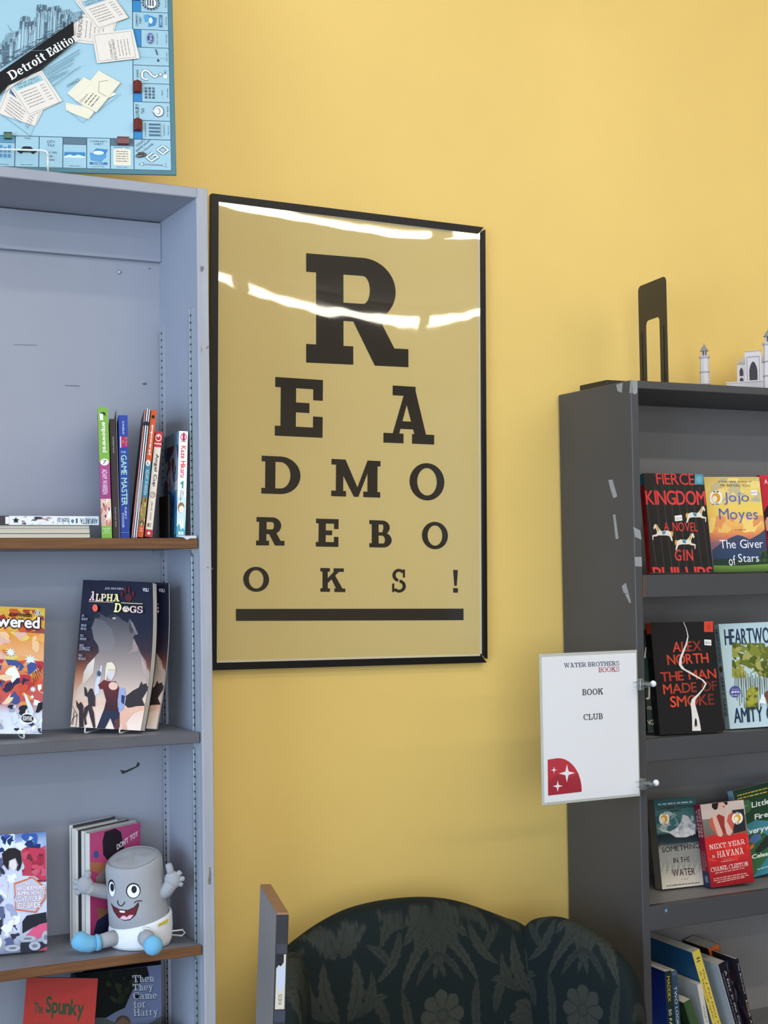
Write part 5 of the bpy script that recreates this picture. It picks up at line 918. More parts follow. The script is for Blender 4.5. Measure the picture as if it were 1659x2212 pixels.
# ---- lowest shelf: leaning spines
ZR = lambda z: (1380+z[0]/5.946, 2020+z[1]/5.946)
def spine_row(name, label, tl, tr, bl, depth, cols, Y=-.24, yaw=2, dz=0, pages=PAGES, **kw):
    """tl, tr, bl: spine corners in the picture, bl somewhere down the left edge; the foot lies below the frame on the shelf"""
    q = aY(*ZR(tr), Y); B = Matrix.Translation(q) @ Matrix.Rotation(-rad(yaw), 4, 'Z'); n = B.to_3x3() @ Vector((0, 1, 0)); I = B.inverted()
    a = I @ aP(*ZR(tl), q, n); c = I @ aP(*ZR(bl), q, n); e = (a-c); tilt = math.atan2(e.x, e.z); t = abs(a.x)*math.cos(tilt)
    h = (q.z-SD[0]-.002)/math.cos(tilt)-(t*abs(math.sin(tilt)) if tilt > 0 else 0)
    M = B @ Matrix.Rotation(tilt, 4, 'Y') @ Matrix.Translation((0, 0, -h)) @ Matrix.Rotation(math.pi/2, 4, 'Z')
    b = Book(name, label, depth, h, t, M, *cols, pages=pages, group='books leaning on the lowest visible shelf of the charcoal case', **kw)
    lo = min((M @ Vector((x, y, 0))).z for x in (0, depth) for y in (0, t)); b.root.matrix_world = Matrix.Translation((0, 0, SD[0]+.001-lo)) @ M
    return b
b = spine_row('softcover_book', 'deep blue softcover with dark green spine at the inner end of the leaning row', (332, 505), (415, 452), (365, 1142), .19, ((60, 80, 70), (34, 50, 44), (34, 54, 130)), pages=(226, 224, 220), Y=-.235)
s = b.art('spine'); vtext(s, 'MADDEX', .28, .055, .72, .33, (206, 176, 84)); vtext(s, '50 FAVORITE', .3, .41, .72, .85, (222, 224, 216)); s.build('spine_print', b.root)
s = b.art('back'); s.stops([(0, (32, 44, 120)), (.5, (40, 64, 156)), (1, (70, 110, 190))]); s.build('cover_print', b.root)
b = spine_row('softcover_book', 'slate blue spine with white capitals, second in the leaning row', (418, 460), (488, 450), (465, 1142), .18, ((60, 78, 96), (52, 74, 100), (50, 70, 90)), Y=-.235)
s = b.art('spine'); vtext(s, 'TWO LOOKS TO HOME', .26, .17, .74, 1.0, (206, 214, 222)); s.rect(.1, .01, .9, .05, (90, 96, 120), raw=True); s.build('spine_print', b.root)
b = spine_row('small_book', 'small olive green spine, shortest in the leaning row', (560, 880), (668, 850), (640, 1142), .12, ((60, 84, 56), (62, 86, 54), (52, 72, 48)), Y=-.236, rounded=.003)
b = spine_row('softcover_book', 'white softcover with plain cream spine in the leaning row', (745, 655), (806, 625), (838, 1142), .17, ((200, 196, 190), (212, 204, 194), (190, 194, 204)), Y=-.226)
s = b.art('spine'); vtext(s, 'WHAT WILL YOU', .28, .30, .72, .99, (120, 112, 108)); s.build('spine_print', b.root)
s = b.art('back'); s.stops([(0, (206, 206, 208)), (1, (186, 194, 208))]); s.build('cover_print', b.root)
b = spine_row('museum_guide', 'yellow-spined museum guide with a blue cover leaning in the row', (668, 268), (780, 206), (880, 1000), .19, ((60, 100, 130), (222, 196, 84), (44, 96, 140)), Y=-.215)
s = b.art('spine'); s.rect(.35, .07, .75, .085, (90, 80, 50), raw=True); s.rect(.3, .1, .7, .112, (90, 80, 50), raw=True); vtext(s, 'The J. Paul Getty Museum', .52, .19, .8, .95, (70, 64, 44)); vtext(s, 'A Photographic Guide', .2, .2, .42, .9, (90, 80, 50)); s.build('spine_print', b.root)
s = b.art('back'); s.stops([(0, (34, 84, 130)), (.5, (64, 120, 160)), (1, (150, 176, 190))]); s.build('cover_print', b.root)
b = spine_row('hardcover_novel', 'white-covered book with wide black spine in the leaning row', (1005, 405), (1110, 362), (1215, 1142), .165, ((36, 32, 40), (30, 27, 36), (216, 222, 222)), Y=-.212)
s = b.art('spine'); vtext(s, 'A Day in the Country', .48, .10, .78, .98, (200, 200, 206), 'sans'); vtext(s, 'Impressionism and the French Landscape', .2, .12, .36, .98, (150, 150, 160)); s.build('spine_print', b.root)
s = b.art('back'); s.stops([(0, (206, 214, 214)), (1, (226, 230, 230))]); s.build('cover_print', b.root)
b = spine_row('hardcover_novel', 'orange-headed spine with brown cover set back behind the museum guide', (880, 200), (1026, 152), (960, 520), .09, ((110, 60, 40), (206, 106, 48), (70, 40, 34)), Y=-.118)
b = spine_row('record_guide', 'slim black spine at the outer end of the leaning row', (1242, 332), (1275, 300), (1425, 1142), .082, ((40, 34, 44), (26, 23, 30), (56, 46, 56)), Y=-.204)
s = b.art('spine'); vtext(s, 'The Illustrated', .3, .05, .7, .42, (214, 210, 206)); vtext(s, 'ROCK ALBUM', .2, .5, .78, .97, (206, 196, 150)); s.build('spine_print', b.root)
s = b.art('back'); s.patches((.3, .05, 1, 1), 16, [(150, 140, 160), (84, 60, 76), (44, 40, 60), (176, 170, 184), (60, 76, 96)], .12, 91, raw=True); s.build('cover_print', b.root)

# ------------------------------------------------------------------ on top of the charcoal case
M_SHEET = mat('black_sheet_metal', (34, 33, 32), .45, .5)
def bookend(P, rz, w, h, label, open_=True):
    r = empty('bookend', M=Matrix.Translation(P) @ Matrix.Rotation(rz, 4, 'Z')); tag(r, label, 'bookend')
    c = .012; ww = w/2
    out = [(-ww, 0), (-ww, h-c)] + [(-ww+c-c*math.cos(t*math.pi/8), h-c+c*math.sin(t*math.pi/8)) for t in range(1, 5)] + [(ww-c+c*math.sin(t*math.pi/8), h-c+c*math.cos(t*math.pi/8)) for t in range(0, 4)] + [(ww, h-c), (ww, 0)]
    iw, ih = ww*.50, h*.655; ci = .010
    inn = [(iw, 0), (iw, ih-ci)] + [(iw-ci+ci*math.cos(t*math.pi/8), ih-ci+ci*math.sin(t*math.pi/8)) for t in range(1, 5)] + [(-iw+ci-ci*math.sin(t*math.pi/8), ih-ci+ci*math.cos(t*math.pi/8)) for t in range(0, 4)] + [(-iw, ih-ci), (-iw, 0)]
    MB().prism(out+inn, -.0008, .0008).build('upright', M_SHEET, r)
    for sx in (-1, 1): MB().box(sx*ww*.78-.001, -.0018, .004, sx*ww*.78+.001, -.0008, h*.56).build('rib', mat('metal_rib', (22, 21, 20), .4), r)
    MB().rbox(-ww, -.001, -.0, ww, .11, .0014, .0005, seg=1).build('foot', M_SHEET, r)
    return r
q = aY(1413, 826, -.15)
bookend((q.x, -.15, RZT+.0006), -rad(99), .125, .236, 'tall black metal bookend with a cut-out standing on the charcoal bookcase')
r = empty('bookend', (1.862, -.115, RZT+.0006)); tag(r, 'flat black bookend lying near the back corner of the charcoal case top', 'bookend')
MB().rbox(-.035, -.05, 0, .035, .05, .014, .0015).build('foot', M_SHEET, r)

# paper model of a domed marble mausoleum with minarets
W_, G_, D_ = (214, 208, 210), (150, 146, 152), (70, 68, 74)
TY = -.125
PLZ = aY(1600, 823, TY).z-RZT; BH = aY(1602, 784, TY).z-RZT-PLZ; PO = aY(1626, 760, TY).z-RZT-PLZ
TC = aY(1628, 826, TY); TB = Matrix.Translation((TC.x, TY, RZT+.0006)) @ Matrix.Rotation(rad(-50), 4, 'Z') @ Matrix.Translation((0, .045, 0))
tj = empty('model_mausoleum', M=TB); tag(tj, 'white paper model of a domed mausoleum with arched portal on the charcoal bookcase', 'model')
MB().box(-.058, -.060, 0, .058, .058, PLZ-.002, W_).box(-.060, -.062, PLZ-.002, .060, .060, PLZ, (226, 220, 220)).build('plinth', MATTE, tj)
def arch(cx, w, z0, h, n=8):
    pts = [(cx-w/2, z0), (cx-w/2, z0+h*.55)]
    for i in range(1, n+1): t = i/n; pts.append((cx-w/2+w/2*t, z0+h*(.55+.45*math.sin(t*math.pi/2)**.8)))
    for i in range(1, n+1): t = 1-i/n; pts.append((cx+w/2-w/2*t, z0+h*(.55+.45*math.sin(t*math.pi/2)**.8)))
    return pts + [(cx+w/2, z0)]
MB().box(-.037, -.040, PLZ, .037, .036, PLZ+BH, W_).box(-.038, -.041, PLZ+BH, .038, .037, PLZ+BH+.0015, G_).build('body', MATTE, tj)
MB().box(-.0185, -.045, PLZ, .0185, -.040, PLZ+PO, (222, 216, 218)).box(-.019, -.0455, PLZ+PO, .019, -.0395, PLZ+PO+.0012, G_).build('portal', MATTE, tj)
MB().prism(arch(0, .018, PLZ+.003, PO*.62), -.0455, -.0448, D_).build('portal_arch', MATTE, tj)
MB().prism([(-.0145, PLZ+.002), (-.0145, PLZ+PO*.84), (.0145, PLZ+PO*.84), (.0145, PLZ+.002), (.0132, PLZ+.002), (.0132, PLZ+PO*.815), (-.0132, PLZ+PO*.815), (-.0132, PLZ+.002)], -.0456, -.0448, (160, 150, 164)).build('portal_band', MATTE, tj)
for cx in (-.0275, .0275):
    for z0, hh_ in ((PLZ+.002, BH*.22), (PLZ+BH*.36, BH*.46)): MB().prism(arch(cx, .0085, z0, hh_), -.0406, -.0398, D_).build('niche', MATTE, tj)
for sx in (-1, 1):
    for sy in (-1, 1): MB().lathe([(.0085, 0), (.0085, .004), (.0098, .0055), (.0085, .010), (.005, .015), (.0006, .018)], W_, n=16, o=(sx*.024, sy*.022, PLZ+BH+.0015)).build('small_dome', MATTE, tj, smooth='auto')
MB().lathe([(.016, 0), (.016, .006), (.0175, .012), (.0165, .020), (.011, .028), (.003, .033), (.0005, .038)], W_, n=24, o=(0, 0, PLZ+BH+.0015)).build('dome', MATTE, tj, smooth='auto')
for cx in (-.036, -.0205, .0205, .036): MB().lathe([(.0009, 0), (.0009, .012), (.0003, .016)], (206, 196, 176), n=8, o=(cx, -.0395, PLZ+BH)).build('pinnacle', MATTE, tj)
def minaret(M_, h, label):
    r = empty('minaret', M=M_); tag(r, label, 'model', 'corner towers of the paper mausoleum')
    n = 8; k = h/.115
    MB().lathe([(.0115*k, 0), (.0112*k, .024*k), (.0102*k, .050*k), (.0094*k, .080*k)], W_, n=n).build('shaft', MATTE, r)
    for z, rr in ((.025, .0118), (.051, .0108)): MB().lathe([(rr*k, (z-.0012)*k), (rr*k, (z+.0012)*k)], G_, n=n).build('band', MATTE, r)
    MB().lathe([(.0094*k, .080*k), (.0118*k, .083*k), (.0118*k, .0855*k), (.0105*k, .0865*k)], (196, 190, 194), n=n).build('balcony', MATTE, r)
    for a in range(6): MB().lathe([(.0011*k, .086*k), (.0011*k, .097*k)], (204, 198, 200), n=6, o=(.0058*k*math.cos(a*1.047), .0058*k*math.sin(a*1.047), 0)).build('column', MATTE, r)
    MB().lathe([(.0040*k, .086*k), (.0040*k, .097*k)], (110, 104, 108), n=8).build('lantern', MATTE, r)
    MB().lathe([(.0092*k, .0968*k), (.0092*k, .0976*k), (.0070*k, .100*k), (.0055*k, .104*k), (.0015*k, .109*k), (.0003*k, .115*k)], (150, 144, 148), n=12).build('cap', MATTE, r)
q = aY(1523, 830, -.095); minaret(Matrix.Translation((q.x, -.095, RZT+.0006)), aY(1522, 741, -.095).z-RZT, 'short paper minaret standing apart from the mausoleum model')
q = aY(1663, 830, -.236); minaret(Matrix.Translation((q.x, -.236, RZT+.0006)), aY(1658, 706, -.236).z-RZT, 'taller paper minaret in front of the mausoleum at the picture edge')
# ------------------------------------------------------------------ board game standing on the blue-grey case
BS, Ba, Bc, Bb = .4995, .0397, .0634, .0082
_yw, _ln = .311, .3575
_e1 = Vector((math.cos(_yw), -math.sin(_yw), 0)); _bk = Vector((math.sin(_yw), math.cos(_yw), 0)); _e2 = Vector((0, 0, 1))*math.cos(_ln)+_bk*math.sin(_ln)
BR = Vector((.8243, -.3316, 2.3119)); _nn = _e1.cross(_e2)     # away from the viewer
_e1, _e2 = (_e1+_e2*.0044).normalized(), (_e2-_e1*.0044).normalized()
BM = Matrix((_e1, _nn*-1 if _nn.y < 0 else _nn, _e2)).transposed().to_4x4(); BM.translation = BR - _e1*BS
gb = empty('game_board', M=BM); tag(gb, 'pale blue game board with a black diagonal banner leaning on top of the bookcase', 'board game')
TEAL, PALE, INK = (84, 122, 132), (156, 192, 208), (44, 52, 66)
MB().rbox(0, 0, 0, BS, .0045, BS, .001, TEAL, seg=1).build('board_panel', MATTE, gb)
def bart(): return Art((0, 0, BS), (BS, 0, 0), (0, 0, -BS), (0, -1, 0), lambda p: (1-p[0]/BS, 1-p[1]/BS), base=.0002, step=.000004)
s = bart(); s.rect(Bb, Bb, BS-Bb, BS-Bb, (52, 74, 92))
lw = .0007; IN = Bb+Bc
def cell(r0, b0, r1, b1, col=PALE): s.rect(r0+lw, b0+lw, r1-lw, b1-lw, col); s.k -= 1
cell(IN, IN, BS-IN, BS-IN, (160, 196, 212)); cell(Bb, Bb, IN, IN); cell(BS-IN, Bb, BS-Bb, IN); cell(Bb, BS-IN, IN, BS-Bb)
for k in range(9): cell(IN+Ba*k, Bb, IN+Ba*(k+1), IN); cell(Bb, IN+Ba*k, IN, IN+Ba*(k+1))
s.k += 1
band = .0145; BLUE, SLATE = (58, 132, 190), (92, 116, 130)
for k, c in ((0, SLATE), (2, SLATE), (5, (96, 150, 176))): s.rect(IN+Ba*k+lw, IN-band, IN+Ba*(k+1)-lw, IN-lw, c); s.rect(IN+Ba*k, IN-band-lw, IN+Ba*(k+1), IN-band, INK)
for k in (0, 2, 5, 7): s.rect(IN-band, IN+Ba*k+lw, IN-lw, IN+Ba*(k+1)-lw, BLUE); s.rect(IN-band-lw, IN+Ba*k, IN-band, IN+Ba*(k+1), INK)
def htext(t, rc, b, w, h, col=INK): s.text(t, (rc+w/2, b+h/2), (rc-w/2, b+h/2), (rc+w/2, b-h/2), col)          # bottom row, reads left to right
def ctext(t, r, bc, w, h, col=INK): s.text(t, (r+h/2, bc-w/2), (r+h/2, bc+w/2), (r-h/2, bc-w/2), col)            # right column, reads upwards
c0 = lambda k: IN+Ba*(k+.5)
# bottom row
s.rect(c0(0)-.0145, .0165, c0(0)+.0145, .05, (222, 216, 200)); s.ell(c0(0), .046, .0135, .006, (222, 216, 200)); s.text("ETHNIC FEST", (c0(0)+.0135, .0545), (c0(0)-.0135, .0545), (c0(0)+.0135, .0515), INK)
for i in range(5): s.dashes(c0(0)+.010, .045-.005*i, c0(0)-.010, .045-.005*i, .0016, (120, 110, 100), seed=i)
htext('PRICE $60', c0(0), .0125, .018, .0022)
htext('COMMUNITY', c0(1), .0645, .030, .0038); htext('CHEST', c0(1), .059, .016, .0038)
s.poly([(c0(1)+.015, .041), (c0(1)+.013, .025), (c0(1)-.004, .022), (c0(1)-.013, .032), (c0(1)-.013, .038)], (90, 150, 196)); s.poly([(c0(1)+.010, .041), (c0(1)+.004, .050), (c0(1)-.016, .048), (c0(1)-.012, .038)], (66, 128, 180)); s.ell(c0(1), .041, .009, .004, (214, 232, 240)); s.rect(c0(1)-.015, .0165, c0(1)+.015, .0215, (60, 112, 158)); htext('CHEST', c0(1), .019, .018, .0028, (220, 232, 240)); htext('FOLLOW CARD', c0(1), .0125, .020, .002)
s.rect(c0(2)-.0175, .0295, c0(2)+.0175, .041, (66, 130, 178)); s.poly([(c0(2)+.0175, .032), (c0(2)+.008, .036), (c0(2)+.002, .033), (c0(2)-.006, .036), (c0(2)-.0175, .032), (c0(2)-.0175, .0295), (c0(2)+.0175, .0295)], (206, 226, 236)); htext('PRICE $60', c0(2), .0125, .018, .002)
htext('CITY', c0(3), .0610, .0135, .0055); htext('TAX', c0(3), .0535, .0125, .0055); htext('PAY 10%', c0(3), .0390, .020, .0034); htext('OR', c0(3), .0310, .0065, .0034); htext('$200', c0(3), .0235, .0120, .004)
htext('TAXI', c0(4), .0670, .011, .0034)
s.poly([(c0(4)+.016, .043), (c0(4)+.016, .038), (c0(4)-.016, .038), (c0(4)-.0165, .043), (c0(4)-.010, .045), (c0(4)-.006, .050), (c0(4)+.006, .050), (c0(4)+.010, .045)], (34, 40, 52)); htext('TAXI', c0(4), .0420, .012, .0042, (200, 222, 234)); [s.ell(c0(4)+x, .038, .003, .003, (34, 40, 52)) for x in (-.010, .010)]; htext('PRICE $200', c0(4), .0125, .02, .002)
for i in range(4): s.rect(c0(5)-.013+.007*i, .026, c0(5)-.008+.007*i, .052-.004*(i % 2), (84, 142, 184))
s.rect(c0(5)-.014, .034, c0(5)+.014, .036, (172, 208, 224)); htext('PRICE $100', c0(5), .0125, .02, .002)
# GO corner
def diag(t, r, b, w, h, col, an=rad(45)):
    ux, uy = -math.cos(an), math.sin(an); dx, dy = math.sin(an)*-1, -math.cos(an)
    s.text(t, (r-ux*w/2-dx*h/2, b-uy*w/2-dy*h/2), (r+ux*w/2-dx*h/2, b+uy*w/2-dy*h/2), (r-ux*w/2+dx*h/2, b-uy*w/2+dy*h/2), col)
diag('COLLECT', .0600, .0640, .022, .0042, INK); diag('$200.00 SALARY', .0550, .0585, .036, .0042, INK); diag('AS YOU PASS', .0490, .0525, .028, .004, INK)
def box_letter(pts, w): 
    s.line(pts, w+.0018, INK); s.line(pts, w, (214, 232, 240))
box_letter([(.0400, .0440), (.0505, .0340), (.0420, .0255), (.0305, .0355), (.0350, .0400), (.0400, .0360)], .0032); box_letter([(.0320, .0500), (.0225, .0590), (.0130, .0500), (.0225, .0410), (.0320, .0500)], .0032)
s.poly([(.0640, .0190), (.0560, .0230), (.0560, .0205), (.0240, .0190), (.0160, .0225), (.0190, .0185), (.0160, .0145), (.0240, .0175), (.0560, .0180), (.0560, .0155)], INK); s.poly([(.0622, .0190), (.0568, .0218), (.0568, .0198), (.0240, .0184), (.0172, .0212), (.0198, .0186), (.0172, .0156), (.0240, .0182), (.0568, .0188), (.0568, .0164)], (214, 232, 240))
# right column
def rail(k, items): pass
for i in range(4): s.rect(IN-.045+.006*0, c0(0)-.013+.0075*i, IN-.026, c0(0)-.009+.0075*i, (84, 108, 128)); 
s.rect(IN-.047, c0(0)-.015, IN-.0455, c0(0)+.015, (150, 160, 170)); s.dashes(IN-.020, c0(0)-.015, IN-.020, c0(0)+.015, .0015, (110, 120, 130)); s.dashes(IN-.052, c0(0)-.012, IN-.052, c0(0)+.012, .0014, (110, 120, 130)); ctext('PRICE $400', Bb+.004, c0(0), .02, .002)
ctext('LUXURY', IN-.0065, c0(1), .0290, .0062); ctext('TAX', IN-.0160, c0(1), .0120, .0055); s.ell(IN-.043, c0(1), .0095, .0125, (60, 70, 84)); s.ell(IN-.043, c0(1), .0082, .0108, (226, 232, 236)); s.ell(IN-.042, c0(1), .0048, .0072, (150, 158, 168)); s.ell(IN-.041, c0(1), .0035, .0055, (214, 224, 230)); s.poly([(IN-.036, c0(1)-.004), (IN-.030, c0(1)), (IN-.036, c0(1)+.004)], (196, 186, 196)); ctext('PAY $75.00', Bb+.0045, c0(1), .022, .0028)
for i in range(4):
    for j in range(3): s.rect(IN-.024-.0065*j, c0(2)-.013+.0066*i, IN-.020-.0065*j, c0(2)-.0085+.0066*i, (96, 112, 128) if (i+j) % 2 else (70, 84, 98))
ctext('Opera', IN-.050, c0(2), .012, .0035); ctext('PRICE $350', Bb+.004, c0(2), .02, .002)
ctext('CHANCE', IN-.0075, c0(3), .0180, .0036)
for w_, c_ in ((.0050, (70, 80, 92)), (.0034, (230, 238, 242))): s.line([(IN-.026, c0(3)-.011), (IN-.019, c0(3)-.011), (IN-.0155, c0(3)-.006), (IN-.016, c0(3)+.004), (IN-.021, c0(3)+.0085), (IN-.027, c0(3)+.006), (IN-.032, c0(3)-.002), (IN-.038, c0(3)-.006), (IN-.042, c0(3)-.002)], w_, c_)
s.ell(IN-.0475, c0(3), .0032, .0036, (70, 80, 92)); s.ell(IN-.0475, c0(3), .0023, .0027, (230, 238, 242)); s.ell(IN-.056, c0(3)-.004, .0035, .0042, (232, 232, 226)); ctext('PL?', IN-.056, c0(3)+.006, .008, .0034)
s.line([(IN-.040, c0(4)+.016), (IN-.043, c0(4)+.003)], .0022, (70, 84, 98)); s.ell(IN-.044, c0(4)-.009, .002, .003, (60, 74, 90)); s.line([(IN-.004, c0(4)-.002), (Bb+.006, c0(4)-.004)], .0004, (130, 156, 170)); ctext('PRICE $200', Bb+.004, c0(4), .02, .002)
s.ell(IN-.031, c0(5), .0068, .0125, (48, 66, 120)); s.ell(IN-.031, c0(5), .0060, .0116, (214, 224, 234)); s.ell(IN-.031, c0(5), .0055, .0110, (54, 74, 132)); ctext('Ford', IN-.031, c0(5), .0150, .0062, (226, 232, 240)); ctext('Motor Company', IN-.043, c0(5), .026, .0026); ctext('PRICE $320', Bb+.004, c0(5), .02, .002)
ctext('COMMUNITY', IN-.0075, c0(6), .028, .0036); ctext('CHEST', IN-.0135, c0(6), .016, .0036); s.poly([(IN-.028, c0(6)-.014), (IN-.040, c0(6)-.010), (IN-.043, c0(6)+.006), (IN-.034, c0(6)+.010), (IN-.029, c0(6)+.012)], (70, 132, 182)); s.poly([(IN-.022, c0(6)-.004), (IN-.030, c0(6)+.002), (IN-.028, c0(6)+.014), (IN-.020, c0(6)+.012)], (90, 156, 204)); s.ell(IN-.032, c0(6), .0035, .007, (206, 226, 238)); s.rect(IN-.0525, c0(6)-.014, IN-.047, c0(6)+.014, (66, 118, 160)); ctext('CHEST', IN-.050, c0(6), .018, .003, (214, 228, 238)); ctext('FOLLOW CARD', Bb+.004, c0(6), .02, .002)
for i in range(16): s.ell(IN-.033+.0145*math.cos(i*.3927), c0(7)+.0145*math.sin(i*.3927), .0017, .0022, (60, 72, 86), n=8)
s.ell(IN-.033, c0(7), .0105, .0125, (60, 72, 86)); s.ell(IN-.033, c0(7), .0095, .0115, (236, 240, 242)); [s.rect(IN-.038+.0045*i, c0(7)-.007, IN-.035+.0045*i, c0(7)+.007, (84, 94, 106)) for i in range(3)]; ctext('PRICE $300', Bb+.004, c0(7), .02, .002)
s.build('board_print', gb, MATTE)
# centre of the board, traced in the picture and laid on the panel
def ctr(p):
    x, y = p; d = (1370-(1362-y)*.022)-x; e = 1362-(1370-x)*.0246-y
    return (1-(d/4560)/BS, 1-(e/3750+8.2e-9*e*e)/BS)
def cart(base=.0002): return Art((0, 0, BS), (BS, 0, 0), (0, 0, -BS), (0, -1, 0), ctr, base=base, step=.000006)
s = cart(.0003); s.step = .0000035
rr = random.Random(5); sky = [(-120, 470), (-60, 410), (0, 330), (25, 280), (60, 270), (100, 270), (125, 250), (130, 150), (175, 140), (205, 150), (215, 200), (250, 165), (260, 60), (285, 40), (330, 60), (330, 110), (360, 65), (420, 60), (445, 95), (500, 90), (540, 110), (600, 105), (560, 200), (300, 370), (0, 550), (-120, 620)]
s.poly(sky[::-1], (146, 180, 196))
def sky_top(x):
    best = 999
    for (x0, y0), (x1, y1) in zip(sky[:22], sky[1:23]):
        if x0 <= x <= x1 and x1 > x0: best = min(best, y0+(y1-y0)*(x-x0)/(x1-x0))
    return best
dk, md, lt = (52, 64, 80), (92, 118, 134), (170, 202, 216)
x = -110
while x < 590:
    w_ = rr.uniform(14, 34); yt = sky_top(x+w_/2); yb = 560-(x+60)*.62
    if yt < 900:
        for lev in range(3):
            y0 = yt+rr.uniform(0, 12)+lev*rr.uniform(26, 46); xx = x+rr.uniform(-8, 8)
            if y0 > yb-12: break
            s.rect(xx, y0, xx+w_, yb, dk); s.rect(xx+1.6, y0+1.6, xx+w_-1.6, yb, (lt, (150, 184, 200), md)[(lev+int(x)) % 3])
            for i in range(int(w_/5)): s.rect(xx+3+5*i, y0+5, xx+4.6+5*i, min(yb-6, y0+rr.uniform(20, 60)), dk)
            s.rect(xx+w_*.68, y0+2, xx+w_-1.6, yb, md)
    x += w_*.62
for i in range(150):
    t = rr.random(); bx = -90+t*590; by = 590-t*372-rr.uniform(0, 46); s.line([(bx, by), (bx+rr.uniform(12, 40), by-rr.uniform(4, 20))], rr.uniform(1.5, 4), (dk, md, lt, dk)[i % 4])
s.poly([(20, 205), (70, 275), (110, 280), (60, 270)], (70, 92, 108))
s.poly([(-160, 690), (0, 582), (545, 190), (560, 350), (300, 575), (60, 690), (0, 760), (-160, 850)][::-1], (26, 26, 30)); s.line([(-150, 660), (550, 178)], 3, (60, 80, 96)); s.line([(0, 770), (580, 360)], 3, (60, 80, 96))
for t_, TL, TR, BL, kw in (('Detroit', (42, 592), (306, 428), (84, 652), {}), ('Edition', (334, 412), (556, 274), (372, 468), {})): s.text(t_, TL, TR, BL, (236, 238, 236), 'slab', v=.24, h=.1)
for i, (x0, y0, x1, y1) in enumerate(((330, 575, 605, 405), (345, 590, 600, 435), (355, 605, 560, 480), (365, 625, 555, 512), (370, 640, 520, 570), (385, 655, 500, 590), (405, 690, 612, 535))): s.dashes(x0, y0, x1, y1, 7, (110, 146, 164), seed=40+i)
s.text('CHANCE', (508, 682), (600, 628), (518, 704), (60, 80, 92)); s.line([(-10, 430), (480, 412)], 1.5, (150, 186, 200))
for i in range(16): s.ell(520+8*i, 880+6.2*i, 3, 3, (70, 110, 124), n=6)
for i in range(30): s.ell(640+10*i, 975-7.6*i, 3.4, 3.4, (70, 110, 124), n=6)
s.build('centre_print', gb, MATTE)
CARD = (224, 216, 208); k_ = 0
def card(pts, items, z):
    s = cart(z); mb = MB(); P = [s.P(p) for p in pts]; n = len(P); th = Vector((0, .0007, 0))
    mb.add(P+[p+th for p in P], [tuple(range(n)), tuple(range(n, 2*n))[::-1]]+[(i, i+n, (i+1) % n+n, (i+1) % n) for i in range(n)], CARD); o = mb.build('deed_card', MATTE, gb)
    a, b_, c_, d_ = [Vector(p) for p in pts]                       # TL, BL, BR, TR
    f = lambda u, v: tuple(a+(d_-a)*u+(b_-a)*v); s.k = 6
    items(s, f); s.build('card_print', o, MATTE)
def deed(title, hc=(150, 190, 206), rot=0):
    def it(s, f):
        s.line([f(.05, .05), f(.95, .05), f(.95, .95), f(.05, .95), f(.05, .05)], 2.2, (90, 84, 84)); s.poly([f(.1, .08), f(.1, .26), f(.9, .26), f(.9, .08)], hc)
        for i, t_ in enumerate(title): s.text(t_, f(.18, .10+.08*i), f(.82, .10+.08*i), f(.18, .155+.08*i), (60, 64, 72))
        for i in range(6): s.dashes(*f(.16, .36+.085*i), *f(.62, .36+.085*i), 6, (140, 132, 130), seed=i); s.dashes(*f(.74, .36+.085*i), *f(.86, .36+.085*i), 6, (140, 132, 130), seed=i+9)
    return it
card([(555, 118), (540, 340), (845, 372), (893, 160)], lambda s, f: (s.line([f(.06, .08), f(.94, .08), f(.94, .92), f(.06, .92), f(.06, .08)], 2.2, (90, 84, 84)), s.text('READING', f(.10, .82), f(.10, .2), f(.2, .82), (60, 60, 66)), [s.dashes(*f(.3+.1*i, .2), *f(.3+.1*i, .8), 6, (140, 132, 130), seed=i) for i in range(5)]), .0022)
card([(556, 25), (742, 250), (982, 148), (830, -70)], deed(('TITLE DEED', 'INDIAN VILLAGE'), (150, 186, 204)), .0032)
card([(697, 282), (742, 512), (1076, 470), (1020, 243)], lambda s, f: (s.line([f(.05, .06), f(.95, .06), f(.95, .94), f(.05, .94), f(.05, .06)], 2.2, (90, 84, 84)), s.text('COMMUNITY', f(.36, .9), f(.36, .3), f(.42, .9), (70, 66, 70)), s.text('DEVELOPMENT', f(.44, .95), f(.44, .25), f(.5, .95), (70, 66, 70)), [s.dashes(*f(.58+.08*i, .85), *f(.58+.08*i, .3), 6, (150, 140, 138), seed=i) for i in range(4)]), .0042)
card([(62, 660), (-20, 895), (280, 995), (340, 860)], deed(('TITLE', 'DEED'), (84, 122, 160)), .0022)
card([(55, 675), (225, 925), (480, 805), (310, 570)], deed(('TITLE DEED', 'THE SECOND CITY'), (156, 196, 206)), .0032)
cream = lambda s, f: s.line([f(.06, .06), f(.94, .06), f(.94, .94), f(.06, .94), f(.06, .06)], 1.2, (206, 200, 180))
CARD = (226, 220, 200)
card([(505, 815), (510, 875), (690, 945), (740, 860)], cream, .0022); card([(515, 745), (660, 855), (900, 750), (640, 618)], cream, .0030)
card([(572, 795), (745, 892), (928, 662), (755, 570)], lambda s, f: (cream(s, f), s.text('Chance', f(.02, .20), f(.30, .20), f(.02, .30), (70, 64, 60)), [s.dashes(*f(.06, .42+.14*i), *f(.40, .42+.14*i), 8, (110, 104, 96), seed=i) for i in range(3)], s.line([f(.5, .9), f(.5, .55), f(.75, .3), f(.9, .55)], 3, (90, 84, 78))), .0040)
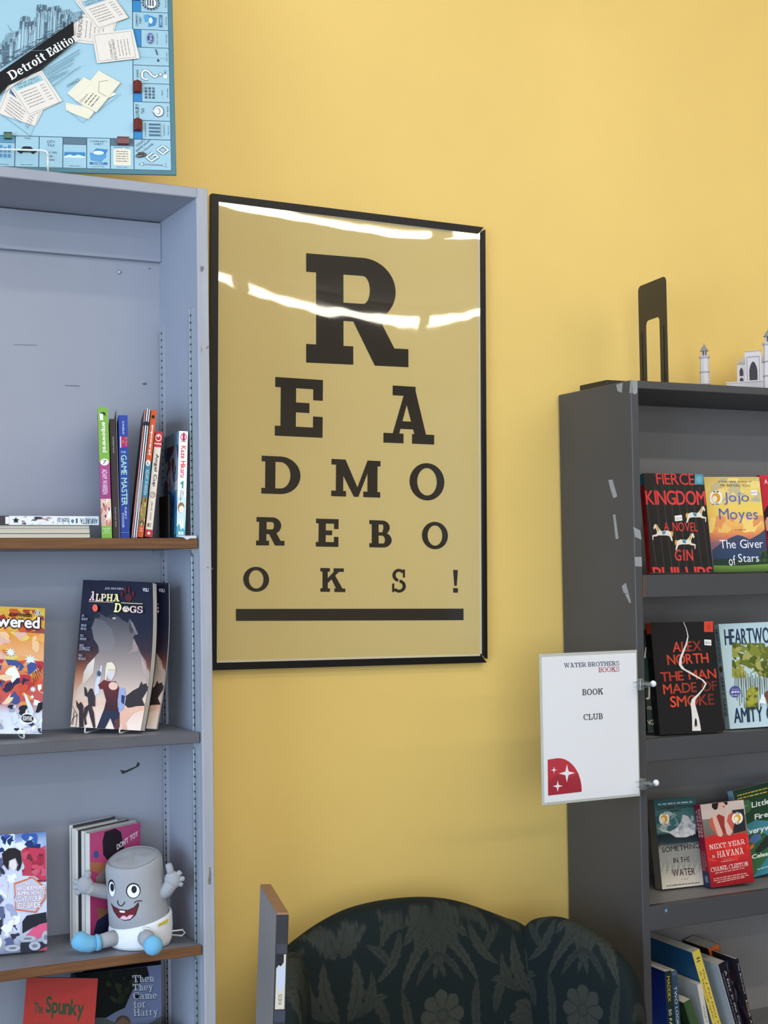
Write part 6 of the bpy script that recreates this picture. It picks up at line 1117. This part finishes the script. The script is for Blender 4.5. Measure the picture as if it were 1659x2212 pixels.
# plastic hotels and a house stuck on the board, and a metal token
def on_board(r, b, d=0): return BM @ Matrix.Translation((BS-r, d, b))
def hotel(M_, L, Wd, Hh, col, name, lab, grp=None):
    r_ = empty(name, M=M_); tag(r_, lab, 'game piece', grp)
    m = mat('red_toy_plastic' if col[0] > 90 else 'green_toy_plastic', col, .35, .5)
    MB().box(-L/2, -Hh*.62, -Wd/2, L/2, -.0006, Wd/2).build('walls', m, r_)
    MB().add([(-L/2-.0008, -Hh*.62, -Wd/2-.0008), (-L/2-.0008, -Hh*.62, Wd/2+.0008), (-L/2-.0008, -Hh, 0), (L/2+.0008, -Hh*.62, -Wd/2-.0008), (L/2+.0008, -Hh*.62, Wd/2+.0008), (L/2+.0008, -Hh, 0)], [(0, 1, 2), (3, 5, 4), (0, 2, 5, 3), (1, 4, 5, 2), (0, 3, 4, 1)], (1, 1, 1)).build('roof', m, r_)
RED = (104, 34, 32)
up = Matrix.Rotation(math.pi/2, 4, 'Y')
for k, dz, lab in ((0, .006, 'red toy hotel on the board just above the GO corner'), (2, .008, 'red toy hotel on the board between the luxury tax and chance squares'), (7, .016, 'red toy hotel on the board cut by the top picture edge')):
    hotel(on_board(IN-band*.5, c0(k)+dz) @ up, .021, .0125, .011, RED, 'toy_hotel', lab, 'toy hotels on the game board')
hotel(on_board(c0(0)-.002, IN-band*.5), .019, .0125, .011, RED, 'toy_hotel', 'red toy hotel on the bottom row of the board beside GO', 'toy hotels on the game board')
hotel(on_board(c0(5)-.008, IN-band*.2), .012, .011, .010, (42, 84, 60), 'toy_house', 'green toy house on the bottom row of the board at the picture edge')
tk = empty('game_token', M=on_board(.0595, .0365)); tag(tk, 'small pewter game token stuck on the GO corner', 'game piece'); M_PEW = mat('pewter', (112, 110, 104), .35, .5, metal=.8)
MB().ball((0, -.003, 0), (.0098, .0026, .0042), n=16, M=Matrix.Rotation(rad(-14), 4, 'Y')).build('hull', M_PEW, tk, smooth=True); MB().box(-.005, -.0075, -.0012, .005, -.003, .0028).build('deck', M_PEW, tk)
# wire easel
es = empty('wire_easel', (.55, -.24, LZT)); tag(es, 'white wire easel holding the game board on the bookcase', 'stand')
q0 = BM @ Vector((BS-.300, -.003, -.001)); e0 = Vector((.55, -.24, LZT))
def loc(v): return (BM @ Vector(v)) - e0
for r_ in (.214, .36):
    MB().tube([loc((BS-r_, -.020, .020)), loc((BS-r_, -.021, .004)), loc((BS-r_, -.014, -.0045)), loc((BS-r_, .012, -.0045)), loc((BS-r_, .009, .25))], .0017, n=8).build('side_wire', M_WIRE, es, smooth=True)
MB().tube([loc((BS-.214, -.020, .020)), loc((BS-.2155, -.020, .0245)), loc((BS-.219, -.020, .0275)), loc((BS-.225, -.020, .0285)), loc((BS-.349, -.020, .0285)), loc((BS-.357, -.020, .0260)), loc((BS-.36, -.020, .020))], .0017, n=8).build('front_wire', M_WIRE, es, smooth=True)
p1 = loc((BS-.214, .009, .2)); p2 = loc((BS-.36, .009, .2))
MB().tube([p1, (p1.x+.02, .10, .003), (p2.x+.02, .115, .003), p2], .0017, n=8).build('rear_prop', M_WIRE, es, smooth=True)

# ------------------------------------------------------------------ plush toy
PK = .0001517
PB = aZ(120+930/5.352, 1740+1560/5.352, S3T); PB = PB + (CAM-PB)*.011; PB.y -= .004
pt = empty('plush_toy', M=Matrix.Translation((PB.x, PB.y, S3T+.0012)) @ Matrix.Rotation(-rad(22), 4, 'Z'))
tag(pt, 'grey marshmallow-shaped plush toy with smiling face, white pants and blue shoes', 'plush toy')
GR, WHT, BLU = (158, 160, 166), (224, 226, 232), (112, 176, 212)
px_ = lambda zx: (zx-930)*PK
pz_ = lambda zy: (1585-zy)*PK*1.01
def bodyR(z): return .0480+.0030*(1-(z-.04)/.11)
def bodyX(z): return .0040-.0085*(z-.045)/.10
prof = [(.0, .030, 0), (.8, .030, 0), (1, .036, 0), (1, .06, 0), (1, .09, 0), (1, .118, .4), (1, .134, .85), (.985, .1405, 1), (.95, .1450, 1), (.90, .1470, 1), (.6, .1485, 1), (.3, .149, 1), (.02, .149, 1)]
mb = MB(); n = 48; vs = []
for f, z, tl in prof:
    for k in range(n):
        a = 2*math.pi*k/n; R_ = bodyR(z)*f; x, y = R_*math.cos(a), R_*math.sin(a)*.96
        wob = .0012*math.sin(3*a+z*60)
        vs.append((x+bodyX(z), y, z+tl*(x*.13+y*.24)+wob*tl))
m = len(prof); mb.add(vs, [(i*n+k, i*n+(k+1) % n, (i+1)*n+(k+1) % n, (i+1)*n+k) for i in range(m-1) for k in range(n)]+[tuple(range(n))[::-1], tuple(range((m-1)*n, m*n))], GR)
mb.build('body', CLOTH, pt, smooth=True)
ringp = [(vs[9*n+k % n][0]*1.0, vs[9*n+k % n][1], vs[9*n+k % n][2]+.0004) for k in range(n+1)]
MB().tube(ringp, .0009, (140, 142, 148), n=6, caps=False).build('top_seam', CLOTH, pt, smooth=True)
MB().tube([(bodyX(z)+bodyR(z)*math.cos(-.35), bodyR(z)*math.sin(-.35)*.96, z) for z in (.05, .08, .11, .125)], .0006, (138, 140, 146), n=6).build('side_seam', CLOTH, pt)
mb = MB(); n = 48; dp = [(.6, .0), (.93, .001), (1.0, .008), (1.02, .022), (1.01, .036), (.985, .0415), (.95, .0425), (.90, .040)]; vs = []
for f, z in dp:
    for k in range(n):
        a = 2*math.pi*k/n; x, y = .0535*f*math.cos(a), .0535*f*math.sin(a)*.97; vs.append((x+.0065, y, z*1.0+(x*.20+y*.12)*min(1, z/.036)+.004*min(1, z/.036)))
m = len(dp); mb.add(vs, [(i*n+k, i*n+(k+1) % n, (i+1)*n+(k+1) % n, (i+1)*n+k) for i in range(m-1) for k in range(n)]+[tuple(range(n))[::-1]], WHT); mb.build('white_pants', CLOTH, pt, smooth=True)
def decal(name, polys, R_of, off=.0007, step=.00012):
    mb = MB()
    for i, (pts, col) in enumerate(polys):
        P = [(px_(a), pz_(b)) for a, b in pts]; x0 = min(p[0] for p in P); x1 = max(p[0] for p in P); ns = max(1, int((x1-x0)/.0025))
        for j in range(ns):
            xa, xb = x0+(x1-x0)*j/ns, x0+(x1-x0)*(j+1)/ns
            def cutx(Q, x, le):
                o = []
                for (ax, ay), (bx, by) in zip(Q, Q[1:]+Q[:1]):
                    ia = ax <= x if le else ax >= x; ib = bx <= x if le else bx >= x
                    if ia: o.append((ax, ay))
                    if ia != ib: t = (x-ax)/(bx-ax); o.append((x, ay+(by-ay)*t))
                return o
            Q = cutx(cutx(P, xa, False) if j else list(P), xb, True) if ns > 1 else P
            if len(Q) < 3: continue
            V3 = []
            for x, z in Q:
                R_ = R_of(z)+off+step*i; dx = x-bodyX(z); dx = max(-R_*.999, min(R_*.999, dx)); V3.append((x, -math.sqrt(R_*R_-dx*dx)*.96, z))
            mb.add(V3, [tuple(range(len(V3)))], col)
    return mb.build(name, MATTE, pt)
el = lambda cx, cy, rx, ry, n=28: [(cx+rx*math.cos(2*math.pi*i/n), cy+ry*math.sin(2*math.pi*i/n)) for i in range(n)]
BK, WH = (36, 36, 44), (236, 238, 246)
decal('eye', [(el(674, 915, 46, 96), BK), (el(678, 925, 38, 82), WH), (el(683, 905, 24, 44), BK)], bodyR)
decal('eye', [(el(922, 928, 80, 84), BK), (el(924, 932, 68, 72), WH), (el(932, 915, 30, 40), BK)], bodyR)
def strip(pts, w):
    L_, R2 = [], []
    for i, p in enumerate(pts):
        a = Vector(pts[max(0, i-1)]); b = Vector(pts[min(len(pts)-1, i+1)]); t = (b-a).normalized(); L_.append((p[0]-t.y*w/2, p[1]+t.x*w/2)); R2.append((p[0]+t.y*w/2, p[1]-t.x*w/2))
    return L_+R2[::-1]
decal('nose', [(strip([(745, 1038), (748, 1072), (766, 1092), (790, 1096), (812, 1078), (828, 1048)], 11), BK)], bodyR)
decal('mouth', [([(660, 1075), (690, 1105), (760, 1132), (860, 1136), (930, 1105), (980, 1052), (984, 1090), (948, 1192), (885, 1246), (820, 1256), (748, 1226), (696, 1166)], BK),
                ([(676, 1098), (700, 1120), (770, 1142), (860, 1146), (935, 1116), (972, 1076), (972, 1096), (940, 1186), (880, 1238), (820, 1248), (752, 1218), (704, 1160)], (104, 30, 38)),
                ([(765, 1146), (828, 1146), (826, 1168), (770, 1166)], WH), ([(770, 1232), (796, 1204), (826, 1198), (848, 1216), (878, 1190), (925, 1190), (888, 1232), (822, 1246)], (226, 176, 196)), (strip([(930, 1058), (958, 1042), (985, 1038), (1018, 1046)], 10), BK)], bodyR)
MB().add([(px_(a), -math.sqrt(max(0, .0572**2-(px_(a)-.0065)**2))*.97, pz_(b)) for a, b in ((1195, 1335), (1295, 1310), (1297, 1275), (1195, 1305))], [(0, 1, 2, 3)], (206, 184, 52)).build('yellow_tab', MATTE, pt)
def limb(pts, rs, col, name, n=14): return MB().tube(pts, rs, col, n=n).build(name, CLOTH, pt, smooth=True)
def arm(A_, sgn):
    pts = [(px_(a), y, pz_(b)) for a, b, y in A_[0]]
    o = MB().tube(pts, [.0125, .0122, .0115, .0115, .0122], GR, n=16); o.build('arm', CLOTH, pt, smooth=True)
    hx, hy, y = A_[1]; c = Vector((px_(hx), y, pz_(hy)))
    hand = MB().ball(c, (.0145, .0095, .0155), GR, n=18)
    for fx, fz, L_, r_ in A_[2]:
        d = Vector((fx, 0, fz)).normalized(); hand.tube([c+d*.008, c+d*(.008+L_*.6), c+d*(.008+L_), c+d*(.0095+L_)], [r_, r_*1.02, r_*.9, r_*.35], GR, n=10)
    hand.build('hand', CLOTH, pt, smooth=True)
arm(([(660, 1022, .010), (570, 990, .002), (490, 960, -.008), (430, 935, -.014), (395, 912, -.018)], (375, 890, -.020), ((.25, 1, .016, .0058), (-1, .45, .012, .0044), (-1, -.15, .012, .0044), (-.75, -.75, .012, .0046))), -1)
arm(([(1190, 1010, -.012), (1240, 1000, -.014), (1280, 975, -.016), (1310, 930, -.018), (1330, 895, -.018)], (1345, 865, -.018), ((-.25, 1, .020, .0062), (.75, .75, .011, .0048), (1, .1, .011, .0046), (.9, -.5, .010, .0044))), 1)
# legs
limb([(px_(720), -.030, pz_(1455)), (px_(640), -.038, pz_(1460)), (px_(555), -.046, pz_(1470))], [.0135, .0125, .0118], GR, 'leg')
sh = MB().tube([(px_(548), -.0466, pz_(1472)), (px_(528), -.048, pz_(1474)), (px_(508), -.049, pz_(1474))], [.0132, .0138, .0136], BLU, n=16); sh.build('sock_cuff', CLOTH, pt, smooth=True)
MB().tube([(px_(520), -.048, pz_(1478)), (px_(450), -.051, pz_(1482)), (px_(380), -.053, pz_(1462)), (px_(325), -.054, pz_(1430)), (px_(290), -.054, pz_(1402)), (px_(275), -.054, pz_(1392))], [.0118, .0140, .0158, .0160, .0120, .004], BLU, n=18).build('shoe', CLOTH, pt, smooth=True)
limb([(px_(1040), -.040, .022), (px_(1075), -.058, .022), (px_(1105), -.070, .020)], [.0150, .0142, .0130], GR, 'leg')
MB().tube([(px_(1000)+.0, -.0545, .0235), (px_(1040), -.0560, .0420), (px_(1100), -.0545, .0400), (px_(1135), -.0510, .022)], .0012, WHT, n=6).build('leg_seam', CLOTH, pt, smooth=True)
MB().tube([(px_(1120), -.070, .0175), (px_(1140), -.078, .0172), (px_(1155), -.087, .0178), (px_(1162), -.094, .0190), (px_(1164), -.0975, .0196)], [.0105, .0150, .0162, .0130, .004], BLU, n=20).build('shoe', CLOTH, pt, smooth=True)
MB().tube([(.050, .004, .018), (.062, .0, .021), (.078, -.002, .022), (.082, -.002, .017), (.076, -.002, .012), (.060, 0, .014), (.050, .004, .016)], .0010, (214, 214, 216), n=6).build('fabric_tag', CLOTH, pt)
MB().add([(.052, .006, .0195), (.079, .004, .0225), (.079, -.008, .0225), (.052, -.006, .0195)], [(0, 1, 2, 3)], (226, 226, 228)).add([(.052, .005, .0150), (.078, .004, .0125), (.078, -.008, .0125), (.052, -.006, .0150)], [(0, 1, 2, 3)], (214, 214, 218)).build('tag_label', CLOTH, pt)

# ------------------------------------------------------------------ upright end panel with a torn sticker
pf, pbk = Vector((.811, -.762, 0)), Vector((.864, -.569, 0)); dr_ = (pbk-pf); pd = dr_.length; rz = -math.atan2(dr_.x, dr_.y)
ep = empty('end_panel', M=Matrix.Translation((.811-.052, -.762, .0)) @ Matrix.Rotation(rz, 4, 'Z') @ Matrix.Rotation(rad(2.6), 4, 'Y'))
tag(ep, 'narrow upright grey board with black front edge and torn sticker, standing by the armchair', 'panel')
EH = 1.148; ET = .0165
MB().box(0, .0015, .001, ET, pd, EH).build('grey_board', mat('grey_board_paint', (128, 124, 122), .6, var=.08, scale=5), ep)
MB().rbox(-.0005, 0, .001, ET+.0005, .0015, EH, .0004, seg=1).build('black_edge', mat('black_edge_paint', (38, 38, 44), .4), ep)
MB().box(.0002, .0002, EH, ET-.0002, pd, EH+.003).build('wood_top_edge', mat('pale_brown_wood', (150, 112, 82), .6, var=.15, scale=30), ep)
A_ = Art((0, 0, EH), (ET, 0, 0), (0, 0, -EH), (0, -1, 0), lambda p: ((p[0]-430)/145, (p[1]-530)/6.87/3203*2.05/EH), base=.0002)
def ez(y): return .0005+ (y-530)/6.87/3203*2.14/EH
A_.rect(.10, ez(1090), .90, ez(1870), (206, 196, 178), raw=True); A_.poly([(.10, ez(1090)), (.10, ez(1290)), (.3, ez(1240)), (.5, ez(1265)), (.72, ez(1200)), (.72, ez(1090))], (36, 36, 42), raw=True); A_.poly([(.16, ez(1300)), (.2, ez(1480)), (.36, ez(1640)), (.6, ez(1620)), (.86, ez(1500)), (.86, ez(1260)), (.6, ez(1240))], (190, 198, 214), raw=True)
A_.text('KIDS', (.36, ez(1800)), (.36, ez(1655)), (.66, ez(1800)), (84, 78, 72), raw=True); A_.rect(.05, ez(940), .95, ez(1075), (66, 66, 74), raw=True); A_.rect(.05, ez(1890), .98, ez(2050), (62, 66, 80), raw=True); A_.build('torn_sticker', ep, MATTE)

# ------------------------------------------------------------------ wing chair in dark green damask
def leaf(X, Z, p, q, w, bend=0., ser=4):
    p = np.array(p); q = np.array(q); d = q-p; L_ = np.hypot(*d); e = d/L_; nn = np.array([-e[1], e[0]])
    t = ((X-p[0])*e[0]+(Z-p[1])*e[1])/L_; dd = (X-p[0])*nn[0]+(Z-p[1])*nn[1]-bend*4*t*(1-t)
    tc = np.clip(t, 0, 1); pr_ = np.sin(np.pi*tc**.75)**.8*(1-.30*((tc*ser) % 1)**1.5)
    ins = (t > 0) & (t < 1) & (np.abs(dd) < w*pr_)
    vein = ins & ((np.abs(dd) < .0011) | (np.abs((np.abs(dd)*1.3-tc*L_*.9) % .016) < .0014))
    return ins, vein, .62+.38*tc
def damask(x, z):
    P = .40; col = np.zeros_like(x); 
    def fold(xx, zz, x0, z0): return np.abs(((xx-x0+.205) % .41)-.205), ((zz-z0) % P)
    def put(ins, vein, g, v):
        col[ins] = v*g[ins]; col[vein] = v*.40
    # main column: crown, ogee, flower
    X, Z = fold(x, z, 0, .59)
    for an, L_, w in ((-90, .10, .016), (-62, .095, .017), (-38, .085, .015), (-14, .065, .013), (16, .05, .011)):
        a = rad(an); put(*leaf(X, Z, (.004, .405-.02), (.004+L_*math.cos(a), .385+L_*math.sin(a)), w, .006), .85)
    put(*leaf(X, Z, (.0, .355), (.085, .245), .011, .012, 7), 1.0); put(*leaf(X, Z, (.082, .255), (.078, .12), .011, -.008, 7), .9)
    put(*leaf(X, Z, (.0, .315), (.052, .255), .008, .006, 5), .7); put(*leaf(X, Z, (0, .31), (.012, .265), .006, 0, 2), 1.)
    r_ = np.hypot(X, Z-.20); th = np.arctan2(Z-.20, X); fl = r_ < .047*(.80+.20*np.abs(np.cos(4*th))); col[fl] = 1.; col[fl & (np.abs(np.sin(4*th)) > .975) & (r_ > .014)] = .5; col[(r_ < .014)] = .6; col[(r_ < .009)] = .9
    for an, L_ in ((-100, .075), (-70, .08), (-40, .07)):
        a = rad(an); put(*leaf(X, Z, (.006, .14), (.006+L_*math.cos(a), .14+L_*math.sin(a)), .014, .005), .85)
    for p_, q_, w_, b_ in (((.03, .07), (.10, .02), .013, .008), ((.10, .09), (.135, .175), .012, -.010), ((.115, .19), (.165, .27), .012, .010), ((.06, .37), (.12, .40), .012, -.008), ((.10, .30), (.15, .345), .010, .006), ((.15, .02), (.19, .09), .013, .010), ((.02, .02), (.0, .08), .010, 0)):
        put(*leaf(X, Z, p_, q_, w_, b_, 5), .8)
    # half-drop column: fans, scrolls, palmette
    X, Z = fold(x, z, .205, .59)
    put(*leaf(X, Z, (.004, .33), (.062, .375), .022, .010, 5), 1.); put(*leaf(X, Z, (.002, .335), (.028, .39), .016, 0, 4), .9)
    put(*leaf(X, Z, (.010, .215), (.030, .325), .016, -.012, 5), 1.); put(*leaf(X, Z, (.026, .22), (.062, .30), .012, -.016, 5), .85)
    put(*leaf(X, Z, (.040, .225), (.095, .25), .012, .010, 4), .8)
    for an, L_ in ((-86, .11), (-58, .10), (-32, .08), (-4, .06), (30, .05)):
        a = rad(an); put(*leaf(X, Z, (.003, .175), (.003+L_*math.cos(a), .175+L_*math.sin(a)), .015, .006), .9)
    put(*leaf(X, Z, (.13, .36), (.070, .275), .011, .012, 6), .95); put(*leaf(X, Z, (.145, .385), (.085, .33), .013, -.014, 5), .85); put(*leaf(X, Z, (.13, .14), (.075, .06), .012, .012, 6), .9)
    g = .5+.5*np.sin(x*900)*.12
    return col
def paint(o, uv):
    me = o.data; c = damask(uv[:, 0], uv[:, 1]); a, b_ = np.array(lin((15, 27, 29))), np.array(lin((54, 57, 51)))
    rgba = np.ones((len(uv), 4), np.float32); rgba[:, :3] = a+(b_-a)*c[:, None]
    if 'Col' in me.attributes: me.attributes.remove(me.attributes['Col'])
    at = me.color_attributes.new('Col', 'FLOAT_COLOR', 'POINT'); at.data.foreach_set('color', rgba.ravel())
def rolled(name, cols, r, parent, zb=.40, nz=260, off=None, uvoff=(0, 0)):
    """cols: list of (point on the face line (x, y), outward-back normal (x, y), top z, arc length u, lean)"""
    vs = []; uv = []
    for (x, y), (nx, ny), zt, u, ln in cols:
        zt2 = max(zt-r, zb+.01); path = 0
        for j in range(nz+1):
            f = j/nz; z = zb+(zt2-zb)*f; k = ln*(z-zb); bul = -.016*math.sin(math.pi*min(1, max(0, (z-zb)/(zt2-zb))))**.5
            vs.append((x+nx*(k+bul), y+ny*(k+bul), z)); uv.append((u, z))
        k = ln*(zt2-zb)
        for j in range(1, 13):
            a = math.pi*j/12; dd = k+r-r*math.cos(a); vs.append((x+nx*dd, y+ny*dd, zt2+r*math.sin(a))); uv.append((u, zt2+r*a*.8))
        for j in range(1, 5):
            z = zt2-(zt2-zb)*j/4; vs.append((x+nx*(k+2*r), y+ny*(k+2*r), z)); uv.append((u, z))
    m = nz+1+12+4; n = len(cols)
    fs = [(i*m+j, (i+1)*m+j, (i+1)*m+j+1, i*m+j+1) for i in range(n-1) for j in range(m-1)] + [tuple(range(m))[::-1], tuple(range((n-1)*m, n*m))]
    me = bpy.data.meshes.new(name); me.from_pydata(vs, [], fs); me.materials.append(FABRIC); me.polygons.foreach_set('use_smooth', [True]*len(fs))
    o = bpy.data.objects.new(name, me); COL.objects.link(o)
    paint(o, np.array(uv)+np.array(uvoff)); 
    for v in me.vertices: v.co -= Vector(CHO)
    o.parent = parent; return o
CX = 1.332; CHO = (CX, -.45, 0)
ch = empty('armchair', CHO); tag(ch, 'wing-back armchair in dark green leafy damask between the two bookcases', 'armchair')
def smoothcurve(P, n):
    P = [Vector(p) for p in P]; out = []
    for i in range(len(P)-1):
        p0, p1, p2, p3 = P[max(0, i-1)], P[i], P[i+1], P[min(len(P)-1, i+2)]
        for k in range(n): t = k/n; out.append(.5*((2*p1)+(p2-p0)*t+(2*p0-5*p1+4*p2-p3)*t*t+(3*p1-p0-3*p2+p3)*t**3))
    return out+[P[-1]]
YB = -.185
top = [aY(x, y, YB) for x, y in ((600, 2078), (611, 2064), (640, 2040), (700, 1998), (760, 1968), (830, 1950), (900, 1942), (960, 1943), (1010, 1953), (1060, 1970), (1100, 1985), (1130, 1996), (1175, 2030), (1200, 2070))]
cur = smoothcurve([(p.x, p.z) for p in top], 36)
rolled('back_cushion', [((p.x, YB-.075), (0, 1), p.y, p.x-CX-.035, .09) for p in cur], .042, ch, uvoff=(0, 0))
A0 = Vector((1.560, -.20, 0)); B0 = Vector((aY(1376, 2200, -.43).x, -.43, 0)); wd = (B0-A0).normalized(); wn = Vector((-wd.y, wd.x, 0))*1.0
if wn.x < 0: wn = -wn
wt = [aP(x, y, A0, wn) for x, y in ((1120, 2012), (1134, 1994), (1160, 1986), (1190, 1985), (1225, 1995), (1260, 2013), (1300, 2042), (1335, 2078), (1355, 2108), (1367, 2145), (1373, 2185), (1375, 2215))]
loc_w = [((p-A0).dot(wd), p.z) for p in wt]; loc_w += [(loc_w[-1][0]+.002, loc_w[-1][1]-.06), (loc_w[-1][0]+.001, .52), (loc_w[-1][0], .45)]
cw = smoothcurve(loc_w, 22)
cw = [p for i, p in enumerate(cw) if i == 0 or p.x > cw[i-1].x+1e-5 or True]
rolled('wing', [((A0+wd*p.x).to_2d(), wn.to_2d(), p.y, .245+p.x*1.1, 0) for p in cw], .022, ch)
A1 = Vector((2*CX-A0.x, A0.y, 0)); wd1 = Vector((-wd.x, wd.y, 0)); wn1 = Vector((-wn.x, wn.y, 0))
lw_ = rolled('wing', [((A1+wd1*p.x).to_2d(), wn1.to_2d(), p.y, -.245-p.x*1.1, 0) for p in cw], .022, ch)
lw_.data.flip_normals()
def plain(mb, name, m=None, smooth=False): return mb.build(name, m or mat('dark_green_damask_plain', (26, 38, 38), .8, .2, var=.35, scale=22), ch, smooth=smooth, M=Matrix.Translation((-CHO[0], -CHO[1], 0)))
plain(MB().rbox(CX-.27, -.80, .30, CX+.27, -.26, .47, .04, seg=3), 'seat_cushion', smooth='auto')
plain(MB().rbox(CX-.33, -.81, .16, CX+.33, -.19, .30, .02, seg=2), 'seat_frame')
for sx in (-1, 1):
    plain(MB().rbox(CX+sx*.335-.05, -.80, .16, CX+sx*.335+.05, -.42, .60, .04, seg=3), 'armrest', smooth='auto')
    for y in (-.77, -.24): plain(MB().tube([(CX+sx*.28, y, .16), (CX+sx*.285, y-.01*(1 if y < -.5 else -1), .08), (CX+sx*.29, y-.02*(1 if y < -.5 else -1), 0)], [.026, .02, .017], n=12), 'leg', mat('dark_stained_leg', (52, 32, 22), .4), smooth=True)
plain(MB().rbox(CX-.30, -.22, .16, CX+.30, -.10, .62, .03, seg=2), 'back_frame', smooth='auto')
